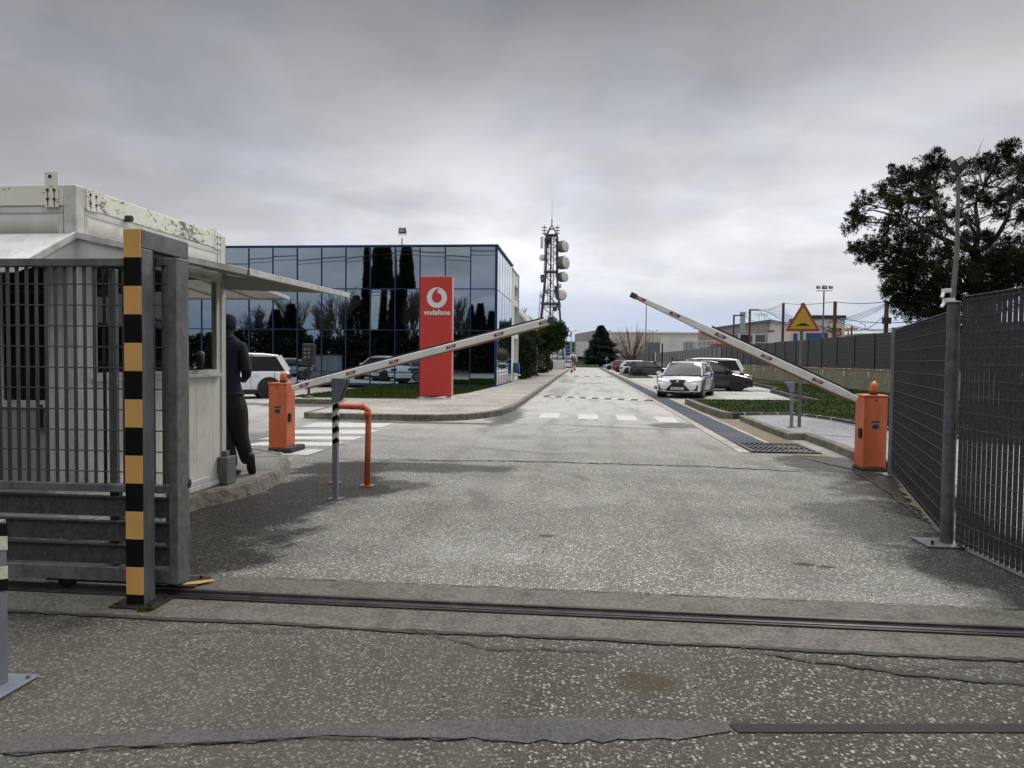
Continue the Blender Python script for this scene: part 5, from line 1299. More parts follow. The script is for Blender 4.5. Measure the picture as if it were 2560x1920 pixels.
    g = MB(); g.box(B-.016, B, -.26, .26, .62, .73); g.build('number_plate', M['plate'], r)
    g = MB(); g.obox((B+.12, 0, sh+.02), (B+.2, .0, sh+.16), hw_*1.2, .01) if False else None
    r.location = (*pos, 0); r.rotation_euler = (0, 0, head); ORG[r.name] = (0,0,0)
    return r

# police-marked white crossover with its lights on
pc = car('white crossover police car with lit headlights, dark grille and roof light bar, facing the gate', 'carwhite', 4.5, 1.84, 1.50, (4.50, 31.6), atan2(-.955, -.30),
         'suv', None, 'rim', True, True, None, cat='police car', name='police_car')
F = 2.25
def onfront(y_, z_, o=.012):
    # follow the curved nose of the body
    return (F+.03+o-.17*(abs(y_)/.85)**3-max(0, z_-.64)*.4, y_, z_)
def face(name, pts, mat_, parent, o=.014):
    g = MB(); g.add([onfront(a, b_, o) for a, b_ in pts], [tuple(range(len(pts)))])
    g.add([Vector(onfront(a, b_, o))-Vector((.05,0,0)) for a, b_ in pts], [tuple(range(len(pts)))[::-1]])
    return g.build(name, mat_, parent)
# bumper skin: a fuller nose than the plain cars
g = MB(); g.smooth = True; cols = [-.86, -.74, -.6, -.45, -.3, -.15, 0, .15, .3, .45, .6, .74, .86]; rows = [.30, .42, .55, .68, .76]
g.add([onfront(a, b_, .0 if b_ > .3 else -.03) for b_ in rows for a in cols], [(k*13+i, k*13+i+1, (k+1)*13+i+1, (k+1)*13+i) for k in range(4) for i in range(12)])
g.build('bumper', M['carwhite'], pc)
gp = [(-.34,.76),(-.18,.77),(0,.775),(.18,.77),(.34,.76),(.27,.66),(.24,.60),(.34,.50),(.47,.36),(.50,.31),(0,.29),(-.50,.31),(-.47,.36),(-.34,.50),(-.24,.60),(-.27,.66)]
gl_ = face('front_grille', gp, M['black'], pc, .022)
g = MB()
for k in range(9):
    zz = .34+k*.05; ww = .20 if .58 < zz < .68 else .26; g.tube([onfront(-ww, zz, .026), onfront(0, zz-.012, .028), onfront(ww, zz, .026)], .004, 4)
g.build('grille_mesh', M['rimdark'], gl_)
g = MB(); g.tube([onfront(a, b_, .03) for a, b_ in ((-.78,.32),(-.55,.30),(-.50,.285),(0,.275),(.50,.285),(.55,.30),(.78,.32))], .012, 5); g.build('chrome_lip', M['chrome'], pc)
g = MB(); g.tube([onfront(.045*cos(a), .71+.035*sin(a), .04) for a in [2*pi*k/16 for k in range(17)]], .006, 4); g.tube([onfront(.012, .735, .04), onfront(-.022, .70, .04), onfront(.03, .695, .04)], .006, 4)
g.build('round_badge', M['chrome'], gl_)
g = MB(); g.add([onfront(-.26, .47, .045), onfront(-.26, .36, .045), onfront(.26, .36, .045), onfront(.26, .47, .045)], [(0,1,2,3)]); pl_ = g.build('number_plate', M['plate'], pc)
vs, fs = text_faces('EA·35707', .105, .001)
g = MB(); g.add([Vector(onfront(0, .415, .049))+Vector((0, v.x, v.y)) for v in vs], fs); g.build('plate_text', M['black'], pl_)
for s_ in (-1, 1):
    face('fog_vent', [(s_*.80,.56),(s_*.76,.56),(s_*.70,.40),(s_*.58,.335),(s_*.78,.33)], M['black'], pc, .04)
    face('daylight_strip', [(s_*.34,.715),(s_*.46,.705),(s_*.80,.755),(s_*.82,.80),(s_*.66,.79),(s_*.50,.735)], M['lamp'], pc, .034)
    face('lamp_housing', [(s_*.36,.70),(s_*.46,.685),(s_*.84,.735),(s_*.86,.775),(s_*.80,.755),(s_*.46,.705)], M['black'], pc, .036)
g = MB(); g.box(-.28, -.0, -.60, .60, 1.555, 1.62); g.box(-.2, -.08, -.5, -.46, 1.49, 1.56); g.box(-.2, -.08, .46, .5, 1.49, 1.56); lb_ = g.build('light_bar', M['tealcap'], pc, bevel=.02)
g = MB(); g.box(-.29, .01, -.06, .06, 1.56, 1.60); g.build('siren_box', M['lampoff'], lb_)
for s_ in (-1, 1):
    y_ = s_*.925
    g = MB(); g.add([(1.15,y_,.90),(.95,y_,.76),(-.1,y_,.84),(-1.6,y_,.92),(-1.6,y_,.96),(-.1,y_,.89),(.85,y_,.86),(1.0,y_,.93)], [(0,1,2,3,4,5,6,7) if s_ < 0 else (7,6,5,4,3,2,1,0)]); g.build('blue_stripe', M['stripe'], pc)
    g = MB(); g.add([(.45,y_,.74),(.33,y_,.74),(.30,y_,.60),(.39,y_,.50),(.48,y_,.60)], [(0,1,2,3,4) if s_ < 0 else (4,3,2,1,0)]); g.build('door_crest', M['tealcap'], pc)
    vs, fs = text_faces('POLICE', .10, .002)
    g = MB(); g.add([(.38-s_*v.x*-1*1 if s_ < 0 else .38-v.x, y_+s_*.002, .42+v.y) for v in vs], fs); g.build('door_lettering', M['greypost'], pc)
for o in pc.children:
    if o.name.startswith('glasshouse'): pass
g = MB(); g.obox((1.22, .60, .965), (.62, .50, 1.40), .02, .01); 
car('dark grey crossover parked side on behind the police car, nose to the lawn', 'cardark', 4.3, 1.78, 1.54, (6.55, 38.3), 0, 'suv', None, 'rimdark', True)
car('tall white estate car whose tail rises behind the dark crossover', 'carwhite', 4.6, 1.85, 1.70, (6.55, 41.3), pi, 'wagon', None, 'rim')
car('small dark red car whose nose sticks out beyond the dark crossover', 'carred', 4.0, 1.7, 1.40, (8.1, 44.3), 0, 'hatch', None, 'rimdark')
car('dark green hatchback with a black roof parked side on left of the police car', 'cargreen', 3.9, 1.73, 1.44, (6.25, 67.5), 0, 'hatch', 'cardark', 'rimdark')
car('white crossover parked between the green hatchback and the dark red estate', 'carwhite', 4.1, 1.76, 1.50, (5.9, 76), 0, 'hatch', None, 'rimdark', True)
car('dark red estate parked left of the white crossover', 'carred', 4.2, 1.75, 1.52, (5.7, 90), 0, 'wagon', None, 'rimdark')
car('pale silver car farthest in the row, left of the dark red estate', 'carsilver', 4.3, 1.75, 1.5, (5.3, 112), pi, 'hatch', None, 'rimdark')
car('white car half hidden behind the far blue stair railings', 'carwhite', 4.2, 1.75, 1.45, (-2.6, 116), pi/2, 'hatch', None, 'rimdark')
CARX = at(712, 940, 26).x-1.75
car('white crossover with tinted windows parked between the man and the glass office', 'carwhite', 4.25, 1.79, 1.66, (CARX, 25.0), atan2(-.55, -.83), 'suv', None, 'rimdark', True, group='cars around the gate')
car('silver car mirrored in the office glass left of the utility cabinet', 'carsilver', 4.3, 1.75, 1.46, (-22.6, 18), 2.2, 'hatch', group='cars around the gate')
car('silver estate mirrored in the office glass low beside the red totem', 'carsilver', 4.4, 1.78, 1.45, (-14.4, 13.0), pi+.15, 'wagon', group='cars around the gate')
# fuel flap and rear detail of the white crossover
# ------------------------------------------------------------------ trees
def leaf(g, p_, d, ln, wd, rnd):
    d = d.normalized(); s_ = d.cross(Vector((rnd.gauss(0,1), rnd.gauss(0,1), rnd.gauss(0,1))))
    if s_.length < 1e-4: return
    s_.normalize(); b = len(g.v)
    g.v += [tuple(p_), tuple(p_+d*ln*.5+s_*wd), tuple(p_+d*ln), tuple(p_+d*ln*.5-s_*wd)]; g.f.append((b, b+1, b+2, b+3)); g.m.append(0); g.sm.append(False)
def rv(rnd):
    while True:
        v = Vector((rnd.uniform(-1,1), rnd.uniform(-1,1), rnd.uniform(-1,1)))
        if .01 < v.length < 1: return v
def limb(g, a, b_, r0, r1, rnd, wob=.12, n=6, sides=6):
    a, b_ = Vector(a), Vector(b_); L_ = (b_-a).length; pts = []
    o1, o2 = rv(rnd)*L_*wob, rv(rnd)*L_*wob
    for k in range(n+1):
        t_ = k/n; q = a.lerp(b_, t_)+o1*sin(pi*t_)+o2*sin(2*pi*t_)*.5; pts.append(q)
    g.tube(pts, [r0+(r1-r0)*k/n for k in range(n+1)], sides); return pts
def clump(g, c_, r, n, rnd, ln, wd, up=.35, flat=.8, out=1.0):
    """foliage sprays: sub-tufts inside the clump, each a burst of needles"""
    k = max(3, int(n/14)); ax_ = (rnd.uniform(.75, 1.3), rnd.uniform(.8, 1.2), rnd.uniform(.6, 1.1)); sh_ = rnd.uniform(-.5, .5)
    for _ in range(k):
        v = Vector((rnd.gauss(0, .52), rnd.gauss(0, .52), rnd.gauss(0, .52))); tc_ = c_+Vector((v.x*r*ax_[0]+v.z*r*sh_, v.y*r*ax_[1], v.z*r*ax_[2]*flat)); dd = (v*out+Vector((0,0,up))+rv(rnd)*.5)
        for _ in range(14):
            p_ = tc_+rv(rnd)*ln*.7; leaf(g, p_, dd.normalized()*.8+rv(rnd)*.75, ln*rnd.uniform(.6, 1.3), wd*rnd.uniform(.6, 1.2), rnd)

# big tree at right
rnd = random.Random(5); TYY = 21.5
bt = empty('big_conifer', (12.35, TYY, .16), 'big dark conifer with open ragged crown behind the mesh fence', 'tree', 'trees on the site')
def r8(px, py, dy=0): return at(2060+px/3.318, 360+py/3.318, TYY+dy)
CL = [(300,640,80),(250,600,45),(320,490,65),(270,870,50),(400,880,75),(460,810,60),(350,940,45),(560,660,85),(640,520,85),(700,320,100),(620,230,45),(760,260,60),(890,130,60),(900,230,90),(960,200,50),(850,380,60),(480,390,45),(560,360,50),
 (560,480,45),(820,500,80),(920,470,70),(680,420,50),(760,820,130),(640,930,115),(560,1060,105),(700,1090,140),(850,980,140),(900,740,100),(700,760,70),(560,1230,60),(620,1320,70),(750,1240,130),(900,1290,140),(850,1420,100),(740,1380,70),(980,1150,120),(1010,900,70),
 (980,620,60),(1080,590,50),(1250,170,60),(1330,130,55),(1480,80,55),(1530,40,40),(1550,170,80),(1620,280,90),(1400,230,50),(1110,300,55),(1180,400,65),(1280,470,65),(1400,480,55),(1550,400,70),(1630,450,80),(1480,600,50),(1350,780,50),(1450,830,80),(1550,860,90),
 (1200,640,45),(1180,800,70),(1330,960,100),(1500,960,110),(1610,1020,110),(1400,1110,120),(1550,1150,120),(1250,1020,90),(1150,1040,90),(1150,1200,100),(1300,1240,110),(1480,1250,100),(1640,640,50),(1060,1260,90),(1100,1400,100),(1300,1420,110),(950,1480,80),(1700,150,90),(1780,400,110),(1850,700,120),(1800,1000,140),(1950,900,120),(1750,560,80)]
tr_, cr_ = MB(), MB()
fork = r8(1250, 900); base = Vector((12.35, TYY, .1)); mid_ = r8(1240, 1120)
tr_.tube([base, base.lerp(mid_, .5)+Vector((.08,0,0)), mid_, fork], [.34, .27, .22, .15], 10)
limbs = []
for (px, py, rr_) in ((640,600,.11),(900,420,.10),(1330,350,.11),(1550,500,.12),(760,1000,.12),(1600,900,.12),(1130,560,.09)):
    a = fork if py < 900 else mid_.lerp(fork, .4)
    limbs.append(limb(tr_, a, r8(px, py, rnd.uniform(-1, 1)), rr_*.78, .03, rnd, .13, 8, 7))
for (px, py, rr_) in CL:
    c_ = r8(px, py, rnd.uniform(-1.3, 1.3)); best = min((q for L__ in limbs for q in L__[2:]), key=lambda q: (q-c_).length+max(0, q.z-c_.z)*.5)
    limb(tr_, best, c_, .035, .012, rnd, .14, 5, 5)
    R__ = rr_/3.318/FPX*TYY
    for _ in range(4): limb(tr_, best.lerp(c_, .6), c_+rv(rnd)*R__*.95, .014, .005, rnd, .15, 3, 4)
    clump(cr_, c_, R__*1.02, int((7400*R__*R__+90)*(1.3 if py > 850 else .8)*1.4), rnd, .092, .0125, .30, .85)
    for _ in range(4):
        c2 = c_+rv(rnd)*R__*1.55; limb(tr_, c_, c2, .010, .004, rnd, .1, 3, 3); clump(cr_, c2, R__*.40, 150, rnd, .092, .0125, .35, .8)
for _ in range(60):   # bare twigs in the gaps
    L__ = rnd.choice(limbs); q = rnd.choice(L__[2:]); limb(tr_, q, q+rv(rnd)*1.2+Vector((0,0,.3)), .018, .004, rnd, .2, 5, 4)
tr_.build('trunk', M['bark'], bt); cr_.build('crown', M['leaf_pine'], bt)

def pine(name, label, base, blobs, Y, scale, leafm, dens, ln, wd, group='trees on the site', barkm='bark', r0=.16, up=.4):
    rnd = random.Random(hash(label) % 1 + len(label)); o = empty(name, base, label, 'tree', group)
    a, c_ = MB(), MB(); top = Vector(base)
    cen = sum((Vector(b_[0]) for b_ in blobs), Vector())/len(blobs)
    fk = Vector(base).lerp(Vector((cen.x*.4+base[0]*.6, base[1], cen.z)), .55); a.tube([base, Vector(base).lerp(fk, .5), fk], [r0, r0*.8, r0*.6], 8)
    for p_, r in blobs:
        p_ = Vector(p_); limb(a, fk, p_, r0*.4, .02, rnd, .12, 5, 5)
        clump(c_, p_, r, int(dens*r*r), rnd, ln, wd, up, .8)
    a.build('trunk', M[barkm], o); c_.build('crown', M[leafm], o); return o
rnd = random.Random(19); Yp = 61
def r8b(px, py, dy=0): return at(1280+px/7.54, 740+py/7.54, Yp+dy)
bl_ = []
for k in range(46):
    a = rnd.uniform(0, 6.28); q = sqrt(rnd.random()); bl_.append((r8b(740+230*q*cos(a), 790+230*q*sin(a), rnd.uniform(-1.3, 1.3)), .42))
bl_ += [(r8b(900,560,0), .35), (r8b(960,700,0), .4), (r8b(780,470,0), .25), (r8b(880,620,0), .4)]
pine('pine_tree', 'dense green rounded pine over the pavement in front of the telecom tower', (-4.2, Yp, .16), bl_, Yp, 1, 'leaf_green', 6500, .16, .032)
bl_ = []
for k in range(24):
    a = rnd.uniform(0, 6.28); q = sqrt(rnd.random()); bl_.append((r8b(310+170*q*cos(a), 800+120*q*sin(a), -4+rnd.uniform(-1, 1)), .38))
pine('pine_tree', 'smaller pine crown between the white wing and the rounded pine', (-4.6, Yp-4, .16), bl_, Yp, 1, 'leaf_green', 6500, .16, .032)

def bush(name, label, x0, x1, y0, y1, z0, z1, n, leafm, ln=.12, wd=.03, group='hedges along the pavement', lumps=.18):
    rnd = random.Random(len(label)); o = empty(name, ((x0+x1)/2, (y0+y1)/2, z0), label, 'hedge', group); g = MB()
    cx_, cy_, cz_ = (x0+x1)/2, (y0+y1)/2, (z0+z1)/2; hx, hy, hz = (x1-x0)/2, (y1-y0)/2, (z1-z0)/2
    for _ in range(n):
        v = rv(rnd).normalized(); m_ = max(abs(v.x), abs(v.y), abs(v.z)); v = v/(m_*.55+.45*1.0) ; v = v*rnd.uniform(.72, 1.0)
        nn = mnoise.noise(Vector((v.x*3+len(label), v.y*3, v.z*3)))*lumps+1
        p_ = Vector((cx_+v.x*hx*nn, cy_+v.y*hy*nn, cz_+v.z*hz*nn))
        if p_.z < z0: p_.z = z0+rnd.random()*.1
        leaf(g, p_, v+rv(rnd)*.9, ln*rnd.uniform(.6, 1.3), wd*rnd.uniform(.7, 1.3), rnd)
    g.build('foliage', M[leafm], o)
    g = MB()
    for k in range(7): g.cyl((cx_, cy_, z0), (cx_+hx*.5*cos(k), cy_+hy*.5*sin(k), z0+hz*1.2), .03, .01, n=5)
    g.build('stems', M['bark'], o); return o
bush('hedge', 'dark bushy shrub against the white wing beside the pavement', -5.2, -3.55, 48, 56, .16, 3.1, 15000, 'leaf_hedge', .17, .045, lumps=.4)
bush('hedge', 'clipped block hedge farther along behind the white post', -5.0, -3.5, 70, 77, .16, 2.35, 7000, 'leaf_hedge', .13, .04)
g = MB(); g.cyl((-4.25, 64.5, .16), (-4.25, 64.5, 1.6), .09, n=8); g.lathe((-4.25, 64.5, 1.6), [(.1, 0), (.1, .05), (.02, .12)], 8)
tag(g.build('bollard', M['white'], org=(-4.25, 64.5, .16)), 'white post between the two hedges on the pavement edge', 'post')

def bare_tree(name, label, base, H_, spread, rnd, levels=5, r0=.2, matn='twig', group='bare trees', kids=3, fan=False, trunk=.25):
    o = empty(name, base, label, 'tree', group); g, tw_ = MB(), MB()
    def grow(a, d, L_, r, lv):
        tgt = g if lv > levels-3 else tw_
        b_ = a+d*L_; pts = []
        o1 = rv(rnd)*L_*.10
        for k in range(4): pts.append(a.lerp(b_, k/3)+o1*sin(pi*k/3))
        tgt.tube(pts, [r, r*.88, r*.76, r*.62], 5 if lv > 1 else 3)
        if lv == 0: return
        for k in range(kids if lv < levels else kids+3):
            t_ = 1 if k == 0 else rnd.uniform(.45, 1); p_ = a.lerp(b_, t_)
            nd = (d+rv(rnd)*spread*(1.25 if lv == levels and fan else 1)+Vector((0,0,.16))).normalized()
            grow(p_, nd, L_*rnd.uniform(.58, .85), r*.60, lv-1)
    L0 = H_*trunk; grow(Vector(base), Vector((0,0,1)), L0, r0, levels)
    g.build('trunk', M[matn], o); tw_.build('crown', M[matn], o)
    # scale crown to the height wanted
    zs = [v.co.z for c_ in o.children for v in c_.data.vertices]; s_ = H_/max(zs); o.scale = (s_, s_, s_); return o
rnd = random.Random(31)
fo = empty('bare_tree', (12.0, 180, 0), 'wide fan shaped bare tree in front of the cream warehouse', 'tree', 'bare trees')
g, tw_ = MB(), MB(); b0 = Vector((12.0, 180, 0)); g.tube([b0, b0+Vector((0,0,1.1))], [.42, .36], 7)
for k in range(46):
    an = rnd.uniform(-1.15, 1.15); de = rnd.uniform(-.7, .7); d = Vector((sin(an), de*.7, cos(an)*1.05)).normalized(); L_ = (5.0+2.6*cos(an))*rnd.uniform(.75, 1.05)
    st0 = b0+Vector((0,0,rnd.uniform(.7, 1.2))); e_ = st0+d*L_; e_.z += .5; pts = limb(g, st0, e_, .11, .028, rnd, .05, 7, 4)
    for j in range(9):
        q = pts[rnd.randint(2, 7)]; dd = (d+rv(rnd)*.45+Vector((0,0,.25))).normalized(); e2 = q+dd*rnd.uniform(.8, 2.3); p2 = limb(tw_, q, e2, .035, .014, rnd, .08, 3, 3)
        for _ in range(2): q2 = p2[rnd.randint(1, 3)]; limb(tw_, q2, q2+(dd+rv(rnd)*.5).normalized()*rnd.uniform(.4, 1.1), .02, .009, rnd, .05, 2, 3)
g.build('trunk', M['twig'], fo); tw_.build('crown', M['twig'], fo)
bare_tree('bare_tree', 'smaller bare tree just right of the fan shaped one', (17.0, 185, 0), 5.6, .6, rnd, 5, .16, 'twig')
bare_tree('bare_tree', 'bare tree behind the gabled shed on the right', (at(1815, 850, 135).x, 135, 1), 7.0, .6, rnd, 6, .2, 'twigdark')
bare_tree('bare_tree', 'dark bare tree rising left of the telecom tower behind the white wing', (-7.0, 76, 0), 7.5, .42, rnd, 6, .18, 'twigdark', trunk=.3)
bare_tree('bare_tree', 'second dark bare tree at the foot of the telecom tower', (-5.6, 78, 0), 6.4, .42, rnd, 6, .16, 'twigdark', trunk=.3)

def spruce(name, label, base, H_, R_, leafm, n, rnd, ln=.5, wd=.09, power=1.0, z0=.06, group='conifers', cyp=False):
    o = empty(name, base, label, 'tree', group); g, t_ = MB(), MB(); b0 = Vector(base)
    t_.cyl(b0, b0+Vector((0,0,H_*.93)), R_*.09+.05, .02, n=7); t_.build('trunk', M['bark'], o)
    arms = [(rnd.uniform(0, 2*pi), rnd.uniform(.8, 1.15), rnd.uniform(0, 1)) for _ in range(int(H_*7))]
    for _ in range(n):
        f_ = z0+(1-z0)*(rnd.random()**1.35 if not cyp else rnd.random()); az = rnd.uniform(0, 2*pi)
        if cyp: rr_ = R_*(min(1, (1-f_)*2.3)**.6)*(.35+.65*min(1, f_*4))
        else: rr_ = R_*(1-f_)**power
        lump = 1+(.32 if cyp else .5)*mnoise.noise(Vector((cos(az)*1.6, sin(az)*1.6, f_*H_*(.9 if not cyp else .6)+base[0])))+(.12 if cyp else .34)*mnoise.noise(Vector((cos(az)*4, sin(az)*4, f_*H_*1.6)))
        if not cyp: lump *= .72+.42*abs(sin(f_*H_*2.2+az*1.5))
        q = rr_*lump*(rnd.uniform(.35, 1) ** .5); d = Vector((cos(az), sin(az), -.15 if not cyp else 1.6))
        p_ = b0+Vector((cos(az)*q, sin(az)*q, f_*H_)); leaf(g, p_, d+rv(rnd)*.45, ln*rnd.uniform(.6, 1.2), wd*rnd.uniform(.7, 1.3), rnd)
    g.build('crown', M[leafm], o); return o
rnd = random.Random(13)
spruce('spruce_tree', 'dark conical spruce in front of the grey end of the warehouse', (at(1502, 880, 170).x, 170, 0), 9.6, 4.3, 'leaf_spruce', 22000, rnd, .7, .10, .85)

# trees across the road behind the viewpoint, mirrored in the office glass (virtual distance Y -> real y = 2*35 - Y)
def mir(px, py, Y): q = at(px, py, Y); return q.x, 2*FY-Y, q.z
for px, top, hwp, Y, lab in ((916, 612, 8, 88, 'slimmest cypress mirrored in the office glass, left of the widest one'), (958, 560, 29, 86, 'widest dark cypress mirrored in the office glass, taller than the roof'),
                             (1008, 596, 21, 86, 'cypress mirrored in the office glass just left of the red totem')):
    x_, y_, z_ = mir(px, top, Y)
    spruce('cypress_tree', lab, (x_, y_, 0), z_, hwp*Y/FPX, 'leaf_cyp', 22000 if hwp > 20 else 9000, rnd, .42, .10, 1, .02, 'trees across the road mirrored in the glass', True)
for px, top, hwp, Y, lab in ((892, 738, 27, 84, 'broad dark conifer mirrored left of the cypresses'), (690, 776, 20, 82, 'pointed conifer mirrored behind the bare trees near the cabin awning'),
                             (728, 762, 24, 83, 'ragged conifer mirrored among the bare trees'), (1182, 768, 13, 96, 'small pointed conifer mirrored right of the totem'),
                             (1207, 765, 12, 97, 'small slim conifer mirrored near the office corner'), (1234, 785, 10, 99, 'low conifer mirrored at the office corner'),
                             (965, 727, 24, 80, 'conifer mirrored in the pane that stands ajar')):
    x_, y_, z_ = mir(px, top, Y)
    spruce('conifer_tree', lab, (x_, y_, 0), z_, hwp*Y/FPX*2.9, 'leaf_cyp', 14000, rnd, .42, .09, 1.05, .02, 'trees across the road mirrored in the glass')
rnd = random.Random(37)
for px, top, Y, lv, lab in ((640, 762, 84, 6, 'low bare tree mirrored at the left of the office glass'), (750, 718, 84, 6, 'tall bare tree mirrored in the glass above the ragged conifer'),
                            (845, 708, 82, 6, 'dense bare tree mirrored in the glass left of the broad conifer'), (800, 740, 88, 6, 'thin bare tree mirrored between two others'),
                            (1040, 725, 84, 6, 'bare tree mirrored in the glass behind the totem'), (1160, 728, 90, 6, 'bare tree mirrored in the glass right of the totem')):
    x_, y_, z_ = mir(px, top, Y)
    bare_tree('bare_tree', lab, (x_, y_, 0), z_, .5, rnd, lv, .2, 'twigdark', 'trees across the road mirrored in the glass', trunk=.22)
rnd = random.Random(3)
g = MB()
for _ in range(26000):
    x_ = rnd.uniform(-62, 6); h_ = 3.9+1.5*mnoise.noise(Vector((x_*.22, 0, 0)))+.8*mnoise.noise(Vector((x_*.9, 3, 0)))
    p_ = Vector((x_, -11+rnd.uniform(-1.2, 1.2), rnd.random()**.7*h_)); leaf(g, p_, rv(rnd)+Vector((0,0,.4)), .5, .13, rnd)
g.mat(0); ho_ = g
ho_.build('hedge_row', M['leaf_cyp'], org=(-30, -11, 0)); tag(bpy.data.objects['hedge_row'], 'long dark hedge across the road mirrored along the foot of the office glass', 'hedge')
for k in range(3):
    pts = []
    for i in range(25):
        f_ = i/24; q = Vector((-62+80*f_, -15, 0)); pts.append((q.x, -15, 12.2+.45*k*(1 if k < 2 else .55)+1.6*f_+2.0*(2*(f_*2 % 1)-1)**2*.5))
    g = MB(); g.tube(pts, .035, 4); tag(g.build('power_line', M['wire'], org=(-22, -15, 12)), ('upper', 'middle', 'lower')[2-k]+' of the three power lines mirrored across the office glass', 'cable', 'power lines mirrored in the glass')
# ------------------------------------------------------------------ right side: retaining wall, dark fence, far structures
WX = 14.0
rw = empty('retaining_wall', (WX, 30, .1), 'long stained tan concrete retaining wall below the dark metal fence', 'wall')
g = MB(); g.box(WX, WX+.25, 6, 150, .05, 1.17); g.build('wall_face', M['wallconc'], rw, bevel=.01)
g = MB(); g.box(WX-.02, WX+.27, 6, 150, 1.17, 1.195); g.build('coping', M['pave_tan'], rw)
g = MB()
for k in range(30): g.box(WX-.003, WX, 12+k*4.6, 12.02+k*4.6, .1, 1.16)
g.build('joints', M['joint'], rw)
for k in range(14):
    y_ = 29.8+k*3.4; g = MB(); g.box(WX-.03, WX, y_-.06, y_+.06, .82, 1.09)
    g.build('white_plate', M['white'], rw, bevel=.004)
g = MB(); g.add([(WX+.2, 6, 1.15), (130, 6, 1.15), (130, 300, 1.15), (WX+.2, 300, 1.15)], [(0,1,2,3)]); g.build('terrain', M['rut'], kind='structure')
g = MB(); rnd = random.Random(6)
for k in range(150):
    y_ = rnd.uniform(26, 60) ; s_ = rnd.uniform(.03, .11); x_ = WX+.26+rnd.random()*.1; g.box(x_, x_+s_, y_, y_+s_*2, 1.15, 1.2+rnd.random()*.10)
tag(g.build('rubble', M['brick'], org=(WX+.3, 40, 1.15)), 'broken red brick rubble lying on top of the retaining wall', 'rubble', kind='stuff')
df = empty('metal_fence', (WX+.45, 30, 1.15), 'long dark corrugated metal fence on top of the retaining wall', 'fence')
g = MB(); g2 = MB(); y_ = 8.0; k = 0
while y_ < 150:
    mb = g if y_ < 75 else g2
    mb.box(WX+.44, WX+.47, y_+.05, y_+2.62, 1.22, 2.98+.02*(k % 3)); 
    if y_ < 75:
        for j in range(9): mb.box(WX+.425, WX+.44, y_+.06, y_+2.6, 1.36+j*.185, 1.372+j*.185)
    y_ += 2.65; k += 1
g.build('panels', M['fenced'], df); g2.build('panels', M['fencel'], df)
y_ = 8.0
while y_ < 150: g = MB(); g.box(WX+.40, WX+.50, y_-.04, y_+.04, 1.15, 3.0); g.build('post', M['rail'], df); y_ += 2.65
sf = empty('metal_fence', (9, 200, 0), 'pale corrugated fence closing off the far end of the car park', 'fence')
g = MB(); k = 0
p0, p1 = Vector((14.3, 150, 0)), Vector((10.8, 225, 0))
for k in range(30):
    a, b_ = p0.lerp(p1, k/30), p0.lerp(p1, (k+.94)/30); g.obox(a+Vector((0,0,1.6)), b_+Vector((0,0,1.6)), .05, 2.6)
g.build('panels', M['fencel'], sf)

# far green, low wall, roads
sheet('far_field', ccw([(-14,142),(10.8,136),(13,150),(12.5,225),(-60,225),(-60,142)]), .01, M['grass'])
g = MB(); g.box(-30, 10.8, 226, 226.4, 0, 2.0); g.box(-30, 3.5, 215, 215.4, 0, .9)
tag(g.build('low_wall', M['lowwall'], org=(-5, 226, 0)), 'low weathered concrete wall beyond the far grass', 'wall')

# warehouse
wh_ = empty('warehouse', (30, 240, 0), 'huge warehouse with a grey end wall and a long cream side in the far background', 'building')
YW = 236
def wp(px, py, Y=YW): return at(px, py, Y)
a0 = wp(1437, 835); a1 = wp(1500, 824); a2 = wp(1525, 829)
g = MB(); pts = [(a0.x, YW, 0), (a2.x, YW, 0), (a2.x, YW, a2.z), (a1.x, YW, a1.z), (a0.x, YW, a0.z)]; g.slab(pts, (0,1,0), 60); g.build('end_wall', M['ware1'], wh_)
b0, b1 = wp(1525, 830), wp(1990, 834)
g = MB(); g.box(b0.x, b1.x, YW-.3, YW+59, 0, b0.z); g.build('side_wall', M['ware2'], wh_)
c0 = wp(1650, 845); g = MB(); g.box(c0.x, b1.x, YW-.6, YW-.3, 0, c0.z); g.build('pale_lower_wall', M['ware3'], wh_)
g = MB(); g.box(b0.x-.4, b0.x+.3, YW-1, YW-.3, 0, b0.z+.5); g.box(b0.x, b1.x, YW-.5, YW-.3, b0.z-.35, b0.z+.1)
for px in (1646, 1676, 1686): q = wp(px, 840); g.box(q.x-.12, q.x+.12, YW-.9, YW-.6, 0, q.z)
g.build('downpipes', M['ware3'], wh_)
g = MB()
for px0, px1, y0, y1 in ((1538,1544,876,883),(1550,1556,876,883),(1524,1534,874,882)): a, b_ = wp(px0, y1), wp(px1, y0); g.box(a.x, b_.x, YW-.5, YW-.3, a.z, b_.z)
g.build('windows', M['recess'], wh_)
g = MB(); a, b_ = wp(1442, 880, 225), wp(1470, 854, 225)
g.box(a.x, b_.x, 225, 234, 2.5, b_.z); 
for x_ in (a.x, b_.x): g.box(x_-.2, x_+.2, 224.5, 225, 0, b_.z)
tag(g.build('loading_shelter', M['ware3'], org=(a.x, 225, 0)), 'pale boxy loading shelter with dark posts against the grey warehouse end', 'shelter')
for px0, px1, y0, lab, mt_ in ((1620, 1649, 856, 'grey box shaped kiosk behind the fence right of the fan shaped bare tree', 'fencel'), (1716, 1771, 854, 'pale grey storage container behind the fence under the right boom', 'bldggrey')):
    Y = 155; a, b_ = at(px0, y0, Y), at(px1, y0, Y)
    r = empty('storage_container', (a.x, Y, 1), lab, 'container', 'boxes behind the fence')
    g = MB(); g.box(a.x, b_.x, Y, Y+5, 1, a.z); g.build('box', M[mt_], r)
    g = MB(); n = 5
    for k in range(n+1): x_ = a.x+(b_.x-a.x)*k/n; g.box(x_-.09, x_+.09, Y-.1, Y, 1, a.z+.05)
    g.build('ribs', M['greypost'], r)
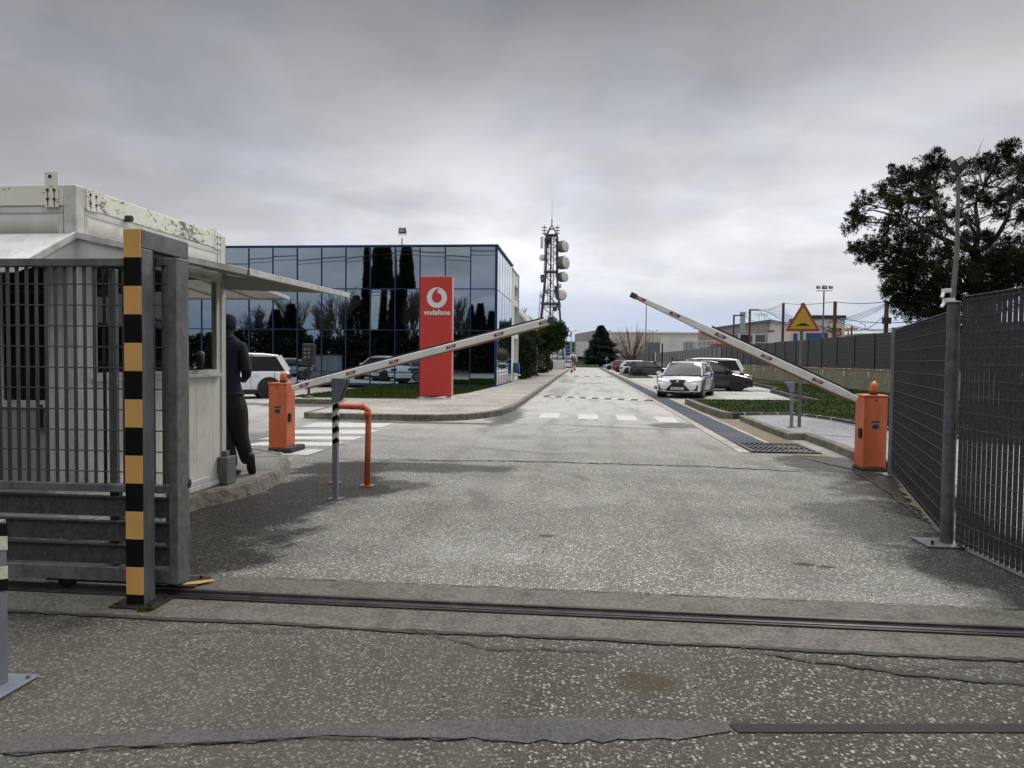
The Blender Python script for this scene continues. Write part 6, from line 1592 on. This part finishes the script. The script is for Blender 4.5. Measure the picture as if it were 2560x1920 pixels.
# blue glass building and trucks far left of the warehouse
a, b_ = at(1412, 890, 260), at(1436, 853, 260)
r = empty('office_block', (a.x, 260, 0), 'small far office block with blue glass left of the warehouse', 'building')
g = MB(); g.box(a.x-12, b_.x, 260, 280, 0, b_.z); g.build('wall', M['bldgwhite'], r)
for px0, px1, py0, py1 in ((1414,1426,855,873),(1430,1436,856,880),(1414,1426,875,888)):
    p0, p1 = at(px0, py1, 260), at(px1, py0, 260); g = MB(); g.box(p0.x, p1.x, 259.8, 260, p0.z, p1.z); wi = g.build('window', M['bluelit'] if py0 == 855 else M['tealcap'], r)
    g = MB(); g.box(p0.x, p1.x, 259.7, 259.8, (p0.z+p1.z)/2-.1, (p0.z+p1.z)/2+.1); g.build('transom', M['bldggrey'], wi)
tk = None
for px, lab in ((1432, 'leftmost of the three white vans behind the low wall'), (1447, 'middle one of the three white vans behind the low wall'), (1463, 'rightmost of the three white vans, next to the dark spruce')):
    Y = 232; q = at(px, 893, Y)
    r = empty('white_van', (q.x, Y, 0), lab, 'van', 'vans behind the low wall')
    g = MB(); g.box(q.x-.95, q.x+.95, Y, Y+5.2, .8, 3.1); g.add([(q.x-.95,Y-1.2,.8),(q.x+.95,Y-1.2,.8),(q.x+.95,Y,.8),(q.x-.95,Y,.8),(q.x-.9,Y-1.1,1.7),(q.x+.9,Y-1.1,1.7),(q.x+.9,Y,3.0),(q.x-.9,Y,3.0)], [(0,3,2,1),(4,5,6,7),(0,1,5,4),(1,2,6,5),(3,0,4,7)])
    g.build('body', M['carwhite'], r, bevel=.05)
    g = MB(); g.add([(q.x-.75,Y-1.0,1.9),(q.x+.75,Y-1.0,1.9),(q.x+.75,Y-.25,2.75),(q.x-.75,Y-.25,2.75)], [(0,1,2,3)]); g.build('windscreen', M['carglass'], r)
    for s_ in (-.8, .8):
        g = MB(); g.cyl((q.x+s_-.1, Y-.3, .45), (q.x+s_+.1, Y-.3, .45), .42, n=12); g.build('wheel', M['tyre'], r)
# lamps
def street_lamp(px, py, Y, lab, double=True, w=.09):
    q = at(px, py, Y); r = empty('street_lamp', (q.x, Y, 0), lab, 'street lamp', 'street lamps far off')
    g = MB(); g.cyl((q.x, Y, 0), (q.x, Y, q.z), w, w*.7, n=6); 
    k = Y/FPX
    for s_ in ((-1, 1) if double else (-1,)): g.cyl((q.x, Y, q.z-.1), (q.x+s_*10*k, Y, q.z+1.5*k), w*.5, n=5)
    g.build('pole', M['galv_light'], r)
    for s_ in ((-1, 1) if double else (-1,)):
        g = MB(); g.box(q.x+s_*8*k, q.x+s_*13*k, Y-.2, Y+.2, q.z+1*k, q.z+2.6*k); g.build('lamp_head', M['greypost'], r)
street_lamp(1429, 828, 200, 'double armed street lamp left of the warehouse')
street_lamp(1632, 828, 190, 'double armed street lamp in front of the cream warehouse wall')
street_lamp(1747, 823, 170, 'single armed street lamp just below the right boom', False)
street_lamp(2163, 810, 150, 'thin far street lamp right of the yellow canopy', False)
street_lamp(2276, 795, 120, 'street lamp half hidden by the lowest branches of the big conifer', False)
a, b_ = at(1616, 745, 150), at(1614, 890, 150)
g = MB(); g.cyl((b_.x, 150, 1), (a.x, 150, a.z), .13, .08, n=8); g.box(b_.x-.3, b_.x+.3, 149.7, 150.3, 1, 1.3)
tag(g.build('tall_mast', M['galv'], org=(b_.x, 150, 1)), 'very tall thin grey mast passing behind the right boom', 'mast')
q = at(1656, 859, 62); g = MB(); g.box(q.x-.05, q.x+.05, 61.95, 62.05, 0, q.z); g.box(q.x-.12, q.x+.12, 61.88, 62.12, 0, .05)
tag(g.build('black_post', M['blackp'], org=(q.x, 62, 0)), 'plain black square post behind the green hatchback', 'post')
for px, py, lab in ((1639, 880, 'short white pole with a lamp on the far fence'), (1684, 868, 'second short pole on the far fence, under the boom')):
    Y = 118; q = at(px, py, Y); r = empty('camera_pole', (q.x, Y, 0), lab, 'pole', 'short poles on the fence')
    g = MB(); g.cyl((q.x, Y, 1), (q.x, Y, q.z), .07, n=6); g.build('pole', M['white'], r); g = MB(); g.box(q.x-.25, q.x+.1, Y-.2, Y+.1, q.z-2.2, q.z-1.6); g.build('camera_box', M['black'], r)

# shed with a gable, container, mural building, yellow canopy
Y = 112; p = [at(x_, y_, Y) for x_, y_ in ((1795,834),(1924.5,802),(1976,811),(1976,850),(1924.5,850),(1795,850))]
sh_ = empty('gabled_shed', (p[1].x, Y, 1.1), 'pale industrial shed with a dark edged gable roof and a white front', 'building')
g = MB(); g.add([(p[0].x, Y+16, 1), (p[1].x, Y, 1), (p[1].x, Y, p[1].z), (p[0].x, Y+16, p[0].z+1.2)], [(0,1,2,3)]); g.add([(p[0].x, Y+18, 1), (p[1].x, Y+6, 1), (p[1].x, Y+6, p[1].z), (p[0].x, Y+18, p[0].z+1.2)], [(3,2,1,0)]); g.build('grey_wall', M['ware1'], sh_)
g = MB(); g.slab([(p[1].x, Y, 1), (p[2].x+4, Y, 1), (p[2].x+4, Y, p[2].z-.6), (p[2].x, Y, p[2].z), (p[1].x, Y, p[1].z)], (0,1,0), 6); g.build('front_wall', M['white'], sh_)
g = MB(); g.obox((p[0].x, Y+16, p[0].z+1.25), (p[1].x, Y-.1, p[1].z+.1), .5, .16); g.obox((p[1].x, Y-.1, p[1].z+.1), (p[2].x+4, Y-.1, p[2].z-.5), .5, .16); g.build('roof_edge', M['greypost'], sh_)
a, b_ = at(1915, 809, Y), at(1925, 806, Y); g = MB(); g.box(a.x, b_.x, Y-.3, Y-.1, a.z-.1, b_.z); g.box(at(1940,0,Y).x, at(1955,0,Y).x, Y-.1, Y, at(0,812,Y).z-.3, at(0,812,Y).z-.1); g.build('awning_lamp', M['recess'], sh_)
Y = 92
a, b_ = at(1848, 833, Y), at(1876, 852, Y); g = MB(); g.box(a.x, b_.x, Y, Y+3, 1.1, a.z); tag(g.build('dark_container', M['black'], org=(a.x, Y, 1.1), bevel=.03), 'black container behind the dark fence, left of the gabled shed', 'container')
a, b_ = at(1896, 836, Y), at(1922, 856, Y); g = MB(); g.box(a.x, b_.x, Y+2, Y+5, 1.1, a.z); tag(g.build('dark_container', M['recess'], org=(a.x, Y, 1.1), bevel=.03), 'grey container with barred windows in front of the gabled shed', 'container')
a, b_ = at(1790, 846, 100), at(1880, 872, 100); g = MB(); g.box(a.x, b_.x, 100, 106, 1.1, a.z-.7); tag(g.build('brick_shed', M['brick'], org=(a.x, 100, 1.1)), 'low reddish brown shed behind the fence under the boom', 'building')
g = MB(); a, b_ = at(1735, 853, 104), at(1808, 851, 104)
g.obox(a, b_, .1, .12); g.obox(a-Vector((0,0,.75)), b_-Vector((0,0,.75)), .1, .12)
for k in range(8): q = a.lerp(b_, k/7); g.obox(q, q-Vector((0,0,.75)), .08, .08)
g.cyl((a.x+.3, 104, 1), (a.x+.3, 104, a.z), .12, n=6); g.cyl((a.x+1.3, 104, 1), (a.x+.5, 104, a.z-.6), .1, n=6)
tag(g.build('roof_truss', M['white'], org=tuple(a)), 'white ladder like steel truss beside the brown shed', 'truss')
wf_ = empty('white_fence', (at(1840, 840, 86).x, 86, 1.1), 'white post and rail fence with netting behind the dark fence', 'fence')
for px in (1848, 1885, 1923, 1990): q = at(px, 834, 86); g = MB(); g.box(q.x-.12, q.x+.12, 85.9, 86.1, 1.1, q.z); g.build('post', M['white'], wf_)
g = MB(); a, b_ = at(1835, 836, 86), at(2000, 834, 86); g.obox(a, b_, .06, .07); g.obox(a-Vector((0,0,1.0)), b_-Vector((0,0,1.0)), .06, .07); g.build('rail', M['white'], wf_)
Y = 74; a, b_ = at(2026, 788, Y), at(2111, 850, Y)
mb_ = empty('mural_building', (a.x, Y, 1.1), 'cream flat roofed building with thin dark branch drawings on its wall', 'building')
g = MB(); g.box(a.x, b_.x, Y, Y+7, 1.1, a.z-.35); g.build('wall', M['ware2'], mb_)
g = MB(); g.box(a.x-.1, b_.x+.1, Y-.1, Y+7.1, a.z-.35, a.z); g.build('parapet', M['kerbdark'], mb_)
g = MB(); rnd = random.Random(15)
for k in range(9):
    x0 = rnd.uniform(a.x+.2, b_.x-1.4); z0 = rnd.uniform(2.6, a.z-.8); pts = [(x0, Y-.03, z0)]
    for j in range(7): pts.append((pts[-1][0]+rnd.uniform(.08, .26), Y-.03, pts[-1][2]+rnd.uniform(-.22, .22)))
    g.tube(pts, .022, 4)
g.build('branch_drawing', M['blackp'], mb_)
for px0, px1, py0, py1, mt_, lab in ((1985,1994,833,852,'bluelit','narrow blue board beside the sign post'), (2017,2070,832,852,'bluelit','blue sports wall panel under the mural building')):
    a, b_ = at(px0, py0, 70), at(px1, py1, 70); g = MB(); g.box(a.x, b_.x, 70, 70.3, 1.1, a.z)
    tag(g.build('blue_panel', M[mt_], org=(a.x, 70, 1.1), bevel=.01), lab, 'panel')
mt_g = mk('green_letter', (.05, .32, .08), .6); mt_y = mk('canopy_yellow', (.65, .42, .05), .6)
for ch, px, mt_, lab in (('E', 2088, mt_g, 'green painted letter on the low wall of the mural building'), ('S', 2099, M['sgnred'], 'red painted letter next to the green one')):
    q = at(px, 831, 73.8); vs, fs = text_faces(ch, 1.1, .03); g = MB(); g.add([(q.x+v.x, 73.8, q.z+v.y) for v in vs], fs)
    o_ = g.build('painted_letter', mt_, mb_)
Y = 80; a, b_ = at(2112, 819, Y), at(2144, 825, Y)
r = empty('yellow_canopy', (a.x, Y, 1.1), 'yellow flat canopy right of the mural building', 'canopy')
g = MB(); g.box(a.x, b_.x, Y, Y+4, b_.z, a.z); g.build('canopy_roof', mt_y, r); g = MB(); q = at(2129, 815, Y); g.box(q.x-.08, q.x+.08, Y-.1, Y, 1.1, q.z); g.box(b_.x-1, b_.x-.9, Y, Y+.1, 1.1, b_.z); g.build('post', M['post_red'], r)
a, b_ = at(2145, 822, 130), at(2260, 850, 130); g = MB(); g.box(a.x, b_.x, 130, 150, 1.1, a.z-.8); g.add([(a.x, 130, a.z-.8), (b_.x, 130, a.z-.8), (b_.x, 140, a.z+.2), (a.x+2, 140, a.z+.2)], [(0,1,2,3)])
tag(g.build('far_hall', M['bldggrey'], org=(a.x, 130, 1.1)), 'grey far hall roof between the yellow canopy and the big conifer', 'building')
# chimney and TV aerials
q = at(1857, 785, 100); g = MB(); g.cyl((q.x, 100, 1.1), (q.x, 100, q.z), .35, n=10); g.cyl((q.x, 100, q.z), (q.x, 100, q.z+.25), .42, n=10)
tag(g.build('chimney_pipe', M['bldggrey'], org=(q.x, 100, 1.1)), 'pale vertical flue pipe beside the gabled shed', 'chimney')
for px, lab in ((1897, 'comb shaped television aerial on the shed roof, left one'), (1911, 'television aerial on the shed roof, right one')):
    q = at(px, 787, 110); g = MB(); g.cyl((q.x, 110, 4), (q.x, 110, q.z+.1), .03, n=4); g.obox((q.x-.6, 110, q.z), (q.x+.6, 110, q.z), .04, .04)
    for k in range(4): g.obox((q.x-.5+k*.3, 110, q.z-.3), (q.x-.5+k*.3, 110, q.z+.3), .03, .03)
    tag(g.build('tv_aerial', M['galv'], org=(q.x, 110, 4)), lab, 'aerial', 'television aerials')
# net poles
PX = [(1835, 787, 85), (1875, 773, 77), (1958.6, 757.6, 64), (2088, 754, 51), (2217, 754, 42)]
labs = ['leftmost red brown net pole with a short arm at its top', 'second red brown net pole with a short arm, behind the boom', 'plain red brown net pole left of the triangular warning sign', 'plain red brown net pole in front of the mural building', 'red brown net pole with a dark box lamp beside the big conifer']
tops = []
for k, ((px, py, Y), lab) in enumerate(zip(PX, labs)):
    q = at(px, py, Y); r = empty('net_pole', (q.x, Y, 1.1), lab, 'pole', 'red brown net poles'); tops.append(q)
    g = MB(); g.box(q.x-.09, q.x+.09, Y-.09, Y+.09, 1.1, q.z); g.build('pole', M['post_red'], r)
    if k < 2: g = MB(); g.box(q.x, q.x+22*Y/FPX, Y-.07, Y+.07, q.z-.14, q.z); g.build('arm', M['rail'], r)
    if k == 4: g = MB(); g.box(q.x-.28, q.x+.16, Y-.3, Y-.1, q.z-1.25, q.z-.9); g.build('box_lamp', M['black'], r)
def rope(g, a, b_, sag, r=.02, n=14):
    g.tube([Vector(a).lerp(Vector(b_), i/n)-Vector((0,0,sag*4*(i/n)*(1-i/n))) for i in range(n+1)], r, 4)
nt = empty('sagging_net', tuple(tops[3]), 'torn blue netting sagging from ropes between the red brown poles', 'net')
g = MB(); rope(g, tops[1]+Vector((.9,0,-.1)), tops[2], .25); rope(g, tops[2], tops[3], .15); rope(g, tops[3], tops[4], .12); rope(g, tops[0]+Vector((1,0,-.2)), tops[1], .3); g.build('ropes', M['wire'], nt)
def netpatch(g, A, B, C_, D, nu, nv, r=.009):
    g = MB()
    A, B, C_, D = map(Vector, (A, B, C_, D))
    def P_(u, v): q = A.lerp(B, u).lerp(D.lerp(C_, u), v); return q-Vector((0,0,.35*4*u*(1-u)*v))
    for i in range(nu+1): g.tube([P_(i/nu, j/6) for j in range(7)], r, 3)
    for j in range(nv+1): g.tube([P_(i/10, j/nv) for i in range(11)], r, 3)
    g.build('netting', M['net'], nt)
T1, T2, T3, T4 = tops[1]+Vector((.9,0,-.1)), tops[2], tops[3], tops[4]
netpatch(g, T1, T2-Vector((0,0,.2)), at(1985,800,62), at(1930,783,68), 12, 6)
netpatch(g, T2-Vector((0,0,.8)), at(1990,797,60), at(2000,806,60), T2-Vector((0,0,1.4)), 8, 5)
netpatch(g, at(2110,797,50), T4-Vector((0,0,.1)), T4-Vector((.2,0,.35)), at(2090,800,51), 16, 4)
for a, b_, s_ in ((at(1862,790,80), at(1915,803,70), .3), (T1, at(1990,806,60), .5), (at(2095,798,50), T4-Vector((0,0,.6)), .9), (at(2100,800,50), at(2290,806,38), .5), (at(2100,795,50), at(2300,802,38), .2), (at(2100,806,50), at(2290,815,38), .4)): g = MB(); rope(g, a, b_, s_, .022); g.build('fallen_rope', M['net'], nt)
# three headed flood mast
q = at(2060, 727, 60); fm_ = empty('flood_mast', (q.x, 60, 1.1), 'slim mast with three flood lamps on a crossbar behind the dark fence', 'flood light')
g = MB(); g.cyl((q.x, 60, 1.1), (q.x, 60, q.z), .075, .06, n=8); g.obox((q.x-.6, 60, q.z), (q.x+.62, 60, q.z), .07, .05); g.build('mast', M['galv_light'], fm_)
for dx_, s_ in ((-.45, .85), (.05, 1.1), (.52, .85)):
    g = MB(); g.obox((q.x+dx_-.17*s_, 60, q.z+.28), (q.x+dx_+.17*s_, 60, q.z+.28), .2, .28*s_, (0,-.2,1)); h_ = g.build('lamp_housing', M['black'], fm_, bevel=.02)
    g = MB(); g.obox((q.x+dx_-.13*s_, 59.88, q.z+.27), (q.x+dx_+.13*s_, 59.88, q.z+.27), .01, .2*s_, (0,-.2,1)); g.build('lens', M['lens'], h_)

# small things down the road
def cone(x_, y_, h, lab):
    r = empty('traffic_cone', (x_, y_, 0), lab, 'traffic cone', 'traffic cones at the kerb')
    g = MB(); g.lathe((x_, y_, .03), [(.17,0),(.14,h*.2),(.03,h)], 12); c_ = g.build('cone_body', M['sgnred'], r)
    g = MB(); g.lathe((x_, y_, .03+h*.45), [(.11,0),(.08,h*.2)], 12); g.build('white_band', M['logo'], c_)
    g = MB(); g.box(x_-.2, x_+.2, y_-.2, y_+.2, 0, .035); g.build('base', M['sgnred'], r)
cone(-1.35, 84, .7, 'squat orange red cone at the kerb, nearer of the two'); cone(-1.2, 99, .95, 'taller thin orange red cone at the kerb behind the squat one')
q = at(1517, 889, 125); r = empty('triangle_sign', (q.x, 125, 0), 'small grey backed triangular sign on a pole at the far grass', 'road sign')
g = MB(); g.cyl((q.x, 125, 0), (q.x, 125, q.z-.2), .04, n=6); g.build('pole', M['galv'], r)
g = MB(); g.slab([(q.x-.42, 125, q.z-.75), (q.x+.42, 125, q.z-.75), (q.x, 125, q.z)], (0,1,0), .02); g.build('sign_plate', M['galv_light'], r)
sc = empty('scooter', (-3.75, 81.5, .16), 'black scooter with a tall dark cover parked on the pavement by the porch', 'scooter')
g = MB(); g.lathe((-3.75, 81.5, .3), [(.22,0),(.34,.25),(.36,.7),(.30,1.05),(.16,1.3),(.05,1.36)], 12); g.build('cover', M['black'], sc)
g = MB(); g.cyl((-3.8, 81.5, .42), (-3.7, 81.5, .42), .26, n=14); g.build('wheel', M['tyre'], sc)
g = MB(); g.box(-3.80, -3.70, 81.1, 81.16, .72, .78); g.box(-3.8, -3.7, 81.1, 81.16, .55, .60); g.build('tail_light', M['tail'], sc)

# ------------------------------------------------------------------ grass blades near the edges of the lawns
rnd = random.Random(55); g = MB()
def tuft(x_, y_, z_, h):
    a = rnd.uniform(0, 2*pi); w_ = .012; l = rnd.uniform(.3, 1)*h
    g.add([(x_-w_*cos(a), y_-w_*sin(a), z_), (x_+w_*cos(a), y_+w_*sin(a), z_), (x_+rnd.uniform(-.5, .5)*l, y_+rnd.uniform(-.5, .5)*l, z_+l)], [(0,1,2)])
def inpoly(x_, y_, P_):
    c_ = False; j = len(P_)-1
    for i in range(len(P_)):
        if (P_[i][1] > y_) != (P_[j][1] > y_) and x_ < (P_[j][0]-P_[i][0])*(y_-P_[i][1])/(P_[j][1]-P_[i][1])+P_[i][0]: c_ = not c_
        j = i
    return c_
n = 0; gin = offset_poly(ccw(gr), .16)
while n < 26000:
    y_ = 12+rnd.random()**1.4*34; x_ = rnd.uniform(3.8, 13.9)
    if inpoly(x_, y_, gin): tuft(x_, y_, .155, .10); n += 1
n = 0; lp = [(-10.0,23.6),(-7.5,23.5),(-5.6,23.7),(-5.2,24.8),(-4.6,28),(-4.35,34.8),(-10.0,34.8)]
while n < 12000:
    x_, y_ = rnd.uniform(-10, -4.3), 23.5+rnd.random()*11
    if inpoly(x_, y_, lp): tuft(x_, y_, .165, .10); n += 1
o = g.build('grass', M['blade'], org=(8, 25, .15)); tag(o, 'short green grass of the lawns', 'grass', kind='stuff')

# loose grit near the camera
g = MB(); rnd = random.Random(88)
for _ in range(260):
    x_, y_ = rnd.uniform(-2.8, 3.2), rnd.uniform(2.0, 9); s_ = rnd.uniform(.003, .008); a = rnd.random()*6
    if 4.22 < y_ < 4.42: continue
    g.obox((x_, y_, s_*.5+.002), (x_+s_*1.6*cos(a), y_+s_*1.6*sin(a), s_*.5+.002), s_, s_*.8)
tag(g.build('grit', M['pave_grey'], org=(0, 4, 0)), 'loose grit and pebbles scattered on the asphalt', 'grit', kind='stuff')
